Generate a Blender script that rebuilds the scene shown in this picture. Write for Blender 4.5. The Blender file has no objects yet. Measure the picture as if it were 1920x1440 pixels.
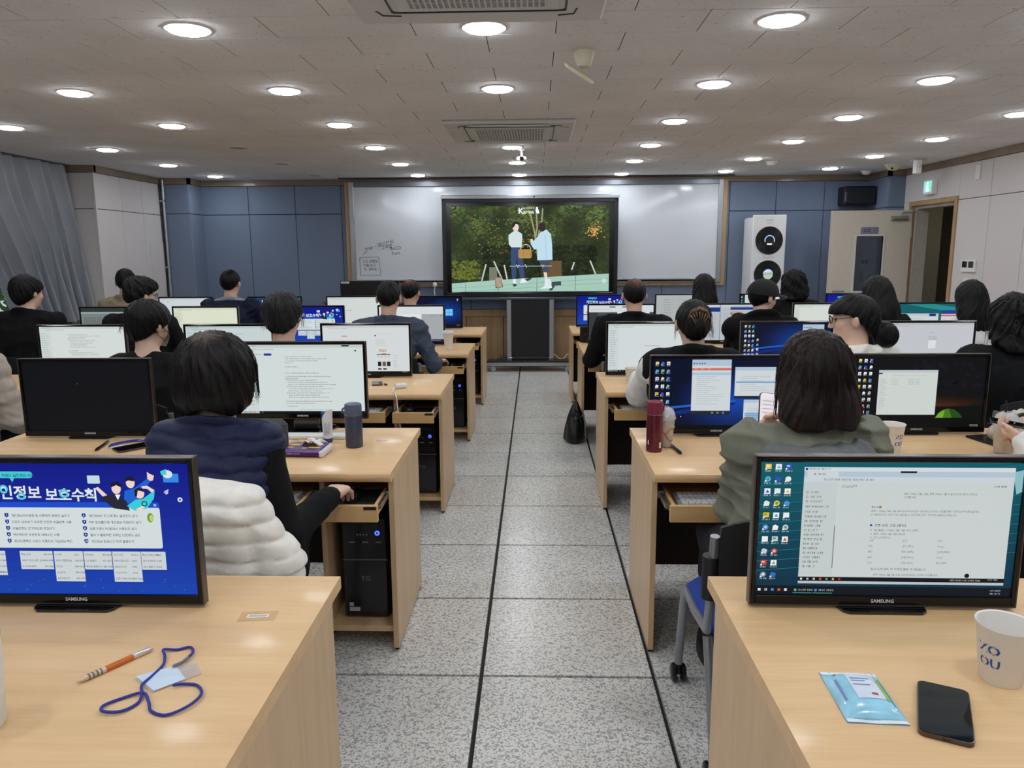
import bpy, bmesh, math, random
import numpy as np
from mathutils import Vector, Matrix

random.seed(7)
S = bpy.context.scene
C = S.collection
PI = math.pi

# ------------------------------------------------------------------ camera
f_px, pitch, yaw, roll, cam_h = 1415.23, 0.171207, 0.030868, -0.006516, 1.451
cy_, sy_, cp_, sp_ = math.cos(yaw), math.sin(yaw), math.cos(pitch), math.sin(pitch)
fwd = Vector((-sy_ * cp_, cy_ * cp_, -sp_))
rgt = Vector((cy_, sy_, 0))
upv = rgt.cross(fwd)
c_, s_ = math.cos(roll), math.sin(roll)
rgt, upv = c_ * rgt + s_ * upv, -s_ * rgt + c_ * upv
cd = bpy.data.cameras.new('camera')
cd.sensor_width = 36
cd.sensor_fit = 'HORIZONTAL'
cd.lens = 36 * f_px / 1920
cd.clip_start = .05
cam = bpy.data.objects.new('camera', cd)
C.objects.link(cam)
m_ = Matrix((rgt, upv, -fwd)).transposed().to_4x4()
m_.translation = Vector((0, 0, cam_h))
cam.matrix_world = m_
S.camera = cam

# ------------------------------------------------------------------ world and exposure
wd = bpy.data.worlds.new('daylight')
S.world = wd
wd.use_nodes = True
wn = wd.node_tree
bg = wn.nodes['Background']
bg.inputs[0].default_value = (.72, .85, 1, 1)
bg.inputs[1].default_value = 0.9
S.view_settings.view_transform = 'Standard'
S.view_settings.look = 'None'
S.view_settings.exposure = 0.0
S.view_settings.gamma = 1.0
S.view_settings.use_curve_mapping = False
LAMP = 60.0          # radiance of each ceiling downlight
ZC = 2.38            # ceiling height


# ------------------------------------------------------------------ materials
def lin(c):
    if isinstance(c, str):
        c = tuple(int(c[i:i + 2], 16) for i in (0, 2, 4))
    return tuple((x / 255 / 12.92) if x / 255 <= .04045 else ((x / 255 + .055) / 1.055) ** 2.4 for x in c)


MATS = {}


def mat(name, col, rough=.5, metal=0., var=.06, vscale=30., bump=0., bscale=200., coat=0., trans=0.,
        alpha=1., emit=None, estr=0., spec=.5, sheen=0., stretch=None):
    if name in MATS:
        return MATS[name]
    m = bpy.data.materials.new(name)
    m.use_nodes = True
    nt = m.node_tree
    b = nt.nodes['Principled BSDF']
    c = lin(col)
    b.inputs['Roughness'].default_value = rough
    b.inputs['Metallic'].default_value = metal
    b.inputs['Specular IOR Level'].default_value = spec
    b.inputs['Coat Weight'].default_value = coat
    b.inputs['Coat Roughness'].default_value = .08
    b.inputs['Transmission Weight'].default_value = trans
    b.inputs['Alpha'].default_value = alpha
    b.inputs['Sheen Weight'].default_value = sheen
    tc = nt.nodes.new('ShaderNodeTexCoord')
    src = tc.outputs['Object']
    if stretch:
        mp = nt.nodes.new('ShaderNodeMapping')
        mp.inputs['Scale'].default_value = stretch
        nt.links.new(src, mp.inputs[0])
        src = mp.outputs[0]
    nz = nt.nodes.new('ShaderNodeTexNoise')
    nz.inputs['Scale'].default_value = vscale
    nz.inputs['Detail'].default_value = 4
    nt.links.new(src, nz.inputs['Vector'])
    rp = nt.nodes.new('ShaderNodeValToRGB')
    rp.color_ramp.elements[0].position = .3
    rp.color_ramp.elements[1].position = .7
    rp.color_ramp.elements[0].color = tuple(x * (1 - var) for x in c) + (1,)
    rp.color_ramp.elements[1].color = tuple(min(1, x * (1 + var)) for x in c) + (1,)
    nt.links.new(nz.outputs['Fac'], rp.inputs[0])
    nt.links.new(rp.outputs[0], b.inputs['Base Color'])
    if bump:
        n2 = nt.nodes.new('ShaderNodeTexNoise')
        n2.inputs['Scale'].default_value = bscale
        n2.inputs['Detail'].default_value = 3
        nt.links.new(src, n2.inputs['Vector'])
        bp = nt.nodes.new('ShaderNodeBump')
        bp.inputs['Strength'].default_value = bump
        bp.inputs['Distance'].default_value = .002
        nt.links.new(n2.outputs['Fac'], bp.inputs['Height'])
        nt.links.new(bp.outputs[0], b.inputs['Normal'])
    if emit:
        b.inputs['Emission Color'].default_value = lin(emit) + (1,)
        b.inputs['Emission Strength'].default_value = estr
    MATS[name] = m
    return m


def wood(name, ca, cb, rough=.32, axis='x', scale=1., coat=.15):
    """fine laminate grain running along one axis of the object"""
    if name in MATS:
        return MATS[name]
    m = bpy.data.materials.new(name)
    m.use_nodes = True
    nt = m.node_tree
    b = nt.nodes['Principled BSDF']
    tc = nt.nodes.new('ShaderNodeTexCoord')
    oi = nt.nodes.new('ShaderNodeObjectInfo')
    ad = nt.nodes.new('ShaderNodeVectorMath')
    ad.operation = 'ADD'
    mu = nt.nodes.new('ShaderNodeMath')
    mu.operation = 'MULTIPLY'
    mu.inputs[1].default_value = 37
    nt.links.new(oi.outputs['Random'], mu.inputs[0])
    nt.links.new(tc.outputs['Object'], ad.inputs[0])
    nt.links.new(mu.outputs[0], ad.inputs[1])
    mp = nt.nodes.new('ShaderNodeMapping')
    k = {'x': (1.2, 16, 16), 'y': (16, 1.2, 16), 'z': (16, 16, 1.2)}[axis]
    mp.inputs['Scale'].default_value = tuple(v * scale for v in k)
    nt.links.new(ad.outputs[0], mp.inputs[0])
    nz = nt.nodes.new('ShaderNodeTexNoise')
    nz.inputs['Scale'].default_value = 1.4
    nz.inputs['Detail'].default_value = 6
    nz.inputs['Distortion'].default_value = .6
    nt.links.new(mp.outputs[0], nz.inputs['Vector'])
    mp2 = nt.nodes.new('ShaderNodeMapping')
    mp2.inputs['Scale'].default_value = tuple(v * scale * 5 for v in k)
    nt.links.new(ad.outputs[0], mp2.inputs[0])
    n2 = nt.nodes.new('ShaderNodeTexNoise')
    n2.inputs['Scale'].default_value = 2
    nt.links.new(mp2.outputs[0], n2.inputs['Vector'])
    mx = nt.nodes.new('ShaderNodeMix')
    mx.inputs[0].default_value = .3
    nt.links.new(nz.outputs['Fac'], mx.inputs[2])
    nt.links.new(n2.outputs['Fac'], mx.inputs[3])
    rp = nt.nodes.new('ShaderNodeValToRGB')
    rp.color_ramp.elements[0].position = .35
    rp.color_ramp.elements[1].position = .65
    rp.color_ramp.elements[0].color = lin(ca) + (1,)
    rp.color_ramp.elements[1].color = lin(cb) + (1,)
    nt.links.new(mx.outputs[0], rp.inputs[0])
    nt.links.new(rp.outputs[0], b.inputs['Base Color'])
    b.inputs['Roughness'].default_value = rough
    b.inputs['Coat Weight'].default_value = coat
    b.inputs['Coat Roughness'].default_value = .12
    MATS[name] = m
    return m


def glow(name, col, strength):
    if name in MATS:
        return MATS[name]
    m = bpy.data.materials.new(name)
    m.use_nodes = True
    b = m.node_tree.nodes['Principled BSDF']
    b.inputs['Base Color'].default_value = (.8, .8, .8, 1)
    b.inputs['Emission Color'].default_value = lin(col) + (1,)
    b.inputs['Emission Strength'].default_value = strength
    MATS[name] = m
    return m


# ------------------------------------------------------------------ mesh helpers
class MB:
    def __init__(self):
        self.v, self.f, self.m = [], [], []

    def add(self, vs, fs, mi=0):
        o = len(self.v)
        self.v += [tuple(p) for p in vs]
        self.f += [tuple(i + o for i in q) for q in fs]
        self.m += [mi] * len(fs)
        return self

    def box(self, x0, x1, y0, y1, z0, z1, mi=0, ch=0.):
        lo, hi = (x0, y0, z0), (x1, y1, z1)
        if ch <= 0:
            vs = [(x, y, z) for x in (x0, x1) for y in (y0, y1) for z in (z0, z1)]
            return self.add(vs, [(0, 1, 3, 2), (4, 6, 7, 5), (0, 4, 5, 1), (2, 3, 7, 6), (0, 2, 6, 4), (1, 5, 7, 3)], mi)
        vs, ix = [], {}
        for sx in (0, 1):
            for sy in (0, 1):
                for sz in (0, 1):
                    s = (sx, sy, sz)
                    for a in range(3):
                        p = [hi[i] if s[i] else lo[i] for i in range(3)]
                        for i in range(3):
                            if i != a:
                                p[i] += -ch if s[i] else ch
                        ix[s, a] = len(vs)
                        vs.append(p)
        fs = []
        for a in range(3):
            b, c = [i for i in range(3) if i != a]
            for sa in (0, 1):
                q = []
                for sb, sc in ((0, 0), (1, 0), (1, 1), (0, 1)):
                    s = [0, 0, 0]
                    s[a], s[b], s[c] = sa, sb, sc
                    q.append(ix[tuple(s), a])
                fs.append(q)
            for sb in (0, 1):
                for sc in (0, 1):
                    s = [0, 0, 0]
                    s[b], s[c] = sb, sc
                    s0 = tuple(s)
                    s[a] = 1
                    s1 = tuple(s)
                    fs.append([ix[s0, b], ix[s1, b], ix[s1, c], ix[s0, c]])
        for sx in (0, 1):
            for sy in (0, 1):
                for sz in (0, 1):
                    fs.append([ix[(sx, sy, sz), a] for a in range(3)])
        return self.add(vs, fs, mi)

    def prism(self, poly, axis, a0, a1, mi=0):
        """poly in the two other axes (cyclic order x->yz, y->xz, z->xy)"""
        def P(u, w, a):
            return {'x': (a, u, w), 'y': (u, a, w), 'z': (u, w, a)}[axis]
        n = len(poly)
        vs = [P(u, w, a0) for u, w in poly] + [P(u, w, a1) for u, w in poly]
        fs = [tuple(range(n)), tuple(range(2 * n - 1, n - 1, -1))]
        fs += [(i, (i + 1) % n, n + (i + 1) % n, n + i) for i in range(n)]
        return self.add(vs, fs, mi)

    def lathe(self, prof, n=24, c=(0, 0, 0), mi=0, axis='z'):
        vs, fs = [], []
        for r, h in prof:
            for i in range(n):
                a = 2 * PI * i / n
                p = (r * math.cos(a), r * math.sin(a), h)
                if axis == 'y':
                    p = (p[0], p[2], p[1])
                elif axis == 'x':
                    p = (p[2], p[0], p[1])
                vs.append((p[0] + c[0], p[1] + c[1], p[2] + c[2]))
        for k in range(len(prof) - 1):
            for i in range(n):
                j = (i + 1) % n
                fs.append((k * n + i, k * n + j, (k + 1) * n + j, (k + 1) * n + i))
        if prof[0][0] > 1e-5:
            fs.append(tuple(range(n))[::-1])
        if prof[-1][0] > 1e-5:
            fs.append(tuple((len(prof) - 1) * n + i for i in range(n)))
        return self.add(vs, fs, mi)

    def tube(self, pts, r, n=8, mi=0, closed=False):
        pts = [Vector(p) for p in pts]
        k = len(pts)
        rr = r if isinstance(r, (list, tuple)) else [r] * k
        vs, fs = [], []
        prev = None
        for i, p in enumerate(pts):
            if closed:
                t = pts[(i + 1) % k] - pts[i - 1]
            else:
                t = pts[min(i + 1, k - 1)] - pts[max(i - 1, 0)]
            t.normalize()
            if prev is None:
                u = t.cross(Vector((0, 0, 1)))
                if u.length < .05:
                    u = t.cross(Vector((1, 0, 0)))
            else:
                u = prev - t * prev.dot(t)
            u.normalize()
            prev = u
            w = t.cross(u)
            for j in range(n):
                a = 2 * PI * j / n
                vs.append(p + (u * math.cos(a) + w * math.sin(a)) * rr[i])
        for i in range(k if closed else k - 1):
            i2 = (i + 1) % k
            for j in range(n):
                j2 = (j + 1) % n
                fs.append((i * n + j, i * n + j2, i2 * n + j2, i2 * n + j))
        if not closed:
            fs.append(tuple(range(n))[::-1])
            fs.append(tuple((k - 1) * n + j for j in range(n)))
        return self.add(vs, fs, mi)

    def grid(self, fn, nu, nv, mi=0, closed_u=False):
        vs = [fn(i / nu, j / nv) for j in range(nv + 1) for i in range(nu + (0 if closed_u else 1))]
        w = nu if closed_u else nu + 1
        fs = []
        for j in range(nv):
            for i in range(nu):
                i2 = (i + 1) % w
                fs.append((j * w + i, j * w + i2, (j + 1) * w + i2, (j + 1) * w + i))
        return self.add(vs, fs, mi)

    def mesh(self, name, mats, smooth=False, angle=40, normals=True):
        me = bpy.data.meshes.new(name)
        me.from_pydata(self.v, [], self.f)
        if not isinstance(mats, (list, tuple)):
            mats = [mats]
        for m in mats:
            me.materials.append(m)
        if len(mats) > 1:
            me.polygons.foreach_set('material_index', self.m)
        if normals:
            bm = bmesh.new()
            bm.from_mesh(me)
            bmesh.ops.recalc_face_normals(bm, faces=bm.faces)
            bm.to_mesh(me)
            bm.free()
        if smooth:
            me.shade_smooth()
            me.set_sharp_from_angle(angle=math.radians(angle))
        return me

    def build(self, name, mats, parent=None, smooth=False, loc=None, rotz=0, angle=40, normals=True):
        return put(name, self.mesh(name, mats, smooth, angle, normals), parent, loc, rotz)


def put(name, me, parent=None, loc=None, rotz=0):
    o = bpy.data.objects.new(name, me)
    C.objects.link(o)
    if parent:
        o.parent = parent
    if loc:
        o.location = loc
    if rotz:
        o.rotation_euler = (0, 0, rotz)
    return o


def tag(o, label=None, cat=None, group=None, kind=None):
    if label:
        o['label'] = label
    if cat:
        o['category'] = cat
    if group:
        o['group'] = group
    if kind:
        o['kind'] = kind
    return o


def thing(name, label, cat, loc=(0, 0, 0), rotz=0, group=None):
    o = bpy.data.objects.new(name, None)
    C.objects.link(o)
    o.empty_display_size = .1
    o.location = loc
    o.rotation_euler = (0, 0, rotz)
    return tag(o, label, cat, group)


def dup(root, loc, rotz=0, label=None, group=None):
    r = root.copy()
    C.objects.link(r)
    r.location = loc
    r.rotation_euler = (0, 0, rotz)
    tag(r, label, None, group)
    for ch in root.children:
        c = ch.copy()
        C.objects.link(c)
        c.parent = r
        for g in ch.children:
            d = g.copy()
            C.objects.link(d)
            d.parent = c
    return r


_tc = bpy.data.curves.new('lettering', 'FONT')
_to = bpy.data.objects.new('lettering', _tc)
_tcache = {}


# simple stroke Hangul: every syllable is put together from its letters
_CI = {'ㄱ': [[(0, 1), (1, 1), (.8, 0)]], 'ㄴ': [[(0, 1), (0, 0), (1, 0)]], 'ㄷ': [[(1, 1), (0, 1), (0, 0), (1, 0)]],
       'ㄹ': [[(0, 1), (1, 1), (1, .5), (0, .5), (0, 0), (1, 0)]], 'ㅁ': [[(0, 1), (1, 1), (1, 0), (0, 0), (0, 1)]],
       'ㅂ': [[(0, 1), (0, 0), (1, 0), (1, 1)], [(0, .5), (1, .5)]], 'ㅅ': [[(.5, 1), (.4, .5), (0, 0)], [(.5, .7), (1, 0)]],
       'ㅇ': [[(.5 + .5 * math.cos(k * PI / 4), .5 + .5 * math.sin(k * PI / 4)) for k in range(9)]],
       'ㅈ': [[(0, 1), (1, 1)], [(.5, 1), (.4, .5), (0, 0)], [(.5, .6), (1, 0)]],
       'ㅊ': [[(.35, 1), (.65, 1)], [(0, .78), (1, .78)], [(.5, .78), (0, 0)], [(.5, .5), (1, 0)]],
       'ㅋ': [[(0, 1), (1, 1), (.8, 0)], [(0, .55), (.9, .55)]], 'ㅌ': [[(1, 1), (0, 1), (0, 0), (1, 0)], [(0, .5), (1, .5)]],
       'ㅍ': [[(0, 1), (1, 1)], [(0, 0), (1, 0)], [(.3, 1), (.3, 0)], [(.7, 1), (.7, 0)]],
       'ㅎ': [[(.35, 1), (.65, 1)], [(0, .8), (1, .8)], [(.5 + .36 * math.cos(k * PI / 3), .3 + .3 * math.sin(k * PI / 3)) for k in range(7)]]}
_INI = 'ㄱ ㄱㄱ ㄴ ㄷ ㄷㄷ ㄹ ㅁ ㅂ ㅂㅂ ㅅ ㅅㅅ ㅇ ㅈ ㅈㅈ ㅊ ㅋ ㅌ ㅍ ㅎ'.split(' ')
_FIN = ' ㄱ ㄱㄱ ㄱㅅ ㄴ ㄴㅈ ㄴㅎ ㄷ ㄹ ㄹㄱ ㄹㅁ ㄹㅂ ㄹㅅ ㄹㅌ ㄹㅍ ㄹㅎ ㅁ ㅂ ㅂㅅ ㅅ ㅅㅅ ㅇ ㅈ ㅊ ㅋ ㅌ ㅍ ㅎ'.split(' ')
# vowel -> (strokes right of the first letter: (bars, ticks side), strokes below it)
_VR = {0: (1, 1, 1), 1: (2, 1, 1), 2: (1, 1, 2), 3: (2, 1, 2), 4: (1, -1, 1), 5: (2, -1, 1), 6: (1, -1, 2), 7: (2, -1, 2), 20: (1, 0, 0),
       9: (1, 1, 1), 10: (2, 1, 1), 11: (1, 0, 0), 14: (1, -1, 1), 15: (2, -1, 1), 16: (1, 0, 0), 19: (1, 0, 0)}
_VB = {8: (1, 1), 12: (1, 2), 13: (-1, 1), 17: (-1, 2), 18: (0, 0), 9: (1, 1), 10: (1, 1), 11: (1, 1), 14: (-1, 1), 15: (-1, 1), 16: (-1, 1), 19: (0, 0)}


def hangul(ch, th):
    n = ord(ch) - 0xAC00
    a, b, c = n // 588, n % 588 // 28, n % 28
    out = []

    def put_(cons, x0, y0, x1, y1):
        w = (x1 - x0) / len(cons)
        for k, q in enumerate(cons):
            for pl in _CI[q]:
                out.append([(x0 + w * k + (w - (.05 if len(cons) > 1 else 0)) * x, y0 + (y1 - y0) * y) for x, y in pl])
    yb = .36 if c else .0
    right, below = b in _VR, b in _VB
    x1 = .55 if right else .88
    yl = yb + (.26 if below else .06)
    put_(_INI[a], .1, yl + (.06 if below else .0), x1 - .02, .86)
    if below:
        up, cnt = _VB[b]
        ym = yb + .1
        xr = .68 if right else .96
        out.append([(.02, ym), (xr, ym)])
        for k in range(cnt):
            xx = (.02 + xr) / 2 + (k - (cnt - 1) / 2) * .22
            out.append([(xx, ym), (xx, ym + .16 * up)])
    if right:
        bars, sd, cnt = _VR[b]
        xs_ = [.78] if bars == 1 else [.7, .86]
        for xx in xs_:
            out.append([(xx, yb - .02), (xx, .9)])
        for k in range(cnt):
            yy = (yb + .9) / 2 + (k - (cnt - 1) / 2) * .18
            if sd > 0:
                out.append([(xs_[0], yy), (xs_[0] + .15, yy)])
            elif sd < 0:
                out.append([(xs_[0] - .16, yy), (xs_[0], yy)])
    if c:
        put_(_FIN[c], .16, -.02, .86, .26)
    vs, fs = [], []
    for pl in out:
        for (xa, ya), (xb, yb_) in zip(pl, pl[1:]):
            L = math.hypot(xb - xa, yb_ - ya) or 1
            dx, dy = (xb - xa) / L * th / 2, (yb_ - ya) / L * th / 2
            o = len(vs)
            vs += [(xa - dx - dy, ya - dy + dx), (xb + dx - dy, yb_ + dy + dx), (xb + dx + dy, yb_ + dy - dx), (xa - dx + dy, ya - dy - dx)]
            fs.append((o, o + 1, o + 2, o + 3))
    return vs, fs


def glyphs(body, bold=0., font=False):
    """flat outlines of a line of writing, size 1, as (verts, faces, width)"""
    key = (body, bold, font)
    if key in _tcache:
        return _tcache[key]
    if font or not any('\uac00' <= ch <= '\ud7a3' for ch in body):
        _tc.body = body
        _tc.resolution_u = 2
        _tc.offset = bold
        me = _to.to_mesh()
        vs = [(v.co.x, v.co.y) for v in me.vertices]
        fs = [tuple(p.vertices) for p in me.polygons]
        _to.to_mesh_clear()
        w = max([v[0] for v in vs] + [.01])
    else:
        vs, fs, w, run = [], [], 0., ''
        for ch in body + '\0':
            if '\uac00' <= ch <= '\ud7a3' or ch in ' \0':
                if run:
                    v2, f2, w2 = glyphs(run, bold)
                    o = len(vs)
                    vs += [(x + w, y) for x, y in v2]
                    fs += [tuple(i + o for i in f) for f in f2]
                    w += w2 + .06
                    run = ''
                if ch == ' ':
                    w += .28
                elif ch != '\0':
                    v2, f2 = hangul(ch, .085 + 2 * bold)
                    o = len(vs)
                    vs += [(x * .84 + w, y * .84) for x, y in v2]
                    fs += [tuple(i + o for i in f) for f in f2]
                    w += .9
            else:
                run += ch
    _tcache[key] = (vs, fs, w)
    return _tcache[key]


def letters(mb, body, org, ux, uz, size, mi=0, center=False, bold=0.):
    """put flat writing on a surface: origin, reading direction, up direction"""
    vs, fs, w = glyphs(body, bold)
    org, ux, uz = Vector(org), Vector(ux), Vector(uz)
    if center:
        org = org - ux * (w * size / 2)
    mb.add([org + ux * (x * size) + uz * (y * size) for x, y in vs], fs, mi)
    return w * size
# ------------------------------------------------------------------ room materials
def speckle(name, base, dark, scale, thr, rough, soft=.03, aniso=None, bump=0., dist=1.2):
    m = bpy.data.materials.new(name)
    m.use_nodes = True
    nt = m.node_tree
    b = nt.nodes['Principled BSDF']
    ge = nt.nodes.new('ShaderNodeNewGeometry')
    mp = nt.nodes.new('ShaderNodeMapping')
    if aniso:
        mp.inputs['Scale'].default_value = aniso
    nt.links.new(ge.outputs['Position'], mp.inputs[0])
    nz = nt.nodes.new('ShaderNodeTexNoise')
    nz.inputs['Scale'].default_value = scale
    nz.inputs['Detail'].default_value = 2
    nz.inputs['Distortion'].default_value = dist
    nt.links.new(mp.outputs[0], nz.inputs['Vector'])
    rp = nt.nodes.new('ShaderNodeValToRGB')
    e = rp.color_ramp.elements
    e[0].position, e[1].position = thr - soft, thr + soft
    e[0].color, e[1].color = lin(dark) + (1,), lin(base) + (1,)
    nt.links.new(nz.outputs['Fac'], rp.inputs[0])
    big = nt.nodes.new('ShaderNodeTexNoise')
    big.inputs['Scale'].default_value = 1.7
    nt.links.new(ge.outputs['Position'], big.inputs['Vector'])
    mr = nt.nodes.new('ShaderNodeMapRange')
    mr.inputs[1].default_value, mr.inputs[2].default_value = .3, .7
    mr.inputs[3].default_value, mr.inputs[4].default_value = .92, 1.04
    nt.links.new(big.outputs['Fac'], mr.inputs[0])
    mx = nt.nodes.new('ShaderNodeVectorMath')
    mx.operation = 'SCALE'
    nt.links.new(rp.outputs[0], mx.inputs[0])
    nt.links.new(mr.outputs[0], mx.inputs['Scale'])
    nt.links.new(mx.outputs[0], b.inputs['Base Color'])
    b.inputs['Roughness'].default_value = rough
    if bump:
        bp = nt.nodes.new('ShaderNodeBump')
        bp.inputs['Strength'].default_value = bump
        bp.inputs['Distance'].default_value = .002
        nt.links.new(nz.outputs['Fac'], bp.inputs['Height'])
        nt.links.new(bp.outputs[0], b.inputs['Normal'])
    MATS[name] = m
    return m


floor_m = speckle('floor_flecks', (232, 230, 224), (166, 165, 162), 95, .46, .25, .03)
ceil_m = speckle('ceiling_fissures', (226, 224, 225), (140, 136, 134), 48, .31, .85, .03, (1, 2.2, 1), .3)
gap_m = mat('joint_black', (18, 17, 20), .6)
cgap_m = mat('ceiling_gap', (58, 55, 54), .9)
blue_m = mat('blue_fabric_panel', (118, 131, 154), .9, var=.07, vscale=220, bump=.35, bscale=500)
blue_b = mat('blue_joint', (62, 74, 98), .95)
beige_m = mat('beige_fabric_panel', (214, 208, 206), .9, var=.05, vscale=60, bump=.3, bscale=300, stretch=(1, 1, 6))
beige_b = mat('beige_joint', (150, 143, 140), .95)
oak_m = wood('wainscot_oak', (150, 118, 82), (176, 142, 102), .5, 'z', .8)
oak_d = mat('wainscot_joint', (84, 66, 46), .8)
corn_m = wood('cornice_wood', (122, 104, 88), (140, 120, 102), .5, 'x', .5)
trimw_m = wood('frame_wood', (170, 138, 100), (190, 156, 116), .45, 'z', .8)
plain_m = mat('painted_wall', (196, 190, 184), .9, var=.03)
dark_m = mat('dark_wall', (70, 64, 58), .9)
alu_m = mat('aluminium', (176, 178, 182), .35, .9, var=.03)
black_m = mat('black_plastic', (16, 16, 18), .35)
blackg_m = mat('black_gloss', (9, 9, 11), .1, coat=.5)
white_m = mat('white_plastic', (232, 232, 230), .4, var=.02)
X0, X1, Y0, Y1 = -5.0, 4.32, -2.6, 9.75

# ------------------------------------------------------------------ floor
fl = MB().box(X0 - .2, X1 + .2, Y0 - .2, Y1 + .2, -.08, -.018).build('floor', gap_m)
tag(fl, 'speckled grey raised access floor with black joints', kind='structure')
TW = .6
tile_me = MB().box(.007, TW - .007, .007, TW - .007, -.03, 0, ch=.0012).mesh('floor_tile', floor_m)
rest = MB()
gx, gy = -.1885, 2.418
for i in range(-9, 9):
    for j in range(-9, 13):
        x, y = gx + i * TW, gy + j * TW
        if x + TW < X0 or x > X1 or y + TW < Y0 or y > Y1:
            continue
        if -6 <= i <= 6 and -2 <= j <= 12:
            put('floor_tile', tile_me, fl, (x, y, 0))
        else:
            rest.box(x + .007, x + TW - .007, y + .007, y + TW - .007, -.03, 0)
tag(rest.build('floor_tile_field', floor_m, fl), kind='stuff')

# ------------------------------------------------------------------ ceiling
ce = MB().box(X0 - .2, X1 + .2, Y0 - .2, Y1 + .2, ZC + .004, ZC + .1).build('ceiling', cgap_m)
tag(ce, 'grey mineral tile ceiling laid in staggered rows', kind='structure')
RH = .295
ctile_me = MB().box(.002, .598, .002, RH - .002, ZC, ZC + .012, ch=.001).mesh('ceiling_tile', ceil_m)
rest = MB()
cells = []
for j in range(-21, 22):
    y = 3.454 + j * RH
    off = -.21 if j % 2 == 0 else .09
    for i in range(-9, 9):
        x = off + .6 * i
        if x + .6 < X0 or x > X1 or y + RH < Y0 or y > Y1:
            continue
        vis = y > 2.85 and abs(x + .3) < .25 + y * .74
        cells.append((0 if vis else 1, (x + .3) ** 2 + y * y, x, y))
cells.sort()
for n, (k, d, x, y) in enumerate(cells):
    if n < 290 and k == 0:
        put('ceiling_tile', ctile_me, ce, (x, y, 0))
    else:
        rest.box(x + .002, x + .598, y + .002, y + RH - .002, ZC, ZC + .012)
tag(rest.build('ceiling_tile_field', ceil_m, ce), kind='stuff')

# ------------------------------------------------------------------ walls
wf = MB().box(X0 - .2, X1 + .2, Y1, Y1 + .15, 0, ZC + .05).build('wall_front', blue_b)
tag(wf, 'blue fabric panelled front wall above a wood wainscot', kind='structure')
PY = 9.70


def pbox(x0, x1, z0, z1, name, m, par):
    MB().box(x0 + .003, x1 - .003, PY, Y1 + .001, z0 + .003, z1 - .003, ch=.004).build(name, m, par)


xs = [-4.23, -3.624, -3.026, -2.44]
for a, b in zip(xs, xs[1:]):
    pbox(a, b, 1.955, 2.31, 'wall_panel', blue_m, wf)
    pbox(a, b, .745, 1.955, 'wall_panel', blue_m, wf)
xs = [2.42, 2.99, 3.579, 4.13]
for a, b in zip(xs, xs[1:]):
    pbox(a, b, 1.955, 2.31, 'wall_panel', blue_m, wf)
    pbox(a, b, .745, 1.955, 'wall_panel', blue_m, wf)
xs = [-2.44 + .81 * k for k in range(7)]
for a, b in zip(xs, xs[1:]):
    pbox(a, b, .745, 2.31, 'wall_panel', blue_m, wf)
MB().box(-4.23, 4.13, PY - .015, Y1, .655, .745, ch=.003).build('wainscot_rail', oak_m, wf)
x = -4.23
while x < 4.1:
    pbox(x, min(x + .478, 4.13), .0, .655, 'wainscot_panel', oak_m, wf)
    x += .478
for (a, b, y0, lab) in ((-4.62, -4.225, 9.37, 'left'), (4.12, 4.33, 9.17, 'right')):
    p = MB().box(a, b, y0, Y1 + .01, 0, ZC).build('wall_pillar_' + lab, blue_b)
    tag(p, 'blue fabric covered corner pillar', kind='structure')
    for z0, z1 in ((.05, 1.955), (1.955, 2.31)):
        MB().box(a + .004, b - .004, y0 - .02, y0, z0 + .003, z1 - .003, ch=.004).build('wall_panel', blue_m, p)
        xo = b if lab == 'left' else a
        MB().box(xo - .012, xo + .012, y0 - .015, PY, z0 + .003, z1 - .003, ch=.004).build('wall_panel', blue_m, p)

# left wall: column block with pale panels, then the window wall behind the curtain
wl = MB()
wl.box(X0 - .2, -4.6, 7.98, 9.76, 0, ZC + .05)
wl.box(X0 - .2, X0, Y0 - .2, 4.2, 0, ZC + .05)
wl.box(X0 - .2, X0, 4.2, 7.98, 0, .82)
wl.box(X0 - .2, X0, 4.2, 7.98, 2.15, ZC + .05)
wl.box(X0 - .2, X0, 7.45, 7.98, .82, 2.15)
wl = wl.build('wall_left', beige_b)
tag(wl, 'pale grey fabric panelled wall beside the curtained window', kind='structure')
ys = [7.97, 8.46, 8.91, 9.37]
for a, b in zip(ys, ys[1:]):
    for z0, z1 in ((.05, 1.94), (1.94, 2.31)):
        MB().box(-4.6, -4.58, a + .003, b - .003, z0 + .003, z1 - .003, ch=.004).build('wall_panel', beige_m, wl)
for z0, z1 in ((.05, 1.94), (1.94, 2.31)):
    MB().box(-4.97, -4.605, 7.955, 7.98, z0 + .003, z1 - .003, ch=.004).build('wall_panel', beige_m, wl)
MB().box(-4.606, -4.577, 7.948, 7.975, 0, 2.31, ch=.003).build('corner_bead', beige_m, wl)
MB().box(-4.581, -4.572, 9.0, 9.35, .5, 1.62, ch=.003).build('access_hatch', beige_m, wl)
MB().box(X0 - .02, -4.82, 4.2, 7.96, .78, .82, ch=.004).build('window_sill', white_m, wl)
win = MB()
for y in (4.22, 5.3, 6.35, 7.4):
    win.box(X0 - .12, X0 - .06, y - .025, y + .025, .82, 2.15)
win.box(X0 - .12, X0 - .06, 4.2, 7.45, .82, .87).box(X0 - .12, X0 - .06, 4.2, 7.45, 2.1, 2.15)
win = tag(win.build('window_1', white_m), 'white framed window behind the grey curtain', kind='structure')
glass_m = mat('window_glass', (240, 248, 244), .02, trans=1., var=.0)
for a, b in ((4.245, 5.275), (5.325, 6.325), (6.375, 7.375)):
    MB().box(X0 - .094, X0 - .088, a, b, .87, 2.1).build('pane', glass_m, win)
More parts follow.
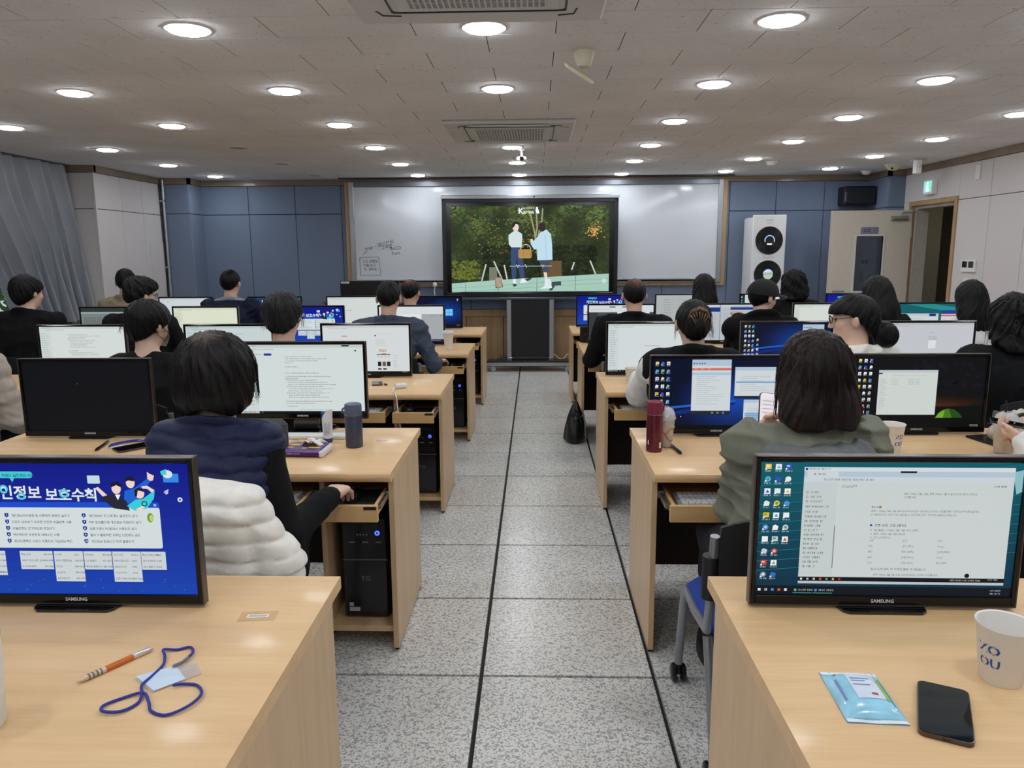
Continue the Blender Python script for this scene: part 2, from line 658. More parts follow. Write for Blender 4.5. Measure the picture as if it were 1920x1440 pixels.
# hedge outside the window
leaf_m = mat('hedge_leaf', (120, 142, 70), .6, var=.4, vscale=8)
hb = MB()
rs = random.Random(3)
for k in range(6000):
    y, z = rs.uniform(4.5, 12), rs.uniform(.0, 2.6)
    x = -6.3 + rs.uniform(-.3, .3)
    a, s = rs.uniform(0, PI), rs.uniform(.05, .1)
    u = Vector((math.cos(a) * .5, math.sin(a), rs.uniform(-.5, .5))) * s
    w = Vector((rs.uniform(-.5, .5), rs.uniform(-.4, .4), 1)) * s * .6
    p = Vector((x, y, z))
    hb.add([p - u, p + w, p + u, p - w], [(0, 1, 2, 3)])
hd = tag(hb.build('hedge', leaf_m, normals=False), 'yellow green hedge outside the window beside the curtain', 'hedge', kind='stuff')

# right wall with the door opening
wr = MB()
wr.box(X1, X1 + .15, Y0 - .2, 8.04, 0, ZC + .05)
wr.box(X1, X1 + .15, 8.96, Y1 + .1, 0, ZC + .05)
wr.box(X1, X1 + .15, 8.04, 8.96, 1.955, ZC + .05)
wr = tag(wr.build('wall_right', beige_b), 'pale fabric panelled wall with the open door', kind='structure')
ys = [8.0 - .545 * k for k in range(9)]
for b, a in zip(ys, ys[1:]):
    for z0, z1 in ((.05, 1.96), (1.96, 2.31)):
        MB().box(X1 - .02, X1, a + .003, b - .003, z0 + .003, z1 - .003, ch=.004).build('wall_panel', beige_m, wr)
MB().box(X1 - .02, X1, 8.0, 9.15, 2.0, 2.31, ch=.004).build('wall_panel', beige_m, wr)
MB().box(X1 - .02, X1, 9.01, 9.15, .05, 2.0, ch=.004).build('wall_panel', beige_m, wr)
wb_ = MB().box(X0 - .2, X1 + .2, Y0 - .2, Y0, 0, ZC + .05).build('wall_back', plain_m)
tag(wb_, 'plain pale wall behind the last row', kind='structure')

# cornice
co = MB()
co.box(-4.23, 4.13, PY - .02, Y1, 2.31, ZC)
co.box(-4.64, -4.2, 9.34, 9.38, 2.31, ZC).box(-4.235, -4.2, 9.34, PY, 2.31, ZC)
co.box(-4.6, -4.56, 7.94, 9.36, 2.31, ZC).box(-4.95, -4.56, 7.935, 7.975, 2.31, ZC)
co.box(4.1, 4.14, 9.14, PY, 2.31, ZC).box(4.1, 4.33, 9.14, 9.18, 2.31, ZC)
co.box(X1 - .04, X1, Y0, 9.16, 2.31, ZC)
tag(co.build('trim_1', corn_m), 'brown wooden cornice under the ceiling', kind='structure')
tag(MB().box(-2.42, 2.42, 9.5, 9.53, ZC - .012, ZC + .001, ch=.003).build('trim_2', black_m),
    'black slot rail in the ceiling above the whiteboard', kind='structure')

# corridor seen through the doorway
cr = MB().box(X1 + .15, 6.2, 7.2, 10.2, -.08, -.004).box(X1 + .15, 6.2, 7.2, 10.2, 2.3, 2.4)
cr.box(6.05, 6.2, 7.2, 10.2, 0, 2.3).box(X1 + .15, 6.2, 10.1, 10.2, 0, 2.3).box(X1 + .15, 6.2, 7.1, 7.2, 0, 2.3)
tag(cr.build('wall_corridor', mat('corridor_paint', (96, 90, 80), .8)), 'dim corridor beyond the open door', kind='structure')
pd = MB().box(4.72, 5.12, 9.85, 9.9, 0, 2.1, ch=.004)
pd = tag(pd.build('door_2', mat('corridor_door', (206, 200, 180), .5)), 'beige door leaf in the corridor', kind='structure')
# ------------------------------------------------------------------ door with room number
dm = mat('door_paint', (214, 205, 190), .45, var=.03)
df = MB()
for y in (8.0, 8.95):
    df.box(X1 - .035, X1 + .02, y, y + .05, 0, 1.95, ch=.003)
df.box(X1 - .035, X1 + .02, 8.0, 9.0, 1.95, 2.0, ch=.003)
ja = MB().box(X1 + .02, X1 + .16, 8.04, 8.075, 0, 1.92).box(X1 + .02, X1 + .16, 8.925, 8.96, 0, 1.92).box(X1 + .02, X1 + .16, 8.04, 8.96, 1.92, 1.955)
tag(ja.build('trim_5', mat('jamb_paint', (196, 190, 178), .5)), 'painted steel jamb inside the door opening', kind='structure')
tag(df.build('trim_3', trimw_m), 'light wooden door frame in the pale wall', kind='structure')
DX0, DX1, DY = 3.37, 4.265, 8.86
dr = thing('door_1', 'beige door standing open with glass pane and number plate', 'door', (0, 0, 0))
dr['kind'] = 'structure'
lf = MB()
gx0, gx1, gz0, gz1 = 3.66, 3.96, 1.0, 1.62
z0, z1 = .02, 1.905
for a, b, c, d in ((DX0, gx0, z0, z1), (gx1, DX1, z0, z1), (gx0, gx1, z0, gz0), (gx0, gx1, gz1, z1)):
    lf.box(a, b, DY, DY + .04, c, d)
lf.build('door_leaf', dm, dr)
fr = MB()
for a, b, c, d in ((gx0 - .022, gx0, gz0 - .022, gz1 + .022), (gx1, gx1 + .022, gz0 - .022, gz1 + .022),
                   (gx0, gx1, gz0 - .022, gz0), (gx0, gx1, gz1, gz1 + .022)):
    fr.box(a, b, DY - .008, DY + .048, c, d, ch=.002)
fr.build('glazing_bead', mat('bead_paint', (224, 216, 204), .4), dr)
MB().box(gx0, gx1, DY + .017, DY + .023, gz0, gz1).build('pane', mat('smoked_glass', (120, 130, 145), .03, trans=.85), dr)
pl = MB().box(3.7, 3.9, DY - .006, DY, 1.645, 1.72, 0, .002)
letters(pl, '210', (3.725, DY - .0065, 1.663), (1, 0, 0), (0, 0, 1), .055, 1, bold=.02)
pl.build('number_plate', [mat('plate_violet', (140, 142, 168), .25, .6), mat('ink_navy', (22, 26, 66), .4)], dr)
cl = MB().tube([(4.04, DY - .035, 1.865 - .05), (4.2, DY - .035, 1.865 - .05)], .022, 12)
cl.box(4.03, 4.21, DY - .03, DY, 1.79, 1.84)
cl.build('door_closer', mat('closer_grey', (150, 148, 142), .4, .5), dr, smooth=True)
MB().tube([(4.12, DY - .035, 1.835), (4.13, DY - .04, 1.875), (4.28, DY - .05, 1.885), (4.3, DY - .02, 1.89)], .006, 8).build(
    'closer_arm', alu_m, dr)
hg = MB()
for z in (.25, 1.0, 1.65):
    hg.tube([(4.278, DY + .02, z - .05), (4.278, DY + .02, z + .05)], .009, 10)
hg.build('hinge', alu_m, dr)
MB().tube([(3.43, DY, 1.0), (3.43, DY - .05, 1.0), (3.54, DY - .05, 1.0)], .01, 8).build('door_handle', alu_m, dr)
sg = MB().lathe([(0, 0), (.15, 0), (.15, .006), (0, .006)], 32, (0, 0, 0), 0, 'x')
sg = sg.build('round_sign', [mat('sign_white', (222, 222, 222), .5)], loc=(6.04, 9.55, 1.98))
tag(sg, 'round white sign on the dark corridor wall', 'sign')

# ------------------------------------------------------------------ things on the walls
ex = thing('exit_sign', 'lit green exit sign box on the pale wall over the door', 'exit sign', (X1 - .02, 8.53, 2.05))
MB().box(-.055, 0, -.1, .1, 0, .16, ch=.004).build('sign_case', white_m, ex)
e = MB().box(-.058, -.055, -.075, .075, .025, .14, 0)
e.build('sign_panel', glow('exit_green', (40, 190, 170), 1.1), ex)
e = MB().lathe([(0, 0), (.012, 0), (.012, .001), (0, .001)], 12, (-.0595, 0, .12), 0, 'x')
e.prism([(-.012, .1), (.014, .1), (.02, .07), (.01, .06), (.024, .035), (.012, .03), (-.002, .055), (-.02, .035), (-.028, .042), (-.008, .075)], 'x', -.0595, -.0585)
e.build('running_figure', glow('exit_white', (225, 250, 250), 1.6), ex)
tag(MB().box(X1 - .04, X1 - .02, 7.64, 7.71, 2.13, 2.27, ch=.004).build('wall_module', white_m),
    'small white blank box high on the pale wall', 'wall box')
th = thing('thermostat', 'white twin screen thermostat on the pale wall beside the door', 'thermostat', (X1 - .02, 7.69, 1.24))
MB().box(-.02, 0, -.12, .12, 0, .12, ch=.004).build('case', white_m, th)
for y in (-.055, .055):
    MB().box(-.022, -.02, y - .042, y + .042, .045, .105).build('display', blackg_m, th)
sw = thing('light_switch', 'white light switch plate under the thermostat', 'switch', (X1 - .02, 7.72, 1.06))
MB().box(-.012, 0, -.04, .04, 0, .12, ch=.003).build('plate', white_m, sw)
MB().box(-.018, -.012, -.02, .02, .03, .09, ch=.002).build('rocker', white_m, sw)
sw = thing('card_holder', 'clear plastic card holder beside the light switch', 'card holder', (X1 - .02, 7.58, 1.06))
MB().box(-.02, 0, -.05, .05, 0, .12, ch=.003).build('body', mat('clear_plastic', (210, 210, 208), .15, alpha=.6), sw)
sp = thing('wall_speaker', 'black loudspeaker mounted on the blue wall above the door', 'speaker', (3.9, 9.52, 2.0))
MB().box(-.19, .19, -.1, .1, 0, .22, ch=.012).build('cabinet', mat('speaker_black', (20, 22, 28), .6), sp)
MB().box(-.165, .175, -.108, -.1, .015, .205, ch=.003).build('grille', mat('speaker_cloth', (26, 28, 34), .9, bump=.5), sp)
MB().box(-.178, -.17, -.112, -.1, .04, .15).build('badge', alu_m, sp)
MB().box(-.04, .04, .1, .19, .06, .16).build('bracket', black_m, sp)

# tower air conditioner with two round grilles
ac = thing('tower_air_conditioner', 'white standing air conditioner with two round black grilles', 'air conditioner', (2.79, 9.42, 0), .06)
MB().box(-.19, .19, -.12, .22, .0, 1.86, ch=.02).build('body', mat('ac_white', (236, 236, 236), .35, var=.02), ac)
MB().box(-.2, .2, -.15, -.12, .03, 1.885, ch=.006).build('front_panel', mat('ac_front', (240, 240, 240), .3, var=.02), ac)
for z in (1.585, 1.185, .78):
    g = MB().lathe([(.165, -.151), (.165, -.157), (.155, -.157), (.145, -.14), (.08, -.14), (.075, -.165), (0, -.165)], 40, (0, 0, z), 0, 'y')
    for k in range(48):
        a = 2 * PI * k / 48
        g.tube([(math.cos(a) * .078, -.153, z + math.sin(a) * .078), (math.cos(a + .25) * .158, -.156, z + math.sin(a + .25) * .158)], .0028, 4)
    g.build('grille', mat('ac_grille', (26, 26, 28), .4), ac, smooth=True)
    d = MB().lathe([(.068, -.165), (.066, -.168), (0, -.169)], 32, (0, 0, z), 0, 'y')
    d.build('hub_display', blackg_m, ac, smooth=True)
d = MB()
for k in range(14):
    a0, a1 = PI * (-.1 + 1.2 * k / 14), PI * (-.1 + 1.2 * (k + 1) / 14)
    d.add([(math.cos(a) * r, -.1705, 1.585 + math.sin(a) * r) for a, r in ((a0, .052), (a1, .052), (a1, .062), (a0, .062))], [(0, 1, 2, 3)])
d.build('dial_light', glow('dial_blue', (70, 170, 235), 1.0), ac)
d = MB().box(-.03, .03, -.1705, -.17, 1.535, 1.55)
d.build('dial_reading', glow('dial_white', (230, 240, 245), .9), ac)
pic = MB().prism([(math.cos(a) * .06, math.sin(a) * .06 + 1.185) for a in np.linspace(PI * 1.02, PI * 1.98, 14)], 'y', -.1705, -.1698, 0)
pic.prism([(math.cos(a) * .06, math.sin(a) * .06 + 1.185) for a in np.linspace(PI * .02, PI * .98, 14)], 'y', -.1705, -.1698, 1)
pic.prism([(-.055, 1.19), (-.03, 1.215), (0, 1.2), (.03, 1.22), (.056, 1.195), (.05, 1.18), (-.05, 1.18)], 'y', -.1712, -.1706, 2)
pic.build('hub_picture', [glow('pic_green', (110, 140, 60), .8), glow('pic_sky', (150, 180, 225), .8), glow('pic_hill', (60, 80, 100), .6)], ac)
w = MB()
letters(w, 'Carrier', (0, -.1512, 1.815), (1, 0, 0), (0, 0, 1), .03, 0, True)
letters(w, 'Inverter', (0, -.1512, 1.787), (1, 0, 0), (0, 0, 1), .02, 0, True)
letters(w, 'Dual Jump Wind', (0, -.1512, 1.38), (1, 0, 0), (0, 0, 1), .02, 0, True)
w.build('lettering', mat('ac_grey_print', (150, 150, 152), .5), ac)

# ------------------------------------------------------------------ whiteboard
wbd = thing('whiteboard', 'wide wall whiteboard with handwriting and a wooden surround', 'whiteboard', (0, 0, 0))
MB().box(-2.27, 2.27, 9.665, 9.7, 1.13, 2.28).build('writing_surface', mat('whiteboard_enamel', (224, 228, 233), .1, var=.02, vscale=3), wbd)
fr = MB()
fr.box(-2.33, -2.27, 9.64, 9.7, 1.08, 2.34, ch=.004).box(2.27, 2.33, 9.64, 9.7, 1.08, 2.34, ch=.004)
fr.box(-2.27, 2.27, 9.64, 9.7, 1.08, 1.13, ch=.004)
fr.build('frame', alu_m, wbd)
MB().box(-2.27, 2.27, 9.64, 9.7, 2.28, 2.34, ch=.004).build('head_rail', mat('rail_grey', (112, 116, 124), .4, .6), wbd)
fr = MB()
fr.box(-2.385, -2.33, 9.66, 9.7, 1.04, 2.34, ch=.003).box(2.33, 2.385, 9.66, 9.7, 1.04, 2.34, ch=.003)
fr.box(-2.33, 2.33, 9.66, 9.7, 1.04, 1.08, ch=.003)
fr.build('wooden_surround', trimw_m, wbd)
MB().box(-2.25, 2.25, 9.57, 9.645, 1.105, 1.118).box(-2.25, 2.25, 9.57, 9.575, 1.105, 1.13).build('pen_tray', alu_m, wbd)
ink = MB()
rs = random.Random(11)


def squiggle(x, z, n, s, amp=.5):
    for k in range(n):
        p = []
        for t in range(5):
            p.append((x + s * (.12 + .7 * rs.random()), 9.6645, z + s * amp * (rs.random() * 1.6 - .3)))
        ink.tube(p, .0028, 4)
        x += s * 1.05


def handwriting(body, x, z, size, slope=0):
    letters(ink, body, (x, 9.664, z), (1, 0, slope), (-.1, 0, 1), size)


handwriting('map - 에이전트', -2.15, 1.50, .06, .25)
handwriting('- 교육용 -', -1.98, 1.50, .055, .2)
handwriting('BoLD', -1.83, 1.50, .06, .1)
handwriting('Font', -1.81, 1.44, .055, .12)
handwriting('수집 프롬프', -2.19, 1.35, .042)
handwriting('인물 비교', -2.18, 1.30, .042)
handwriting('의 계획표', -2.17, 1.25, .042)
ink.tube([(-2.225, 9.664, 1.41), (-1.985, 9.664, 1.42), (-1.96, 9.664, 1.19), (-2.22, 9.664, 1.19), (-2.225, 9.664, 1.41)], .0025, 4)
ink.tube([(-2.18, 9.664, 1.45), (-2.12, 9.664, 1.5)], .0025, 4)
ink.build('handwriting', mat('marker_ink', (58, 62, 84), .6), wbd)
for x, l in ((1.0, .1), (1.95, .09), (2.02, .09)):
    mk = thing('whiteboard_marker', 'slim marker lying in the whiteboard pen tray', 'marker', (x, 9.605, 1.125), 0, 'markers in the pen tray')
    MB().tube([(0, 0, 0), (l, 0, 0)], .007, 8).build('barrel', white_m, mk, smooth=True)
    MB().tube([(l, 0, 0), (l + .03, 0, 0)], .0075, 8).build('cap', mat('marker_cap', (60, 60, 72), .4), mk, smooth=True)

# ------------------------------------------------------------------ ceiling fixtures
lamp_on = glow('lamp_diffuser', (242, 248, 255), LAMP)
t = thing('downlight', 'unseen downlight added to brighten the corridor', 'ceiling light', (5.3, 8.9, 2.3))  # out of view, added so the corridor beyond the door is lit
MB().lathe([(0, -.012), (.07, -.012), (.078, -.004), (.079, 0)], 24).build('diffuser', glow('corridor_fill', (255, 240, 214), 26), t, smooth=True)
MB().lathe([(.079, -.001), (.083, -.006), (.092, -.006), (.096, 0), (.08, .0005)], 32).build('ring', white_m, t, smooth=True)
lamp_off = mat('lamp_dark', (150, 146, 144), .5)
ring_m = mat('lamp_ring', (225, 222, 218), .4)
ring_me = MB().lathe([(.079, -.001), (.083, -.006), (.092, -.006), (.096, 0), (.08, .0005)], 32, (0, 0, 0)).mesh('ring', ring_m, True)
disc_me = MB().lathe([(0, -.016), (.066, -.016), (.078, -.012), (.079, -.003)], 24).mesh('diffuser', lamp_on, True)
disc_off = MB().lathe([(0, -.0025), (.06, -.0025), (.08, -.001)], 24).mesh('diffuser', lamp_off, True)
LIT = [(-1.44, 3.3), (-.21, 3.34), (1.0, 3.3), (-2.64, 4.48), (-1.43, 4.5), (-.21, 4.52), (1.0, 4.47), (2.21, 4.45),
       (-3.81, 5.61), (-2.62, 5.62), (-1.41, 5.66), (1.0, 5.67), (2.2, 5.6), (3.34, 5.55), (-3.77, 6.81), (-1.4, 6.86),
       (-.2, 6.92), (1.01, 6.88), (2.2, 6.75), (3.38, 6.71), (-3.8, 7.99), (-1.4, 8.1), (-.18, 8.07), (1.02, 8.03),
       (2.2, 7.95), (3.36, 7.84), (-3.79, 9.14), (-1.39, 9.24), (-.18, 9.3), (1.03, 9.29), (2.21, 9.1), (3.34, 8.93)]
LIT += [(-2.63, 3.3), (2.2, 3.3), (3.36, 3.3), (3.36, 4.45), (-3.81, 4.48)]
LIT += [(x, y) for y in (2.13, .94, -.25, -1.45) for x in (-3.8, -2.62, -1.42, -.2, 1.0, 2.2, 3.36)]
for k, (x, y) in enumerate(LIT):
    t = thing('downlight', 'lit round downlight recessed in the tiled ceiling', 'ceiling light', (x, y, ZC), 0, 'lit round ceiling downlights')
    put('ring', ring_me, t)
    put('diffuser', disc_me, t)
for x, y in ((-2.6, 6.8), (-2.61, 8.0), (-2.61, 9.19)):
    t = thing('downlight', 'unlit round downlight in the tiled ceiling', 'ceiling light', (x, y, ZC), 0, 'unlit round ceiling downlights')
    put('ring', ring_me, t)
    put('diffuser', disc_off, t)

acw = mat('cassette_white', (205, 203, 202), .5, var=.02)
acg = mat('cassette_grille', (150, 150, 154), .6)


def cassette(cx, cy, label):
    t = thing('ceiling_air_conditioner', label, 'air conditioner', (cx, cy, ZC))
    h = .475
    m = MB()
    m.box(-h, h, -h, h, -.028, .0, ch=.01)
    m.build('fascia', acw, t)
    m = MB().box(-.3, .3, -.3, .3, -.036, -.028, ch=.004)
    m.build('grille_frame', acw, t)
    g = MB()
    for k in range(24):
        x = -.25 + .5 * k / 23
        g.box(x - .0035, x + .0035, -.25, .25, -.041, -.036)
    for k in range(9):
        y = -.25 + .5 * k / 8
        g.box(-.25, .25, y - .002, y + .002, -.0405, -.036)
    g.build('intake_grille', acw, t)
    MB().box(-.255, .255, -.255, .255, -.0375, -.036).build('filter', acg, t)
    for a in range(4):
        r = Matrix.Rotation(a * PI / 2, 3, 'Z')
        p = [Vector(q) for q in ((-.3, .33, -.03), (.3, .33, -.03), (.27, .43, -.04), (-.27, .43, -.04))]
        q = [v + Vector((0, 0, .008)) for v in p]
        MB().add([r @ v for v in p + q], [(0, 1, 2, 3), (4, 5, 6, 7), (0, 1, 5, 4), (1, 2, 6, 5), (2, 3, 7, 6), (3, 0, 4, 7)]).build('louvre', acw, t)
        q = [r @ Vector(v) for v in ((-.33, .32, -.0295), (-.3, .327, -.0295), (.3, .327, -.0295), (.33, .32, -.0295))]
        MB().tube(q, .004, 6).build('louvre_gap', black_m, t)
        q = [r @ Vector(v) for v in ((.37, .3, -.029), (.36, .37, -.029), (.3, .385, -.029))]
        MB().tube(q, .0035, 6).build('corner_clip', black_m, t)


cassette(-.185, 6.0, 'white square ceiling air conditioner between downlights, nearer the whiteboard')
cassette(-.21, 2.71, 'white square ceiling air conditioner directly above the rear of the aisle')

cream = mat('cream_plastic', (212, 205, 182), .45)
t = thing('ceiling_sensor', 'cream ceiling sensor with a tilted flat head over the aisle', 'sensor', (.23, 3.72, ZC))
MB().lathe([(.045, 0), (.05, -.01), (.042, -.04), (.03, -.075), (.012, -.085), (0, -.085)], 20).build('mount', cream, t, smooth=True)
hd = MB().box(-.075, .075, -.05, .05, -.016, .0, ch=.006).build('head', cream, t, loc=(-.02, -.02, -.1))
hd.rotation_euler = (math.radians(25), math.radians(28), .3)
t = thing('ceiling_camera', 'small white camera on a ceiling stem near the second air conditioner', 'camera', (-.118, 7.1, ZC))
MB().lathe([(.028, 0), (.03, -.012), (.012, -.02), (.012, -.07), (0, -.07)], 16).build('stem', white_m, t, smooth=True)
MB().box(-.045, .045, -.03, .04, -.1, -.065, ch=.01).build('body', white_m, t)
MB().lathe([(0, -.045), (.018, -.045), (.02, -.03)], 14, (0, 0, -.084), 0, 'y').build('lens', blackg_m, t)
for x, y, lab in ((2.476, 8.25, 'white smoke detector between downlights near the blue wall'), (3.9, 9.3, 'white smoke detector in the corner above the wall speaker')):
    t = thing('smoke_detector', lab, 'smoke detector', (x, y, ZC))
    MB().lathe([(.06, 0), (.06, -.012), (.05, -.018), (.042, -.035), (.02, -.042), (0, -.042)], 24).build('housing', white_m, t, smooth=True)
    MB().lathe([(.045, -.018), (.047, -.022), (.043, -.026)], 24).build('vent_ring', alu_m, t)
t = thing('heat_detector', 'cream domed detector by the cornice near the exit sign', 'detector', (3.9, 8.62, ZC))
MB().lathe([(.085, 0), (.085, -.015), (.07, -.03), (.05, -.055), (.02, -.065), (0, -.065)], 24).build('dome', cream, t, smooth=True)
MB().lathe([(0, -.006), (.012, -.004), (.014, .006)], 12, (-.03, -.05, -.045), 0, 'y').build('eye', black_m, t)
t = thing('motion_detector', 'white boxed motion detector on a bracket by the cornice', 'detector', (3.93, 8.15, ZC))
MB().box(-.05, .08, -.04, .06, -.025, 0, ch=.004).build('bracket', cream, t)
MB().box(-.05, .02, -.07, -.01, -.15, -.01, ch=.008).build('housing', white_m, t)
MB().lathe([(.024, 0), (.02, -.012), (.0, -.016)], 14, (-.015, -.07, -.07), 0, 'y').build('lens', mat('lens_milky', (220, 224, 228), .2), t)

# conduit beside the blue pillar and cable
t = thing('conduit', 'tall metal conduit pipe beside the blue corner pillar', 'pipe', (-4.53, 9.33, 0))
MB().tube([(0, 0, .02), (0, 0, ZC - .02)], .018, 10).build('pipe', alu_m, t, smooth=True)
MB().tube([(-.03, -.01, .3), (-.035, -.01, 1.0), (-.028, -.01, 1.7), (-.03, -.01, 2.3)], .009, 8).build('cable', black_m, t, smooth=True)
cb = MB()
for z in (.5, 1.3, 2.1):
    cb.box(-.05, .024, -.022, .024, z, z + .02)
cb.build('clip', alu_m, t)

# ------------------------------------------------------------------ curtain
def curtain(u, v):
    z = 2.372 - v * 1.62
    yl = 6.35 + .75 * max(0, v - .15) ** 1.2
    y = yl + u * (7.9 + .12 * v - yl)
    ph = u * 9 * 2 * PI + .8 * math.sin(4 * v + u * 5)
    amp = .035 + .05 * v
    x = -4.84 + .10 * v * u + amp * math.sin(ph) + .02 * math.sin(ph * .37 + 2 * v)
    return (x, y + .03 * math.cos(ph) * (.4 + v), z - .05 * v * math.sin(u * 7))


cm = mat('curtain_fabric', (160, 164, 172), .42, var=.06, vscale=4, bump=.15, bscale=300, sheen=.3)
t = thing('curtain', 'grey satin curtain hanging in folds over the window', 'curtain', (0, 0, 0))
MB().grid(curtain, 150, 28).build('fabric', cm, t, smooth=True, angle=180, normals=False)
tag(MB().box(-4.93, -4.78, 4.0, 7.93, 2.374, 2.3795).build('trim_4', mat('track_grey', (90, 94, 104), .5)), 'slim grey curtain track under the ceiling', kind='structure')


def curtain2(u, v):
    x, y, z = curtain(u, v)
    return (x - .03, 4.3 + (y - 6.35) * 1.1, z)


t = thing('curtain', 'grey satin curtain gathered at the far side of the window pane', 'curtain', (0, 0, 0))
MB().grid(curtain2, 120, 20).build('fabric', cm, t, smooth=True, angle=180, normals=False)
# ------------------------------------------------------------------ desks
desk_m = wood('desk_laminate', (218, 178, 128), (230, 194, 146), .46, 'x', .8, .1)
panel_m = wood('desk_panel', (202, 168, 126), (216, 182, 138), .4, 'z', .8, .1)
drw_m = wood('drawer_front', (204, 162, 106), (218, 178, 122), .4, 'x', .8, .1)
edge_m = mat('edge_band', (160, 134, 104), .5)
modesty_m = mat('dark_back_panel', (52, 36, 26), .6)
slide_m = mat('slide_steel', (150, 152, 156), .3, .9)
DW, DD, DH = .85, .70, .70


def desk_proto():
    t = thing('computer_desk', '', 'desk')
    prof = [(0.012, DH), (.004, DH - .004), (0, DH - .012), (.001, DH - .024), (.008, DH - .033), (.022, DH - .036), (.04, DH - .03),
            (DD - .002, DH - .03), (DD, DH - .028), (DD, DH - .002), (DD - .002, DH)]
    MB().prism(prof, 'x', 0.001, DW - .001).build('desktop', desk_m, t, smooth=True, angle=35)
    for x in (.001, DW - .021):
        MB().box(x, x + .02, .055, .62, .015, DH - .03, ch=.001).build('side_panel', panel_m, t)
    for x in (.004, DW - .018):
        MB().box(x, x + .014, .07, .1, 0, .015).box(x, x + .014, .57, .6, 0, .015).build('foot_glide', black_m, t)
    MB().box(.575, .593, .075, .6, .07, DH - .03, ch=.001).build('divider_panel', panel_m, t)
    MB().box(.593, DW - .021, .075, .58, .07, .092, ch=.001).build('tower_shelf', panel_m, t)
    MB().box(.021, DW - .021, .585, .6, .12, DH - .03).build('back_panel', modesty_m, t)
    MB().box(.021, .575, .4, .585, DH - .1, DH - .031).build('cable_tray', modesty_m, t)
    dr = MB().box(.04, .56, -.075, -.058, .548, .606, ch=.0015).build('keyboard_drawer', drw_m, t, loc=(0, -.022, .012))
    MB().box(.05, .55, -.058, .36, .562, .574).box(.05, .062, -.058, .36, .574, .6).box(.538, .55, -.058, .36, .574, .6).build('drawer_tray', drw_m, dr)
    for x in (.03, .552):
        MB().box(x, x + .012, -.04, .45, .583, .601).box(x - .006, x + .018, .09, .45, .579, .605).build('drawer_slide', slide_m, dr)
    dr = MB().box(.6, .822, -.075, -.058, .548, .606, ch=.0015).build('mouse_drawer', drw_m, t, loc=(0, -.03, .012))
    MB().box(.606, .816, -.058, .36, .562, .574).box(.606, .618, -.058, .36, .574, .6).box(.804, .816, -.058, .36, .574, .6).build('drawer_tray', drw_m, dr)
    MB().box(.62, .802, -.055, .2, .574, .577).build('mouse_mat', mat('mouse_mat', (24, 24, 27), .8), dr)
    for x in (.596, .818):
        MB().box(x, x + .009, -.04, .45, .583, .601).box(x - .002, x + .011, .09, .45, .579, .605).build('drawer_slide', slide_m, dr)
    bt = MB().box(.775, .818, -.0765, -.075, .592, .603)
    bt.build('brand_tag', mat('tag_black', (24, 22, 20), .4), dr)
    return t


ORD = ['first', 'second', 'third', 'fourth', 'fifth']
LROW = {1: (-.46, 1.673), 2: (-.502, 3.218), 3: (-.512, 4.722), 4: (-.507, 6.391), 5: (-.50, 7.826)}
RROW = {1: (.405, 1.687), 2: (.411, 3.221), 3: (.388, 4.789), 4: (.364, 6.479), 5: (.355, 7.941)}
NL = {1: 1, 2: 2, 3: 4, 4: 4, 5: 4}
NR = {1: 1, 2: 2, 3: 3, 4: 4, 5: 4}
proto = desk_proto()
DESK = {}
first = True


def where(side, r, u):
    """words that place a seat: rows counted from the big display, seats from the aisle"""
    return '%s row from the big display, %s seat from the aisle on the %s side' % (ORD[5 - r], ORD[u], 'window' if side == 'L' else 'door')


def near_short(side, r, u):
    return '%s row from display, %s from aisle, %s side' % (ORD[5 - r], ORD[u], 'window' if side == 'L' else 'door')


for side, rows, nn in (('L', LROW, NL), ('R', RROW, NR)):
    for r in range(1, 6):
        e, far = rows[r]
        for u in range(nn[r]):
            x = e - (u + 1) * DW if side == 'L' else e + u * DW
            loc = (x, far - DD, 0)
            lab = 'light wood desk, ' + near_short(side, r, u)
            if first:
                proto.location = loc
                tag(proto, lab, None, 'computer desks in rows')
                d = proto
                first = False
            else:
                d = dup(proto, loc, 0, lab, 'computer desks in rows')
            DESK[side, r, u] = loc

# ------------------------------------------------------------------ computer towers
case_m = mat('tower_case', (20, 21, 26), .4)
tfront_m = mat('tower_front', (13, 14, 18), .22, coat=.3)
bay_m = mat('tower_bay', (30, 31, 36), .4)


def tower_proto():
    t = thing('computer_tower', '', 'computer')
    MB().box(0, .172, .02, .42, 0, .40, ch=.004).build('case', case_m, t)
    f = MB().box(.002, .17, 0, .02, .004, .398, ch=.006).build('front_panel', tfront_m, t)
    MB().box(.002, .17, -.002, .0, .232, .236).build('front_strip', mat('strip_grey', (120, 122, 126), .3, .8), f)
    MB().box(.03, .14, -.003, 0, .375, .383).build('drive_slot', bay_m, t)
    b = MB()
    for k in range(3):
        b.box(.028 + .05 * k, .05 + .05 * k, -.0015, 0, .3, .305)
    for k in range(4):
        b.lathe([(.0035, -.0015), (.0035, 0)], 8, (.06 + .012 * k, 0, .332), 0, 'y')
    b.build('port', mat('port_grey', (110, 112, 118), .4), t)
    p = MB().lathe([(.0095, -.002), (.0095, 0)], 16, (.135, 0, .338), 0, 'y').build('power_button', glow('led_blue', (30, 70, 255), 2.5), t)
    MB().lathe([(.004, -.003), (.004, 0)], 12, (.135, 0, .338), 0, 'y').build('button_dot', bay_m, p)
    w = MB()
    letters(w, 'TG', (.085, -.0006, .15), (1, 0, 0), (0, 0, 1), .028, 0, True)
    w.build('logo', mat('logo_blue', (92, 112, 140), .4), t)
    MB().box(.02, .036, -.0008, 0, .048, .062).box(.02, .06, -.0008, 0, .028, .044).build('sticker', mat('sticker_grey', (170, 172, 174), .5), t)
    return t


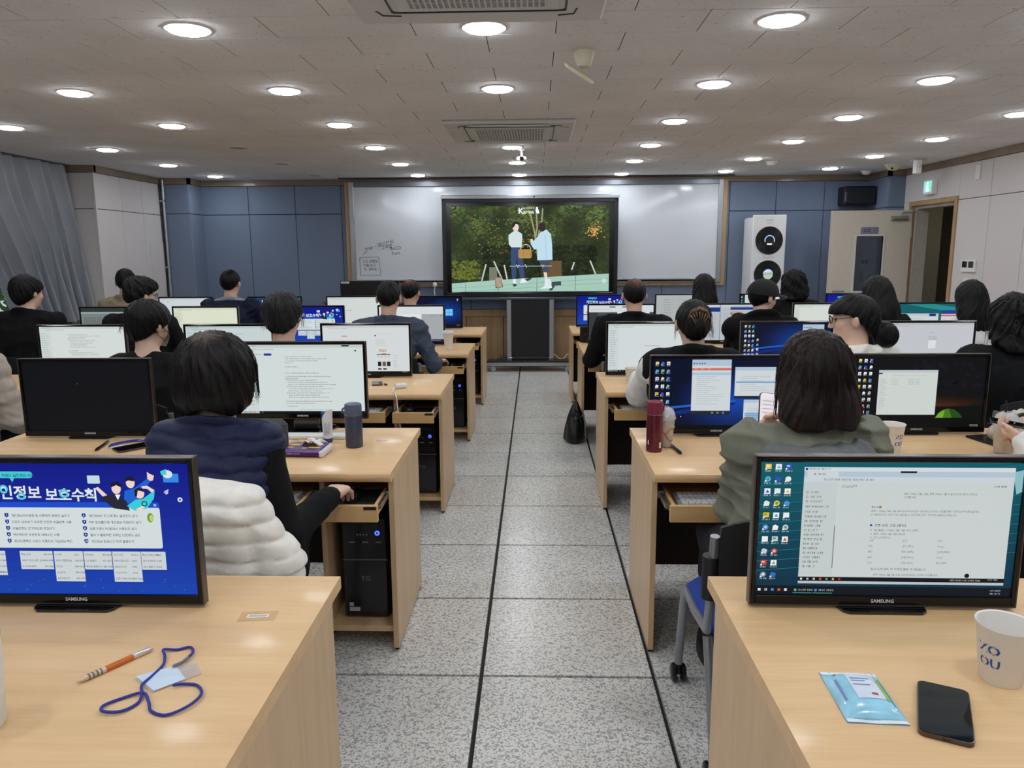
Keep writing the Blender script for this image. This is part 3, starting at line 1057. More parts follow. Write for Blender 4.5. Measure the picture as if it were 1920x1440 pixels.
tp = tower_proto()
k = 0
for r in (2, 3, 4, 5):
    x, y, z = DESK['L', r, 0]
    loc = (x + .63, y + .135, .0925)
    lab = 'black computer tower with blue power light, %s row from the big display' % ORD[5 - r]
    if k == 0:
        tp.location = loc
        tag(tp, lab, None, 'towers in the aisle desks')
    else:
        dup(tp, loc, 0, lab, 'towers in the aisle desks')
    k += 1

# ------------------------------------------------------------------ keyboards and mice in the drawers
key_m = mat('key_grey', (214, 217, 220), .5)
kbase_m = mat('keyboard_base', (150, 155, 162), .45)


def keyboard_proto():
    t = thing('keyboard', '', 'keyboard')
    MB().box(-.22, .22, -.075, .075, 0, .014, ch=.005).build('keyboard_base', kbase_m, t)
    kb = MB()
    for row in range(6):
        y = .055 - row * .0215
        x = -.208
        rs_ = random.Random(row)
        while x < .2:
            w = .018 if row < 5 else rs_.choice((.018, .022, .022, .03))
            if row == 5 and -.12 < x < 0:
                w = .1
            w = min(w, .208 - x)
            kb.box(x + .0012, x + w - .0012, y - .0085, y + .0085, .012, .019, ch=.0015)
            x += w
    kb.build('keys', key_m, t)
    return t


def mouse_proto():
    t = thing('computer_mouse', '', 'mouse')
    def f(u, v):
        a = 2 * PI * u
        s = math.sin(PI * min(1, .02 + v * .98) / 2)
        return (.03 * math.cos(a) * (1 - v ** 3 * .999), .052 * math.sin(a) * (1 - v ** 3 * .999), .034 * math.sin(PI / 2 * v ** .8) + .002)
    MB().grid(f, 24, 10, closed_u=True).build('shell', mat('mouse_black', (30, 31, 34), .15), t, smooth=True, angle=180)
    MB().tube([(0, .02, .035), (0, .035, .031)], .005, 8).build('wheel', bay_m, t)
    MB().tube([(0, .05, .01), (.01, .1, .006), (-.01, .16, .006), (.0, .22, .008)], .0018, 6).build('cable', black_m, t, smooth=True)
    return t


kp, mp_ = keyboard_proto(), mouse_proto()
ku = mu_ = 0
for side, r, u, rz in (('L', 2, 0, 0), ('L', 3, 0, .0), ('L', 4, 0, 0), ('R', 2, 0, .0), ('R', 3, 0, 0), ('R', 4, 0, 0), ('L', 5, 0, 0)):
    x, y, z = DESK[side, r, u]
    loc = (x + .302, y + .035, .5867)
    lab = 'pale grey keyboard in pulled out drawer, %s' % near_short(side, r, u)
    if ku == 0:
        kp.location = loc
        kp.rotation_euler[2] = rz
        tag(kp, lab, None, 'keyboards in drawers')
    else:
        dup(kp, loc, rz, lab, 'keyboards in drawers')
    ku += 1
for side, r, u, dx in (('L', 2, 0, .1), ('L', 3, 0, .07), ('L', 5, 0, .09), ('L', 4, 0, .12)):
    x, y, z = DESK[side, r, u]
    loc = (x + .6 + dx, y + .05, .5897)
    lab = 'black mouse in drawer, %s' % near_short(side, r, u)
    if mu_ == 0:
        mp_.location = loc
        tag(mp_, lab, None, 'mice in drawers')
    else:
        dup(mp_, loc, 0, lab, 'mice in drawers')
    mu_ += 1
# ------------------------------------------------------------------ screen pictures
def screen_mat(name, strength, rough):
    m = bpy.data.materials.new(name)
    m.use_nodes = True
    nt = m.node_tree
    b = nt.nodes['Principled BSDF']
    at = nt.nodes.new('ShaderNodeAttribute')
    at.attribute_name = 'pix'
    b.inputs['Base Color'].default_value = (.006, .006, .007, 1)
    b.inputs['Roughness'].default_value = rough
    b.inputs['Specular IOR Level'].default_value = .12
    nt.links.new(at.outputs['Color'], b.inputs['Emission Color'])
    b.inputs['Emission Strength'].default_value = strength
    m.cycles.emission_sampling = 'NONE'
    return m


SCR = screen_mat('lit_screen', .95, .35)
TVS = screen_mat('lit_display', 1.0, .25)


class Canvas:
    """flat picture of a screen; 100 wide, y down"""
    def __init__(self, bgc, H=56.25):
        self.H, self.v, self.f, self.c, self.lev = H, [], [], [], 0
        self.rs = random.Random(5)
        self.rect(0, 0, 100, H, bgc, 0)

    def poly(self, pts, col, lev=1):
        o = len(self.v)
        self.v += [(x, y, lev) for x, y in pts]
        self.f.append(tuple(range(o, o + len(pts))))
        self.c.append(lin(col))

    def rect(self, x, y, w, h, col, lev=1):
        self.poly([(x, y), (x + w, y), (x + w, y + h), (x, y + h)], col, lev)

    def ell(self, x, y, rx, ry, col, lev=1, n=14):
        self.poly([(x + rx * math.cos(2 * PI * k / n), y + ry * math.sin(2 * PI * k / n)) for k in range(n)], col, lev)

    def ring(self, x, y, r, w, col, lev=1, n=16, a0=0, a1=2 * PI):
        for k in range(n):
            a, b = a0 + (a1 - a0) * k / n, a0 + (a1 - a0) * (k + 1) / n
            self.poly([(x + math.cos(a) * (r - w), y + math.sin(a) * (r - w)), (x + math.cos(b) * (r - w), y + math.sin(b) * (r - w)),
                       (x + math.cos(b) * r, y + math.sin(b) * r), (x + math.cos(a) * r, y + math.sin(a) * r)], col, lev)

    def rrect(self, x, y, w, h, r, col, lev=1):
        p = []
        for cx, cy, a in ((x + w - r, y + r, -PI / 2), (x + w - r, y + h - r, 0), (x + r, y + h - r, PI / 2), (x + r, y + r, PI)):
            p += [(cx + r * math.cos(a + k * PI / 8), cy + r * math.sin(a + k * PI / 8)) for k in range(5)]
        self.poly(p, col, lev)

    def line(self, pts, w, col, lev=1):
        for (x0, y0), (x1, y1) in zip(pts, pts[1:]):
            l = math.hypot(x1 - x0, y1 - y0) or 1
            nx, ny = -(y1 - y0) / l * w / 2, (x1 - x0) / l * w / 2
            self.poly([(x0 + nx, y0 + ny), (x1 + nx, y1 + ny), (x1 - nx, y1 - ny), (x0 - nx, y0 - ny)], col, lev)

    def text(self, s, x, y, size, col, lev=2, bold=0., center=False, font=False):
        vs, fs, w = glyphs(s, bold, font)
        if center:
            x -= w * size / 2
        o = len(self.v)
        self.v += [(x + a * size, y - b * size, lev) for a, b in vs]
        self.f += [tuple(i + o for i in q) for q in fs]
        self.c += [lin(col)] * len(fs)
        return w * size

    def scrib(self, x, y, w, h, col, lev=2, dens=.62):
        """small illegible writing: broken glyph strokes"""
        xe = x + w
        while x < xe:
            n = self.rs.randint(2, 6)
            for k in range(n):
                if x > xe:
                    break
                gw = h * self.rs.uniform(.45, .85)
                self.rect(x, y + h * self.rs.uniform(0, .25), gw * .75, h * .22, col, lev)
                if self.rs.random() < dens:
                    self.rect(x + gw * self.rs.uniform(0, .5), y, gw * .25, h * .9, col, lev)
                self.rect(x + gw * .1, y + h * .72, gw * self.rs.uniform(.3, .7), h * .2, col, lev)
                x += gw
            x += h * .5

    def build(self, name, w, parent, m=None, loc=(0, 0, 0)):
        s = w / 100
        hx, hz = 50, self.H / 2
        me = bpy.data.meshes.new(name)
        me.from_pydata([((x - hx) * s, -.00012 * l, (hz - y) * s) for x, y, l in self.v], [], self.f)
        at = me.attributes.new('pix', 'FLOAT_COLOR', 'FACE')
        buf = np.ones((len(self.f), 4), dtype=np.float32)
        buf[:, :3] = np.array(self.c, dtype=np.float32)
        at.data.foreach_set('color', buf.ravel())
        me.materials.append(m or SCR)
        self.me = me
        return put(name, me, parent, loc)


ICON = ['e8c94a', '4a90d8', '2d6fc0', 'e8e8e8', 'd04030', '5ab0e0', 'f0f0f0', '40a060', 'f0c020', '8090a0', '3050c0', 'c8d0d8']


def icons(c, x, y, cols, dx, dy, s, lab='c8d4dc', lev=2):
    k = 0
    for i, n in enumerate(cols):
        for j in range(n):
            X, Y = x + i * dx, y + j * dy
            col = ICON[(k * 5 + i * 3) % len(ICON)]
            q = k % 4
            if q == 0:
                c.rect(X, Y, s, s * .9, col, lev)
                c.rect(X + s * .15, Y + s * .2, s * .5, s * .3, ICON[(k + 3) % 12], lev + 1)
            elif q == 1:
                c.ell(X + s / 2, Y + s / 2, s / 2, s / 2, col, lev, 12)
                c.ell(X + s / 2, Y + s / 2, s / 4, s / 4, ICON[(k + 6) % 12], lev + 1, 10)
            elif q == 2:
                c.rect(X, Y, s, s, 'eef0f0', lev)
                c.poly([(X + s * .2, Y + s * .8), (X + s * .5, Y + s * .2), (X + s * .85, Y + s * .75)], col, lev + 1)
            else:
                c.poly([(X, Y + s * .3), (X + s * .4, Y), (X + s, Y + s * .3), (X + s * .85, Y + s), (X + s * .1, Y + s)], col, lev)
            c.rect(X - .1, Y + s * .75, s * .28, s * .28, 'f4f4f4', lev + 2)
            c.scrib(X - s * .1, Y + s * 1.15, s * 1.1, s * .28, lab, lev)
            k += 1


def taskbar(c, h=2.2, col='101418', icon=True, y=None):
    y = c.H - h if y is None else y
    c.rect(0, y, 100, h, col, 1)
    if icon:
        for k, ic in enumerate(('e8e8e8', 'a8b0b8', '3a90d0', 'c05040', 'e0e0e0', '50a070')):
            c.rect(1 + k * 3.2, y + h * .3, h * .45, h * .45, ic, 2)
        c.scrib(91, y + h * .2, 6, h * .22, 'd8d8d8')
        c.scrib(91, y + h * .6, 6, h * .22, 'd8d8d8')


def hero(c, cx, cy, panes=True):
    """dark blue desktop with a bright window of light"""
    for k in range(26):
        t = k / 25
        col = tuple(int(a + (b - a) * t) for a, b in zip((4, 12, 40), (14, 70, 170)))
        r = 46 * (1 - t) + 4
        c.poly([(min(100, max(0, cx + r * math.cos(a))), min(c.H, max(0, cy + r * .62 * math.sin(a)))) for a in np.linspace(0, 2 * PI, 28)[:-1]], col, .1 + .03 * k)
    c.poly([(10, cy + 5), (cx, cy - .6), (cx, cy + .8), (14, cy + 6.5)], (30, 96, 200), 1)
    c.poly([(0, cy + 11), (cx, cy + 1), (cx, cy + 3), (0, cy + 15)], (8, 40, 120), .95)
    for i in (0, 1) if panes else ():
        for j in (0, 1):
            w, h = 6.5, 6.2
            x, y = cx + i * (w + .5), cy - h - .2 + j * (h + .4)
            c.poly([(x, y + (.8 if i == 0 and j == 0 else 0)), (x + w, y), (x + w, y + h), (x, y + h)], (110, 205, 250), 1.2)


def chat(bgc, side, lines, title=False, bar=True, red=False, dense=True):
    """browser page with a side list and written answer"""
    c = Canvas(bgc)
    c.rs = random.Random(lines * 7 + 1)
    dk = tuple(max(0, int(v * .42)) for v in (lin_to(bgc)))
    c.rect(0, 0, 100, 2.6, tuple(int(v * .93) for v in lin_to(bgc)), 1)
    c.scrib(4, .8, 11, .9, dk)
    c.scrib(7, 3.4, 22, .9, dk)
    c.rect(0, 2.6, side, c.H - 2.6, tuple(int(v * .975) for v in lin_to(bgc)), 1)
    if side:
        for k in range(16):
            c.scrib(2, 8 + k * 2.7, c.rs.uniform(4, side - 4), .85, dk)
    y = 9
    for k in range(lines):
        if c.rs.random() < .22:
            y += 2.2
            c.scrib(side + 20, y, c.rs.uniform(10, 18), 1.1, tuple(int(v * .6) for v in dk))
            y += 2
        else:
            c.scrib(side + 20 + c.rs.choice((0, 1.2, 2.4)), y, c.rs.uniform(18, 36), .8, dk)
            y += 1.7
        if y > c.H - 6:
            break
    if title:
        c.scrib(side + 30, c.H * .45, 17, 1.3, dk)
    if bar:
        taskbar(c, 1.8)
    return c


def lin_to(c):
    return tuple(int(c[i:i + 2], 16) for i in (0, 2, 4)) if isinstance(c, str) else tuple(c)


def poster():
    c = Canvas((10, 32, 150))
    for k in range(12):
        t = k / 11
        c.rect(0, k * 56.25 / 12, 100, 56.25 / 12 + .05, tuple(int(a + (b - a) * t) for a, b in zip((8, 22, 138), (20, 66, 176))), .2)
    W_ = (226, 236, 240)
    TQ = (70, 205, 215)
    c.rrect(20, 3.6, 17, 2.8, 1.3, TQ, 1)
    c.poly([(27.5, 6.2), (29.5, 6.2), (28.6, 8.2)], TQ, 1)
    c.text('생활 속에서 실천해야 하는', 21.2, 5.8, 1.55, (14, 60, 110), 2, .01)
    x = 17
    for s, hi in (('개', 0), ('인', 1), ('정', 1), ('보', 0)):
        c.text(s, x, 14.8, 6.2, W_, 2, .022, False, True)
        x += 5.7
    x = 41.2
    for s in '보호수칙':
        c.text(s, x, 15.6, 6.0, W_, 2, .022, False, True)
        x += 5.3
    for px, py, r in ((24.6, 11.0, 1.8), (31.6, 14.0, 1.6), (48.9, 12.8, 1.9)):
        c.ring(px, py, r, .75, TQ, 3)
    # three cheerful figures
    skin = (244, 214, 204)
    c.poly([(63.4, 14.6), (66, 13.5), (70, 13), (74, 16), (75, 20), (68.5, 19)], (34, 36, 52), 3)
    c.poly([(64.5, 14), (61.8, 10.5), (63, 10), (66.5, 13.6)], skin, 3)
    c.ell(70.3, 10.6, 1.9, 2.4, skin, 4)
    c.poly([(68.2, 10.2), (68.5, 8.2), (71, 7.6), (72.8, 9.4), (72, 10), (70.5, 9.2)], (24, 22, 34), 5)
    c.poly([(69.6, 13.2), (70.6, 15.6), (71.8, 13.2)], (240, 244, 248), 4)
    c.poly([(72.8, 16.8), (73.6, 11.6), (77.5, 10.6), (83.4, 6.2), (84.6, 7.4), (79.5, 13.2), (79, 16.8)], (26, 98, 210), 2)
    c.ell(76.2, 8.2, 1.8, 2.3, skin, 4)
    c.poly([(74.2, 8), (74.4, 6), (77, 5.4), (78.2, 7), (77.6, 7.6), (75.4, 7.2)], (24, 22, 34), 5)
    c.poly([(83.2, 6.4), (83.3, 3.6), (84.3, 4.4), (86, 5.2), (85.4, 7.2), (84.2, 7.4)], skin, 4)
    c.poly([(74, 18), (77.6, 15.4), (80.6, 15), (85.8, 11.2), (85.2, 14.8), (82, 19), (77, 20)], (58, 205, 220), 5)
    c.ell(79.6, 12.6, 1.9, 2.3, skin, 6)
    c.poly([(77.6, 14), (77.6, 11.2), (79.6, 10), (81.6, 11.2), (81.4, 12), (79, 11.4), (78.4, 14)], (24, 22, 34), 7)
    c.poly([(85.6, 11.2), (83, 9.4), (80.6, 9.6), (80.8, 10.5), (83, 10.8), (84.6, 12.4)], skin, 7)
    c.ring(81.2, 17, 1.2, .4, (24, 30, 60), 8)
    c.poly([(77.4, 19.4), (80, 18), (81.4, 18.4), (79, 20)], skin, 8)
    c.rrect(59, 5.2, 5, 3.4, .3, (196, 222, 230), 3)
    c.ell(91.4, 4.6, 2, 1.7, (220, 234, 244), 4)
    c.poly([(88.6, 3.4), (91, 2.4), (91, 4.8), (89, 5)], TQ, 5)
    c.rrect(89.5, 4.4, 6.2, 3.6, .3, (50, 140, 230), 3)
    c.line([(89.4, 12.4), (90.4, 11.4), (91, 12.4), (90, 13), (91.2, 11)], .5, (196, 206, 240), 3)
    c.ring(95.6, 15.3, 1.0, .55, (235, 240, 250), 3)
    # list box
    c.rrect(12, 16.5, 75, 4, .8, (24, 76, 205), 1)
    c.rrect(12, 18.8, 75, 17.4, .8, (214, 224, 224), 1.2)
    c.text('×', 84.5, 18.6, 2.6, (235, 240, 250), 2)
    for k in range(3):
        c.ell(18 + 1.1 * k, 17.7, .3, .3, (235, 240, 250), 2)
    A = ['개인정보처리방침 및 이용약관 꼼꼼히 살피기', '타인이 유추하기 어려운 안전한 비밀번호 사용', '비밀번호는 주기적으로 변경하기',
         '본인확인은 주민번호 대체수단 사용', '명의도용확인 서비스 이용하여 가입정보 확인']
    B = ['개인정보는 친구에게도 알려주지 않기', 'P2P 공유폴더에 개인정보 저장하지 않기', '금융거래는 PC방에서 이용하지 않기',
         '출처가 불명확한 자료는 다운로드 금지', '개인정보 침해신고 적극 활용하기']
    for k in range(5):
        y = 22.2 + k * 2.75
        for X, n, s in ((24.5, k + 1, A[k]), (56, k + 6, B[k])):
            c.poly([(X - .8, y - .9), (X + .8, y - .9), (X + .8, y + .3), (X, y + 1), (X - .8, y + .3)], (22, 50, 150), 2)
            c.text(str(n), X, y + .35, 1.2, (235, 240, 250), 3, .01, True)
            c.text(s, X + 1.9, y + .55, 1.32, (36, 44, 66), 2, .006)
    c.rrect(16.4, 31.8, 2.8, 2.9, .3, (226, 186, 40), 3)
    c.ring(17.8, 31.6, 1.2, .45, (60, 60, 70), 2.8, 12, PI, 2 * PI)
    c.ell(17.8, 33, .4, .5, (60, 50, 20), 4)
    c.ell(83, 23, 1.3, 2, (120, 150, 60), 3)
    c.ell(83.4, 23.2, .8, 1.4, (190, 214, 110), 4)
    # telephone lists
    T = [(12, 11.6, 10, [('특실/PCT 심사', '479-3661'), ('상표/디자인 심사', '479-3663'), ('출원 접수', '479-3674'), ('종합 등록/심판 행정', '479-3684')]),
         (28, 0, 13.5, [('특실 검색', '483-4779'), ('상표/디자인/심판 검색', '483-4788'), ('K-PION/ZIPO', '479-3645')]),
         (42, 0, 12, [('E-사랑', '5362'), ('공직자 통합메일', '1600-3073'), ('온나라', '489-3220'), ('성과관리', '489-3208'), ('KIPO메신저', '489-3207')]),
         (54.3, 0, 11.4, [('KOASIS', '489-3204'), ('나라배움터', '601-4012'), ('특허청 홈페이지', '489-3206')]),
         (66, 0, 11.6, [('전산 지원', '0275-6'), ('KIPO 클라우드', '5634'), ('NAS/디스크', '5946'), ('G-드라이브', '5626'), ('인증서/메신저변경', '475-4264')]),
         (77.8, 0, 10, [('통신(전화)지원팀', '6513'), ('보안관제센터', '5188'), ('청사 출동 신고', '1472')])]
    for X, _, w, rows in T:
        h = {3: 7.9, 4: 10.6, 5: 13.2}[len(rows)]
        c.rect(X, 37.6, w, h, (206, 214, 216), 1.2)
        for j, (a, b) in enumerate(rows):
            c.text(a, X + .6, 39.4 + j * 2.6, 1.0, (40, 46, 60), 2)
            c.text(b, X + w - 3.8, 39.4 + j * 2.6, 1.0, (40, 46, 60), 2)
    for k in range(26):
        x, y = c.rs.uniform(3, 96), c.rs.uniform(49, 55)
        c.ell(x, y, .15, .15, (130, 170, 230), 2, 6)
    return c


def scr_L2a():
    c = Canvas((9, 11, 16))
    c.ell(43, 18, .25, .3, (190, 195, 200), 1, 8)
    return c


def scr_L2b():
    c = chat((212, 222, 220), 15, 0)
    c.rs = random.Random(4)
    dk = (88, 94, 98)
    c.rrect(21, 7.1, 6.4, 1.8, .85, (30, 50, 160), 2)
    c.scrib(3, 7.5, 16, .9, dk)
    c.ell(94, 5, .7, .7, (30, 30, 40), 2, 10)
    c.rect(83, .4, 6, 1.2, (24, 24, 30), 2)
    c.rect(13, 10, .35, 25, (120, 126, 128), 2)
    y = 9.4
    for w, ind, b in ((22, 0, 0), (33, 1, 0), (26, 1, 0), (5, 1, 0), (0, 0, 0), (11, 0, 0), (0, 0, 0), (0, 0, 0)):
        if w:
            c.scrib(37 + ind, y, w, .85, dk)
        y += 1.65
    c.text('2. NMF : 전체적으로 정렬 코드 그래프 요약/생성 요청', 37, y + 1, 1.25, (70, 76, 80), 2)
    y += 2.6
    for s in ('2.1. Graph Partitioning and Sparse Matrix Ordering using Reinforcement Learning and', 'Graph Neural Networks'):
        c.text(s, 37, y + 1, 1.05, (70, 76, 80), 2, .008)
        y += 1.7
    for k in range(9):
        c.scrib(38 + (1.2 if k % 3 else 0), y, 24 + (k * 7) % 16, .85, dk)
        y += 1.75
    y += 1.2
    for s in ('2.2. Optimization-Based Algebraic Multigrid Coarsening Using Reinforcement Learning', 'Transactions (v.s. NMF preconditioner), ML Learning)'):
        c.text(s, 37, y + 1, 1.05, (70, 76, 80), 2, .008)
        y += 1.7
    c.scrib(38, y + 1.2, 8, .85, dk)
    c.scrib(48, 53, 24, .7, (130, 136, 140))
    return c


def scr_L3c():
    c = chat((214, 219, 219), 0, 0)
    c.text('note', 22, 13.6, 3.4, (190, 60, 70), 2, .01)
    c.ell(61, 12, .9, .9, (40, 60, 160), 2)
    c.scrib(64, 10, 18, .6, (140, 146, 150))
    for k in range(4):
        c.scrib(61, 17 + 2 * k, 10 + 3 * (k % 2), .8, (130, 136, 140))
    c.text('몽글상', 65, 31, 3.2, (205, 90, 60), 2, .02)
    c.rect(62, 34, 16, .9, (60, 60, 64), 2)
    c.rect(68, 33.2, 5, .8, (210, 120, 60), 3)
    for k in range(4):
        c.rect(63 + 4.2 * k, 36.4, 1, 1.2, (110, 114, 118), 2)
    c.rrect(63, 43, 4, 5.4, .5, (28, 28, 32), 2)
    c.rrect(68.4, 43, 4, 5.4, .5, (120, 84, 60), 2)
    c.rrect(73.6, 43, 4, 5.4, .5, (40, 38, 40), 2)
    c.rect(63, 51, 4, 1.6, (28, 28, 32), 2)
    c.rect(69, 51, 4, 1.6, (28, 28, 32), 2)
    for k in range(6):
        c.scrib(81, 36 + 2.6 * k, 5, .8, (120, 126, 130))
    return c


def scr_table():
    c = Canvas((120, 130, 130))
    c.rect(0, 0, 100, 6, (44, 56, 54), 1)
    c.rect(0, 6, 100, 3, (150, 158, 158), 1)
    for k in range(22):
        c.rect(4 + k * 3.4, 14, 2.4, 40, (104, 112, 114), 1)
    for k in range(18):
        c.scrib(60, 12 + 2.4 * k, 34, .9, (70, 78, 80))
    return c


def scr_L4b():
    c = chat((222, 228, 206), 14, 0)
    c.scrib(48, 41, 18, 1.3, (120, 126, 110))
    return c


def scr_L4d():
    c = Canvas((166, 172, 174))
    c.rect(0, 0, 100, 12, (216, 222, 224), 1)
    c.rect(0, 12, 66, 42, (226, 232, 232), 1)
    c.poly([(36, 26), (42, 21), (49, 27), (42, 33)], (190, 196, 196), 2)
    c.scrib(80, 14, 10, 1.1, (70, 78, 96))
    c.ell(96, 14.5, .8, .8, (40, 70, 160), 2)
    c.rect(0, 52, 100, 4.3, (16, 26, 66), 2)
    c.scrib(70, 53.5, 26, 1.1, (190, 200, 220), 3)
    return c


def scr_L5a():
    c = chat((206, 216, 218), 8, 0)
    c.rect(24, 16, 40, 26, (16, 18, 22), 3)
    c.rect(15, 7, 1.6, 1.6, (40, 40, 46), 3)
    return c


def scr_L5b():
    c = Canvas((20, 70, 110))
    c.rect(45, 0, 55, 14, (24, 110, 110), 1)
    c.rect(25, 5, 22, 14, (226, 230, 234), 2)
    c.rect(25, 9, 22, 2, (196, 96, 84), 3)
    c.rect(46, 17, 34, 22, (214, 220, 224), 2)
    return c


def scr_hero():
    c = Canvas((6, 14, 44))
    hero(c, 70, 30)
    c.rect(92, 4, 1.8, 2.4, (230, 234, 240), 2)
    c.scrib(91, 7.4, 3.6, .8, 'd8e0e8')
    taskbar(c, 2.4, '0a0e16')
    return c


def scr_R1():
    c = Canvas((10, 74, 92))
    for k in range(14):
        t = k / 13
        c.rect(0, k * 4.02, 100, 4.05, tuple(int(a + (b - a) * t) for a, b in zip((14, 92, 104), (6, 48, 70))), .2)
    for k in range(10):
        y = 8 + 4 * k
        c.line([(0, y + 2), (22, y), (60, y - 3), (100, y - 7)], .3, (20, 110, 122), .5)
    c.poly([(96, 4), (100, 3), (100, 12), (98, 13)], (140, 190, 196), .6)
    icons(c, 1.8, 1, (10, 10, 7), 3.9, 5.05, 2.3)
    B_ = (203, 211, 210)
    c.rect(16.8, 2.2, 80, 48, B_, 3)
    c.rect(16.8, 2.2, 80, 1.7, (212, 220, 222), 3.1)
    c.rect(17.2, 2.6, .9, .9, (30, 50, 140), 3.3)
    c.scrib(18.4, 2.7, 8, .75, (80, 86, 96), 3.3)
    c.rect(16.8, 3.9, 80, 2.2, (180, 198, 214), 3.2)
    c.rect(18, 4, 12, 2.1, (206, 214, 216), 3.3)
    c.scrib(20.4, 4.7, 4.6, .8, (70, 74, 80), 3.5)
    c.rect(53.5, 3.7, 6.2, .75, (20, 22, 28), 3.6)
    c.rect(16.8, 6.1, 80, 2.2, (202, 212, 218), 3.2)
    c.scrib(24.5, 6.9, 19, .8, (96, 102, 108), 3.4)
    dk = (84, 90, 92)
    c.rect(16.8, 8.3, 13, 39.4, (197, 206, 206), 3.15)
    c.text('ChatGPT', 31.3, 10.6, 1.6, (120, 126, 128), 3.5)
    c.scrib(89.5, 9.4, 4.4, .9, dk, 3.4)
    L_ = ['새 채팅', '채팅 검색', '라이브러리']
    for k, s in enumerate(L_):
        c.text(s, 19.6, 13 + k * 1.9, 1.1, dk, 3.4)
        c.ring(18.4, 12.6 + k * 1.9, .5, .15, dk, 3.4, 8)
    c.scrib(18, 18.2, 9, .8, (70, 76, 78), 3.4)
    for k in range(13):
        c.scrib(18, 20.4 + k * 1.92, 5 + (k * 3) % 4, .95, dk, 3.4)
    c.rect(29.6, 26.5, .35, 18, (116, 122, 124), 3.4)
    c.text('양력 1966년 2월 12일, 음력 1966년 1월 12일 20시경 태어난 여자의', 55.5, 13.4, 1.02, dk, 3.4)
    c.text('사주를 봐줘', 55.5, 14.8, 1.02, dk, 3.4)
    c.text('좋아요', 43.4, 19, 1.1, dk, 3.4)
    c.ell(46.8, 18.6, .55, .55, (170, 120, 50), 3.5, 10)
    c.text('양력 **1966년 2월 12일 20시경(저녁 8시경)**에 태어난 여자의 사주를 음력 기준으로 분석해드릴게요.', 43.4, 20.6, 1.0, dk, 3.4)
    c.text('이 정보에 따라 시주가 약간 달라질 수 있으므로, 먼저 기준으로 설명드리겠습니다.', 43.4, 22.1, 1.0, dk, 3.4)
    c.poly([(43.2, 26.2), (43.8, 25.6), (44.4, 26.2), (43.8, 26.8)], (50, 70, 170), 3.5)
    c.text('기본 사주 구성 (명식)', 45, 26.7, 1.4, (50, 54, 58), 3.4, .012)
    for k, s in enumerate(('생년월일시: 1966년 2월 12일 20시 (양력)', '음력: 1966년 1월 12일 해시경', '간지 (사주명식):')):
        c.ell(44, 28.2 + 1.55 * k, .22, .22, dk, 3.5, 6)
        c.text(s, 45, 28.6 + 1.55 * k, 1.02, dk, 3.4)
    for k, (a, b, d) in enumerate((('구분', '천간', '지지'), ('연주', '갑자 (목수)', '자(수)'), ('월주', '병인 (화목)', '인(목)호랑이'), ('일주', '정해 (화수)', '자(수)'), ('시주', '신해 (금수)', '해(수)돼지'))):
        y = 33 + 2.35 * k
        c.text(a, 43.4, y, 1.02, dk, 3.4)
        c.text(b, 56.4, y, 1.02, dk, 3.4)
        c.text(d, 70, y, 1.02, dk, 3.4)
    c.text('일간(나)은 병화, 즉 "따뜻한 불빛" 에 해당합니다', 45, 45.2, 1.1, (60, 64, 68), 3.4)
    c.text('양력 1966년 8월 2일 오후 10시경 태어난 여자의 사주를 봐줘', 46, 47.6, 1.02, dk, 3.4)
    c.ell(82.4, 47.3, .95, .95, (14, 14, 18), 3.6, 14)
    c.rect(16.8, 48.4, 80, 1.8, (12, 18, 28), 3.4)
    for k, q in enumerate(('e8e8e8', 'b0b8c0', 'c8ccd0', 'e06030', '60b060', 'e8c050', 'c03030')):
        c.rect(17.6 + 2.5 * k, 48.9, .8, .8, q, 3.6)
    c.scrib(76, 49, 12, .7, (190, 190, 190), 3.6)
    c.scrib(90.5, 48.7, 3.6, .6, (190, 190, 190), 3.6)
    c.rect(16.8, 50.2, 80, 1.1, (188, 196, 198), 3.4)
    c.rect(0, 52.4, 100, 3.85, (12, 20, 28), 1)
    for k, q in enumerate(('e8e8e8', 'a0a8b0', '3a90d0', 'd05040', 'd8dce0')):
        c.rect(1.2 + 2.6 * k, 53.6, 1.1, 1.1, q, 2)
    for k in range(2):
        c.ell(16 + 8 * k, 54.2, .6, .6, ('50b080', '5080c0')[k], 2, 10)
        c.scrib(17.2 + 8 * k, 53.8, 5.6, .8, 'a8b4bc')
        c.rect(15 + 8 * k, 55.3, 7.6, .3, '4a8c80', 2)
    c.scrib(92, 53.3, 4, .7, 'b8c0c8')
    c.scrib(92, 54.6, 4, .7, 'b8c0c8')
    return c


def doc_window(c, x, y, w, h, lev=3, red=False, bar=True, blue=0):
    c.rect(x, y, w, h, (208, 216, 220), lev)
    c.rect(x, y, w, h * .12, (176, 196, 214), lev + .1)
    if red:
        for k in range(5):
            c.ell(x + 1.6 + k * 2, y + h * .075, .6, .6, (70, 100, 140), lev + .3, 8)
        c.rect(x, y + h * .165, w, h * .045, (206, 110, 92), lev + .2)
        for k in range(3):
            c.scrib(x + 2 + 5 * k, y + h * .175, 2.4, .8, (240, 220, 214), lev + .3)
        c.rect(x, y + h * .25, w, h * .05, (166, 200, 226), lev + .2)
    n = int(h * .62 / 1.6)
    for k in range(n):
        c.scrib(x + w * .12, y + h * .32 + k * 1.6, c.rs.uniform(w * .25, w * .75), .55, (130, 138, 146), lev + .3)
    for k in range(blue):
        c.rect(x + 1, y + h * .5 + k * 1.5, w * c.rs.uniform(.6, .9), 1.1, (110, 160, 214), lev + .4)
    if bar:
        c.rect(x, y + h, w, h * .07 + .6, (30, 38, 54), lev)
        for k in range(3):
            c.ring(x + w * (.55 + .14 * k), y + h + h * .035 + .3, .8, .2, (200, 206, 212), lev + .3, 8)


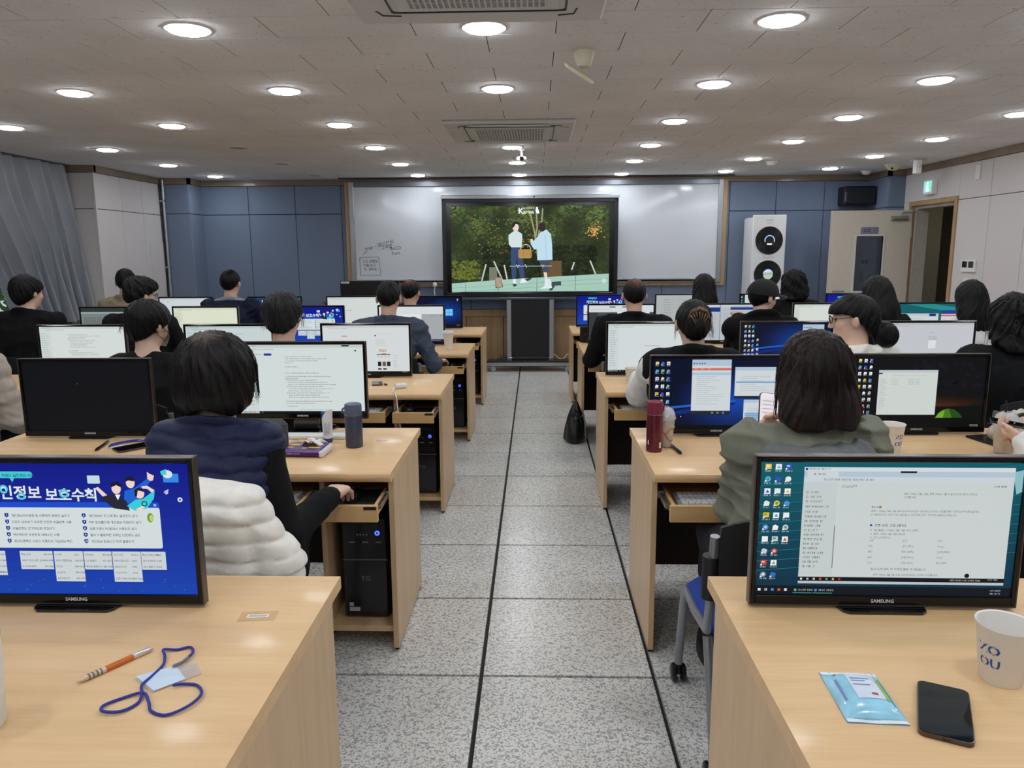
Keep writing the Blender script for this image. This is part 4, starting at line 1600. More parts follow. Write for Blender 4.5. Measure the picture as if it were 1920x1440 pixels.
def scr_R2a():
    c = Canvas((4, 12, 40))
    hero(c, 64, 34, False)
    icons(c, 2, 2.6, (7, 7, 8), 4.3, 6.1, 2.5)
    doc_window(c, 30, 1, 30, 41, 4, True)
    doc_window(c, 63, 7, 36, 23, 4.6, blue=1)
    doc_window(c, 70.5, 33, 26, 26 * .82, 5.2, blue=5)
    taskbar(c, 2.4, '06090f')
    c.poly([(22, 46), (22, 47.2), (22.8, 46.8)], 'f0f0f0', 6)
    return c


def scr_R2b():
    c = Canvas((9, 10, 14))
    for k in range(10):
        c.ell(62, 36 + .3 * k, 40 - 3 * k, 5 - .45 * k, tuple(int(v * (.3 + .07 * k)) for v in (70, 38, 20)), .2 + .05 * k, 24)
    c.rect(0, 40, 100, 17, (7, 8, 9), .9)
    for k in range(40):
        c.ell(c.rs.uniform(45, 95), c.rs.uniform(3, 26), c.rs.uniform(.8, 4), c.rs.uniform(.6, 2.4), (14 + k % 6, 15 + k % 7, 24 + k % 9), .3, 9)
    c.poly([(64, 49), (66, 45.4), (69, 42.8), (73, 41.6), (78, 42.4), (82, 45), (85, 49)], (66, 120, 24), 1.2)
    c.poly([(64, 49), (67, 45), (71, 42.6), (70, 49)], (120, 170, 40), 1.4)
    c.poly([(74, 42), (77, 49), (85, 49), (82, 45), (78, 42.6)], (34, 76, 20), 1.4)
    icons(c, 2.6, 1.6, (10, 10, 9), 4.2, 5.2, 2.2)
    c.rect(18.4, 10.5, 45, 36, (206, 214, 210), 4)
    c.rect(18.4, 10.5, 45, 2, (190, 198, 200), 4.2)
    c.rect(18.4, 12.6, 2.8, 1.2, (30, 50, 140), 4.3)
    c.scrib(28, 14.6, 26, .6, (150, 156, 158), 4.3)
    for k in range(16):
        c.scrib(20, 17.4 + k * 1.55, 3 + k % 3, .6, (96, 104, 108), 4.3)
    for k in range(4):
        c.scrib(28.6, 17.6 + k * 1.3, 5, .6, (150, 150, 120), 4.3)
        c.scrib(41, 17.6 + k * 1.3, 5, .6, (120, 126, 128), 4.3)
        c.scrib(47, 17.6 + k * 1.3, 3, .6, (120, 126, 128), 4.3)
    taskbar(c, 2.4, '08090c')
    return c


def scr_R3b():
    c = Canvas((5, 13, 44))
    hero(c, 66, 24, False)
    icons(c, 2.4, 2, (8, 8, 7), 4.3, 5.6, 2.4)
    icons(c, 16.5, 18, (6,), 4.3, 5.6, 2.2)
    doc_window(c, 68, 1.4, 24, 48, 4, True, False)
    taskbar(c, 2.4)
    return c


def scr_R3c():
    c = chat((196, 200, 206), 0, 0)
    for y, w, x in ((11, 5, 52), (16, 10, 50), (18.4, 10, 50)):
        c.scrib(x, y, w, .9, (84, 88, 94))
    c.rect(50.5, 20.5, 8.4, 9.4, (222, 226, 228), 2)
    return c


def scr_R4a():
    c = Canvas((74, 80, 84))
    c.rect(0, 0, 100, 11, (214, 220, 224), 1)
    c.rect(32, 2, 9, 1.4, (40, 44, 50), 2)
    c.rect(52, 2, 11, 1.4, (40, 44, 50), 2)
    c.scrib(4, 6, 30, .9, (90, 96, 100))
    c.rect(0, 11, 14, 46, (52, 58, 62), 1)
    c.rect(44, 11, 50, 46, (224, 228, 230), 1)
    for k in range(12):
        c.scrib(50, 16 + k * 2.8, 30, .9, (110, 116, 120))
    return c


def scr_R4b():
    c = Canvas((184, 190, 196))
    c.rect(0, 0, 100, 4, (200, 206, 212), 1)
    c.rect(0, 4, 44, 7, (30, 54, 130), 1)
    c.rect(60, 2, 40, 6, (34, 60, 140), 1)
    c.rect(44, 0, 1, 56, (120, 126, 136), 2)
    for k in range(14):
        c.scrib(4, 14 + k * 2.8, 34, .9, (120, 128, 136))
        c.scrib(50, 14 + k * 2.8, 40, .9, (120, 128, 136))
    return c


def scr_R4d():
    c = Canvas((16, 96, 104))
    c.poly([(20, 0), (60, 0), (100, 6), (100, 14), (50, 6)], (40, 140, 140), .5)
    c.rect(8, 15, 62, 38, (206, 214, 214), 2)
    c.rect(8, 15, 62, 4, (190, 202, 208), 2.2)
    c.rect(56, 15.4, 10, 4, (24, 44, 120), 2.4)
    c.rect(34, 28, 28, 1.4, (40, 70, 150), 2.4)
    c.rect(60, 28, 1.4, 8, (40, 70, 150), 2.4)
    for k in range(6):
        c.scrib(12, 22 + k * 3, 34, 1, (140, 146, 150), 2.4)
    c.rect(74, 10, 24, 44, (208, 214, 218), 2)
    c.rect(74, 10, 24, 6, (30, 64, 150), 2.2)
    c.rect(74, 17, 24, 2.6, (206, 100, 90), 2.2)
    for k in range(10):
        c.scrib(77, 23 + k * 3, 16, 1, (130, 138, 146), 2.4)
    return c


def scr_R5b():
    c = Canvas((176, 182, 182))
    for k in range(9):
        c.scrib(14, 8 + k * 5, 14, 1.2, (70, 76, 78))
        c.scrib(40, 8 + k * 5, 40, 1, (120, 126, 128))
    return c


def scr_R5c():
    c = Canvas((20, 50, 60))
    c.rect(8, 0, 92, 56, (204, 214, 216), 1)
    icons(c, 1, 3, (8,), 5, 6, 2.4)
    for k in range(6):
        c.scrib(20, 8 + k * 4, 40, 1, (120, 130, 134))
    return c


# ------------------------------------------------------------------ monitors
MW, MH, MBOT = .55, .322, .7105
bez_m = mat('monitor_bezel', (8, 8, 9), .12, var=.02, spec=.35)
rim_m = mat('monitor_rim', (92, 84, 80), .28, .7)
logo_m = mat('monitor_logo', (208, 210, 212), .35)
mback_m = mat('monitor_back', (20, 20, 22), .5)
base_m = mat('monitor_base_gloss', (14, 13, 14), .08, coat=.6)
bm_ = MB()
bw, bt, bb = .0088, .0095, .0195
for a, b, c, d in ((-MW / 2, -MW / 2 + bw, 0, MH), (MW / 2 - bw, MW / 2, 0, MH), (-MW / 2 + bw, MW / 2 - bw, 0, bb), (-MW / 2 + bw, MW / 2 - bw, MH - bt, MH)):
    bm_.box(a, b, -.012, 0, c, d, ch=.0015)
bezel_me = bm_.mesh('bezel', bez_m)
rim = MB()
e_ = .004
for a, b, c, d in ((-MW / 2 - e_, -MW / 2, -e_, MH + e_), (MW / 2, MW / 2 + e_, -e_, MH + e_), (-MW / 2, MW / 2, -e_, 0), (-MW / 2, MW / 2, MH, MH + e_)):
    rim.box(a, b, -.011, .012, c, d, ch=.0014)
rim_me = rim.mesh('rim', rim_m)
back = MB().box(-MW / 2, MW / 2, .001, .018, .0, MH, ch=.004)
back.prism([(-.2, .05), (.2, .05), (.17, .26), (-.17, .26)], 'y', .018, .042)
back_me = back.mesh('back_shell', mback_m)
lg = MB()
letters(lg, 'SAMSUNG', (0, -.0124, .0065), (1, 0, 0), (0, 0, 1), .0105, 0, True, .03)
logo_me = lg.mesh('logo', logo_m)
bs = MB().prism([(-.075, -.04), (.075, -.04), (.086, -.032), (.118, .1), (.108, .115), (-.108, .115), (-.118, .1), (-.086, -.032)], 'z', 0, .006)
base_me = bs.mesh('stand_base', base_m)
SCRW = MW - 2 * bw
SCRH = MH - bb - bt
POSTER = None


def monitor(side, r, u, X, dy, canvas, label, raise_=0., rz=0.):
    far = (LROW if side == 'L' else RROW)[r][1]
    t = thing('monitor', label, 'monitor', (X, far - dy, DH), rz, 'desktop monitors')
    z = MBOT - DH + raise_
    for nm, me in (('bezel', bezel_me), ('rim', rim_me), ('back_shell', back_me), ('logo', logo_me)):
        put(nm, me, t, (0, 0, z))
    put('stand_base', base_me, t, (0, .005, .0005))
    MB().box(-.055, .055, .03, .055, .006, z + .12, ch=.004).build('stand_neck', base_m, t)
    cv, sh = canvas
    if isinstance(cv, Canvas) and not hasattr(cv, 'me'):
        # screen is 525 x 287 mm; pictures are drawn 16:9 and stretched a hair
        o = cv.build('screen', SCRW, t, None, (0, -.006, z + bb + SCRH / 2))
    else:
        o = put('screen', cv.me, t, (0, -.006, z + bb + SCRH / 2))
    o.scale = (1, 1, SCRH / (SCRW * .5625))
    return t


pst = poster()
monitor('L', 1, 0, -.992, .16, (pst, 0), 'black monitor with blue privacy poster, on desk with the lanyard', rz=0.0)
monitor('L', 2, 1, -1.862, .18, (scr_L2a(), 0), 'black monitor with dark blank screen beside woman in navy vest')
monitor('L', 2, 0, -.985, .10, (scr_L2b(), 0), 'raised monitor showing an English text page above the hand cream tube', .058)
monitor('L', 3, 2, -2.797, .15, (chat((214, 222, 220), 13, 20), 0), 'monitor with white text page behind the blank dark monitor')
monitor('L', 3, 1, -1.88, .15, (chat((202, 214, 214), 14, 8), 0), 'monitor with pale page partly hidden by woman in navy vest')
monitor('L', 3, 0, -1.038, .13, (scr_L3c(), 0), 'monitor with white page reading note in red')
monitor('L', 4, 3, -3.525, .18, (scr_table(), 0), 'monitor showing a dim grey table behind the masked man')
monitor('L', 4, 2, -2.738, .18, (scr_L4b(), 0), 'monitor with plain yellowish white page')
monitor('L', 4, 1, -1.861, .15, (pst, 0), 'monitor with blue privacy poster behind the grey haired man')
monitor('L', 4, 0, -1.025, .15, (scr_L4d(), 0), 'monitor with white document on grey, beside the lidded white cup')
monitor('L', 5, 3, -3.573, .17, (scr_L5a(), 0), 'monitor with pale page and small black window, first row by the window')
monitor('L', 5, 2, -2.65, .17, (scr_L5b(), 0), 'monitor with teal desktop in front of man in navy jacket')
monitor('L', 5, 1, -1.842, .17, (chat((212, 218, 216), 0, 0, True), 0), 'monitor with nearly empty white page near the lectern screen')
monitor('L', 5, 0, -1.012, .17, (scr_hero(), 0), 'monitor with dark blue desktop and glowing window logo')
monitor('R', 1, 0, .735, .155, (scr_R1(), 0), 'black monitor with teal desktop and chat window, by the wet wipes', rz=-.012)
monitor('R', 2, 0, .752, .13, (scr_R2a(), 0), 'monitor with blue desktop, many icons and stacked windows, by the maroon bottle')
monitor('R', 2, 1, 1.585, .10, (scr_R2b(), 0), 'monitor with night sky and green tent wallpaper')
monitor('R', 3, 0, .715, .16, (chat((212, 220, 222), 12, 0, True), 0), 'monitor with nearly blank white chat page beside the paper cup in a hand')
monitor('R', 3, 1, 1.53, .16, (scr_R3b(), 0), 'monitor with blue desktop and icons behind the brown haired woman')
monitor('R', 3, 2, 2.38, .16, (scr_R3c(), 0), 'monitor with pale lilac grey page and centred lines')
monitor('R', 4, 0, .715, .18, (scr_R4a(), 0), 'monitor with document beside dark grey sidebar, in front of balding man')
monitor('R', 4, 1, 1.56, .18, (scr_R4b(), 0), 'monitor with grey form and navy headings in front of man in cap')
monitor('R', 4, 2, 2.40, .18, (chat((214, 222, 214), 9, 0, True), 0), 'monitor with blank whitish page beside woman with glasses')
monitor('R', 4, 3, 3.2, .18, (scr_R4d(), 0), 'monitor with teal wallpaper and two document windows')
monitor('R', 5, 0, .70, .19, (pst, 0), 'monitor with blue privacy poster, first row by the big display')
monitor('R', 5, 1, 1.50, .19, (scr_R5b(), 0), 'monitor with grey form page in the first row')
monitor('R', 5, 2, 2.35, .19, (scr_R5c(), 0), 'monitor with pale page in front of woman in black, first row')
monitor('R', 5, 3, 3.21, .19, (pst, 0), 'monitor with blue privacy poster, first row near the open door')
# ------------------------------------------------------------------ big display on its cart
def tv_picture():
    c = Canvas((44, 56, 34))
    rs = random.Random(21)
    # trees: dabs of foliage, lighter in places, darker in the middle right
    for k in range(4200):
        x, y = rs.uniform(0, 100), rs.uniform(0, 48)
        s = rs.uniform(.4, 1.6)
        d = .5 + .5 * math.sin(x * .21 + 1.3) * math.cos(y * .17 + x * .05)
        top = max(0, 1 - y / 26)
        warm = rs.random()
        g = 46 + 92 * d * (.4 + .6 * top) * rs.uniform(.4, 1.3)
        col = (g * (.72 + .25 * warm), g * 1.0, g * (.42 + .2 * rs.random()))
        if 20 < x < 92 and 26 < y < 48:
            col = tuple(v * .58 for v in col)
        if x < 18 and y > 35:
            col = (86 + 30 * warm, 96 + 30 * warm, 44)
        x0, x1, y0, y1 = max(0, x - s), min(100, x + s), max(0, y - s * .7), min(50, y + s * .7)
        a = rs.uniform(-.3, .3)
        c.poly([(x0, (y0 + y1) / 2 + a), (x + a, y0), (x1, (y0 + y1) / 2 - a), (x - a, y1)], tuple(int(min(255, max(0, v))) for v in col), .2 + k * .00045)
    for k in range(240):
        x, y = rs.uniform(14, 62), rs.uniform(8, 32)
        c.ell(x, y, rs.uniform(.2, .6), rs.uniform(.15, .4), (112 + rs.randint(0, 50), 122 + rs.randint(0, 40), 56 + rs.randint(0, 20)), 2.3, 5)
    for k in range(60):
        c.ell(90 + rs.gauss(0, 2), 17 + rs.gauss(0, 2), .45, .4, (220, 190, 90) if k % 3 else (230, 120, 90), 2.4, 6)
    for p in (((50, 4), (53, 18), (55, 34)), ((54, 3), (54.5, 14), (53, 24)), ((58, 2), (57.5, 10), (55, 20))):
        c.line(p, .9, (160, 156, 126), 2.2)
    c.rect(58, 36, 12, 12, (104, 84, 56), 2.25)
    c.rect(24, 40, 5, 10, (120, 124, 110), 2.25)
    # pale paving
    c.poly([(0, 50.6), (30, 48.4), (62, 46.6), (100, 44.6), (100, 56.25), (0, 56.25)], (164, 200, 186), 2.6)
    for x in (9, 30, 54.5, 79):
        c.line([(x, 49.6 - x * .045), (x - .3, 56)], .25, (70, 92, 86), 2.8)
    for o in (3.2, 6):
        c.line([(0, 50.6 + o), (50, 47.6 + o), (100, 44.6 + o)], .22, (126, 160, 148), 2.75)
    for p in (((22, 38), (19.2, 49)), ((27, 36), (33, 50)), ((33.6, 38.6), (35.4, 48)), ((88, 36), (91.6, 45)), ((78, 37), (76.4, 42))):
        c.line(p, .9, (196, 204, 196), 2.7)
    # seated shadows
    c.poly([(38.6, 50.2), (41, 50), (41.4, 52.6), (39.4, 53)], (60, 78, 74), 3)
    c.poly([(44, 48.6), (52, 46.6), (50, 48.6), (46, 50)], (60, 78, 74), 3)
    c.poly([(64, 50), (69.6, 49.4), (69.8, 52.2), (66, 52.4), (64, 55.6), (62, 55.6)], (60, 78, 74), 3)
    # left figure
    sk = (236, 214, 200)
    c.ell(41, 14, 1.9, 2.9, sk, 4)
    c.poly([(39, 14.4), (38.8, 12), (40.4, 10.2), (42.6, 10.6), (43, 12.4), (41, 11.8), (39.8, 14)], (40, 34, 32), 5)
    c.poly([(39.6, 16.6), (42.6, 16.6), (45, 18.4), (45.2, 22), (44.6, 27), (38.2, 27), (36.6, 25), (36.4, 19)], (206, 226, 228), 4.2)
    c.poly([(40, 22.6), (43, 19.6), (43.8, 20), (41, 23)], sk, 5)
    c.poly([(38.2, 27), (44.4, 27), (45.6, 34), (46.4, 47), (43.6, 47.4), (41.6, 33), (41, 47.6), (38.4, 47.8), (37.8, 36)], (56, 76, 116), 4.4)
    c.poly([(39.2, 47.8), (40.8, 47.8), (41.2, 51), (38.8, 51)], (224, 236, 238), 4.6)
    c.poly([(44.4, 47.6), (46, 47.4), (48.6, 50), (43.6, 50.8)], (224, 236, 238), 4.6)
    # basket
    c.ring(47.2, 28.4, 3.4, .45, (214, 210, 200), 4.8, 12, PI, 2 * PI)
    c.rrect(42.6, 28.4, 8.4, 5.8, 1, (196, 152, 86), 5)
    for k in range(9):
        c.rect(43 + .9 * k, 28.8, .28, 5, (146, 104, 52), 5.2)
    # right figure
    c.ell(57.6, 14, 2.3, 3, (50, 42, 40), 5)
    c.poly([(57, 16.6), (60.4, 15.6), (63.2, 18.6), (64, 26), (64.2, 35.4), (54.6, 35.6), (54.4, 28), (52.6, 28.6), (50.4, 25), (50.6, 22.4), (52.2, 23), (55, 20)], (190, 222, 236), 4.6)
    c.poly([(50.2, 24), (50.2, 21.8), (51.6, 21.6), (52, 23.2)], sk, 5)
    c.line([(59.6, 19), (60.4, 34.8)], .3, (160, 194, 212), 5)
    c.poly([(55.6, 35.6), (62.2, 35.5), (62.2, 43.4), (58.4, 43.8)], (68, 78, 90), 4.4)
    c.poly([(58.6, 43.6), (60.6, 43.6), (61, 48), (59.4, 48)], sk, 4.5)
    c.poly([(59.4, 47.8), (61.4, 47.8), (61.8, 53), (64, 54), (56, 54.6), (59.2, 52.6)], (220, 234, 240), 4.6)
    c.poly([(61.6, 48), (62.8, 48), (64, 54), (62, 54.2)], (220, 234, 240), 4.5)
    # patterned bag
    c.poly([(27.6, 46.6), (31.4, 46), (32.8, 53.4), (28, 54)], (120, 88, 66), 5)
    for k in range(6):
        c.line([(28 + .6 * k, 47), (29 + .6 * k, 53.4)], .25, (226, 210, 190), 5.2)
    # sound trace, badge and title
    c.line([(37, 39.4), (41, 39.4), (41.6, 38.4), (42.2, 40.4), (42.8, 38.6), (43.4, 39.4), (46.4, 39.4), (47, 38.2), (47.6, 40.4), (48, 39.4),
            (56.8, 39.4), (57.4, 38.6), (58, 40.2), (58.6, 38.8), (59, 39.4), (64, 39.4)], .28, (226, 236, 236), 6)
    c.ring(97, 49.4, 1.7, .35, (206, 224, 222), 6)
    c.ell(97, 49.4, 1.0, 1.0, (206, 224, 222), 6)
    c.text('K', 42.6, 5.2, 5.2, (246, 246, 246), 6, .02)
    c.text('arina', 45.8, 5.2, 3.4, (246, 246, 246), 6, .012)
    for k in range(6):
        c.rect(46 + 1.2 * k, 1.3, .7, .7, (246, 246, 246), 6)
    c.ell(54.4, 1.8, .7, .9, (246, 246, 246), 6)
    c.poly([(53.4, 2.4), (55.4, 2.6), (56, 5), (54.4, 5.4), (53.6, 4)], (246, 246, 246), 6)
    return c


TX0, TX1, TY = -1.133, 1.016, 9.42
tv = thing('display_cart', 'large flat display on a silver wheeled cart before the whiteboard', 'display', ((TX0 + TX1) / 2, TY, 0), math.radians(.6))
hw = (TX1 - TX0) / 2
tvf = mat('tv_frame', (20, 22, 28), .3)
b = MB()
zb, zt = .922, 2.106
for a, c_2, d, e2 in ((-hw, -hw + .05, zb, zt), (hw - .05, hw, zb, zt), (-hw, hw, zb, zb + .05), (-hw, hw, zt - .045, zt)):
    b.box(a, c_2, -.02, .06, d, e2, ch=.004)
b.build('frame', tvf, tv)
MB().box(-hw + .01, hw - .01, .005, .1, zb + .01, zt - .01).build('back_shell', mback_m, tv)
MB().box(-hw + .05, hw - .05, -.006, .005, zb + .05, zt - .045).build('bezel_glass', mat('tv_glass_black', (12, 13, 17), .16), tv)
b = MB().box(-hw - .008, hw + .008, -.03, .05, zt, zt + .045, ch=.006)
b.build('camera_bar', alu_m, tv)
MB().lathe([(0, -.033), (.01, -.033), (.012, -.029)], 12, (.05, 0, zt + .022), 0, 'y').build('camera_lens', black_m, tv)
pw = 1.94
tvc = tv_picture()
o = tvc.build('screen', pw, tv, TVS, (0, -.0075, 1.505))
o.scale = (1, 1, 1.04 / (pw * .5625))
MB().box(-hw * .95, hw * .95, -.035, .03, zb - .035, zb - .005, ch=.005).build('sound_bar', mat('tv_soundbar', (86, 92, 102), .4, .5), tv)
for x in (-.265, .265):
    MB().box(x - .03, x + .03, -.02, .06, .13, zb, ch=.006).build('column', alu_m, tv)
MB().box(-.235, .235, .0, .04, .16, zb - .03).build('lower_panel', mat('cart_panel', (20, 22, 27), .35), tv)
MB().box(-.29, .29, -.03, .07, .135, .165, ch=.004).build('panel_foot', alu_m, tv)
MB().box(-.23, .23, -.06, -.02, .135, .165, ch=.004).build('rail', black_m, tv)
b = MB().prism([(-.59, -.16), (.59, -.16), (.55, .1), (-.55, .1)], 'z', .075, .115)
b.build('platform', alu_m, tv)
MB().prism([(-.54, -.13), (.54, -.13), (.52, .08), (-.52, .08)], 'z', .115, .135).build('platform_top', mat('cart_top', (40, 40, 42), .3), tv)
for x in (-.46, .46):
    for y in (-.1, .08):
        w = MB().lathe([(.0, -.012), (.028, -.012), (.034, -.008), (.034, .008), (.028, .012), (0, .012)], 20, (x, y, .035), 0, 'y')
        w.box(x - .02, x + .02, y - .016, y + .016, .05, .08)
        w.build('caster', mat('caster_grey', (196, 198, 202), .4), tv, smooth=True)
for pts, m in (([(-.42, -.03, .14), (-.36, -.02, .17), (-.3, 0, .16), (-.28, .03, .2)], black_m),
               ([(.3, .02, .2), (.36, -.02, .15), (.42, .0, .145), (.46, .05, .19), (.52, .05, .2), (.55, .0, .15), (.5, -.05, .138)], mat('cable_cream', (206, 196, 168), .5))):
    MB().tube(pts, .006, 6).build('power_cable', m, tv, smooth=True)

# lectern with its screen and gooseneck microphone
lc = thing('lectern', 'dark lectern desk behind the first row', 'lectern', (-1.95, 8.98, 0))
MB().box(-.5, .75, -.2, .3, .0, .88, ch=.01).build('cabinet', mat('lectern_dark', (58, 50, 44), .5), lc)
MB().box(-.52, .77, -.23, .33, .88, .91, ch=.006).build('top', mat('lectern_top', (96, 82, 68), .4), lc)
ls = thing('lectern_screen', 'plain black lectern monitor seen with a white name sticker', 'monitor', (-1.945, 8.9, .91))
MB().box(-.345, .345, -.015, .015, .03, .235, ch=.004).build('panel', black_m, ls)
MB().box(-.06, .06, .0, .06, 0, .06).build('foot', black_m, ls)
s = MB().box(-.335, -.235, -.0165, -.015, .205, .228)
letters(s, 'ACTIVON 27', (-.33, -.0168, .211), (1, 0, 0), (0, 0, 1), .014, 1)
s.build('sticker', [white_m, black_m], ls)
mc = thing('gooseneck_microphone', 'thin gooseneck microphone with white foam tip on the lectern', 'microphone', (-1.18, 8.92, .91))
MB().tube([(0, 0, .0), (.002, 0, .06), (-.004, .0, .12), (.004, 0, .165)], .006, 8).build('neck', mat('mic_white', (210, 210, 212), .4), mc, smooth=True)
MB().lathe([(0, -.025), (.018, -.02), (.026, 0), (.02, .022), (0, .03)], 16, (.004, 0, .185)).build('foam_tip', white_m, mc, smooth=True)
MB().lathe([(.04, 0), (.04, .012), (.01, .02), (0, .02)], 16).build('foot', black_m, mc)
# ------------------------------------------------------------------ things lying about
paper_m = mat('paper_white', (236, 234, 230), .6, var=.02)
cup_m = mat('paper_cup', (236, 232, 226), .55, var=.02)
inkb = mat('cup_print_blue', (40, 84, 150), .5)
clear_m = mat('clear_vinyl', (225, 222, 218), .1, alpha=.35)


def cup(label, loc, h=.105, rt=.043, rb=.031, rz=0., print_=True, lid=False):
    t = thing('paper_cup', label, 'cup', loc, rz)
    MB().lathe([(0, .004), (rb, .004), (rb, 0), (rb + .001, .001), (rt, h - .003), (rt + .0025, h), (rt + .002, h + .003), (rt - .001, h + .001), (rb - .002, .008), (0, .008)], 36).build(
        'cup_wall', cup_m, t, smooth=True)
    if print_:
        w = MB()
        vs, fs = [], []
        for body, zb_ in (('ZO', .56), ('OU', .32)):
            g, q, wd_ = glyphs(body, .025)
            o = len(vs)
            for x, y in g:
                zz = h * (zb_ + y * .22)
                a = -PI / 2 - .42 + x * .62
                r = rb + (rt - rb) * zz / h + .0008
                vs.append((r * math.cos(a), r * math.sin(a), zz))
            fs += [tuple(i + o for i in f) for f in q]
        w.add(vs, fs)
        w.build('print', inkb, t)
    if lid:
        MB().lathe([(rt + .004, h - .006), (rt + .004, h + .002), (rt, h + .005), (rt - .003, h + .016), (0, h + .014)], 36).build('lid', white_m, t, smooth=True)
    return t


cup('white paper cup with blue lettering beside the black phone', (.826, 1.258, DH), .106, .046, .033, rz=-1.15)
cup('white paper cup with blue lettering in front of the tent wallpaper monitor', (1.338, 2.8, DH), .112, .044, .031, rz=.3)
cup('plain white takeaway cup with a flat lid by the aisle', (-.688, 5.97, DH), .135, .042, .03, print_=False, lid=True)
cup('plain paper cup held by woman with the hair clip', (.572, 4.40, DH), .085, .043, .032, print_=False)


def flask(name, label, loc, r, h, body, cap, loop=False, tabs=True):
    t = thing(name, label, 'bottle', loc)
    z1_ = h * .74
    MB().lathe([(0, 0), (r * .94, 0), (r, .006), (r, z1_ - .004), (r * .985, z1_)], 36).build('body', body, t, smooth=True)
    MB().lathe([(r * .985, z1_), (r * .99, z1_ + .003), (r * .99, h * .93), (r * .95, h * .985), (r * .8, h), (0, h)], 36).build('cap', cap, t, smooth=True)
    MB().lathe([(r * 1.003, z1_ - .001), (r * 1.003, z1_ + .002)], 36).build('seam_ring', mat('seam_steel', (150, 150, 154), .3, .8), t)
    if loop:
        MB().tube([(-r * .95, 0, h * .9), (-r * 1.25, 0, h * .86), (-r * 1.25, 0, h * .79), (-r * .98, 0, h * .77)], .004, 8).build('carry_loop', cap, t, smooth=True)
    if not loop:
        MB().box(r * .85, r * 1.12, -.01, .01, h * .8, h * .93, ch=.003).build('latch', cap, t)
    for a0, z0_, w_, h_ in ((-1.1, .018, .3, .022), (-2.6, .03, .16, .018)) if tabs else ((-2.8, .02, .12, .004), (-2.8, .035, .12, .004)):
        MB().grid(lambda u, v: ((r + .0006) * math.cos(a0 + u * w_), (r + .0006) * math.sin(a0 + u * w_), z0_ + v * h_), 4, 1).build('label', paper_m, t)
    return t


flask('thermos_bottle', 'maroon thermos bottle standing on the aisle end of the desk', (.457, 2.83, DH), .031, .196,
      mat('maroon_lacquer', (98, 18, 40), .28, .3, coat=.4), mat('maroon_cap', (124, 34, 62), .4))
flask('thermos_bottle', 'slate blue thermos bottle with a carry loop beside the hand cream', (-.716, 2.89, DH), .034, .175,
      mat('slate_lacquer', (66, 72, 94), .35, .2), mat('slate_cap', (88, 96, 120), .45), True, False)


def iced(label, loc, print_col=(190, 70, 50)):
    t = thing('iced_coffee_cup', label, 'cup', loc)
    MB().lathe([(0, 0), (.03, 0), (.032, .004), (.043, .115), (.041, .115), (.031, .006), (0, .006)], 32).build('cup_wall', mat('clear_cup', (235, 230, 222), .08, alpha=.32), t, smooth=True)
    MB().lathe([(0, .006), (.0305, .006), (.0385, .082), (0, .082)], 28).build('drink', mat('iced_drink', (206, 178, 146), .3, var=.15, vscale=60), t, smooth=True)
    MB().lathe([(.045, .112), (.046, .118), (.043, .122), (.042, .13), (.034, .15), (.018, .16), (.016, .158), (.032, .148), (.04, .13)], 32).build(
        'dome_lid', mat('clear_lid', (240, 240, 240), .06, alpha=.38), t, smooth=True)
    MB().tube([(.004, 0, .02), (-.002, .002, .12), (-.006, .004, .2)], .0035, 8).build('straw', black_m, t, smooth=True)
    s = MB()
    s.tube([(.042 * math.cos(a) * .88, .042 * math.sin(a) * .88, .045 + .018 * math.sin(3 * a + 1)) for a in np.linspace(-2.2, -.6, 12)], .0014, 4)
    s.tube([(.042 * math.cos(a) * .93, .042 * math.sin(a) * .93, .07 + .012 * math.sin(5 * a)) for a in np.linspace(-2.2, -.6, 14)], .0014, 4)
    s.build('print', mat('print_red', print_col, .5), t)
    return t


iced('clear iced coffee cup with dome lid behind the maroon bottle', (.505, 2.90, DH))
iced('clear iced coffee cup with black straw by the cream bag', (1.755, 2.80, DH))


def pen(label, a, b, z, r, cols, name='ballpoint_pen'):
    a, b = Vector(a + (0,)), Vector(b + (0,))
    t = thing(name, label, 'pen', (a.x, a.y, z + r), math.atan2(b.y - a.y, b.x - a.x))
    L = (b - a).length
    MB().tube([(0, 0, 0), (L * .04, 0, 0), (L * .1, 0, 0), (L * .36, 0, 0)], [r * .2, r * .55, r * .85, r], 12).build('grip', cols[0], t, smooth=True)
    MB().tube([(L * .36, 0, 0), (L * .72, 0, 0)], r, 12).build('barrel', cols[1], t, smooth=True)
    MB().tube([(L * .72, 0, 0), (L * .94, 0, 0), (L, 0, 0)], [r * 1.05, r * .95, r * .5], 12).build('cap', cols[2], t, smooth=True)
    MB().box(L * .7, L * .93, -.0022, .0022, r * .9, r * 1.25, ch=.0006).build('clip', cols[2], t)
    rings = MB()
    for k in range(4):
        rings.tube([(L * (.14 + .05 * k), 0, 0), (L * (.16 + .05 * k), 0, 0)], r * 1.06, 12)
    rings.build('grip_rings', cols[3], t, smooth=True)
    return t


pen('orange and clear ballpoint pen lying beside the lanyard', (-.815, 1.207), (-.738, 1.328), DH, .0055,
    (mat('pen_clear', (220, 196, 170), .15), mat('pen_orange', (204, 104, 22), .2, coat=.4), mat('pen_silver', (220, 214, 210), .2, .6), mat('pen_grey', (110, 104, 100), .3)))
dkp = (mat('pen_black', (22, 22, 26), .3), mat('pen_navy', (30, 36, 60), .25), mat('pen_chrome', (170, 172, 176), .25, .8), mat('pen_black2', (22, 22, 26), .3))
pen('dark navy pen with a chrome clip by the maroon bottle', (.55, 2.765), (.533, 2.9), DH, .006, dkp)
pen('slim black pen by the blue badge cord', (-1.712, 2.80), (-1.742, 2.95), DH, .0055, dkp)


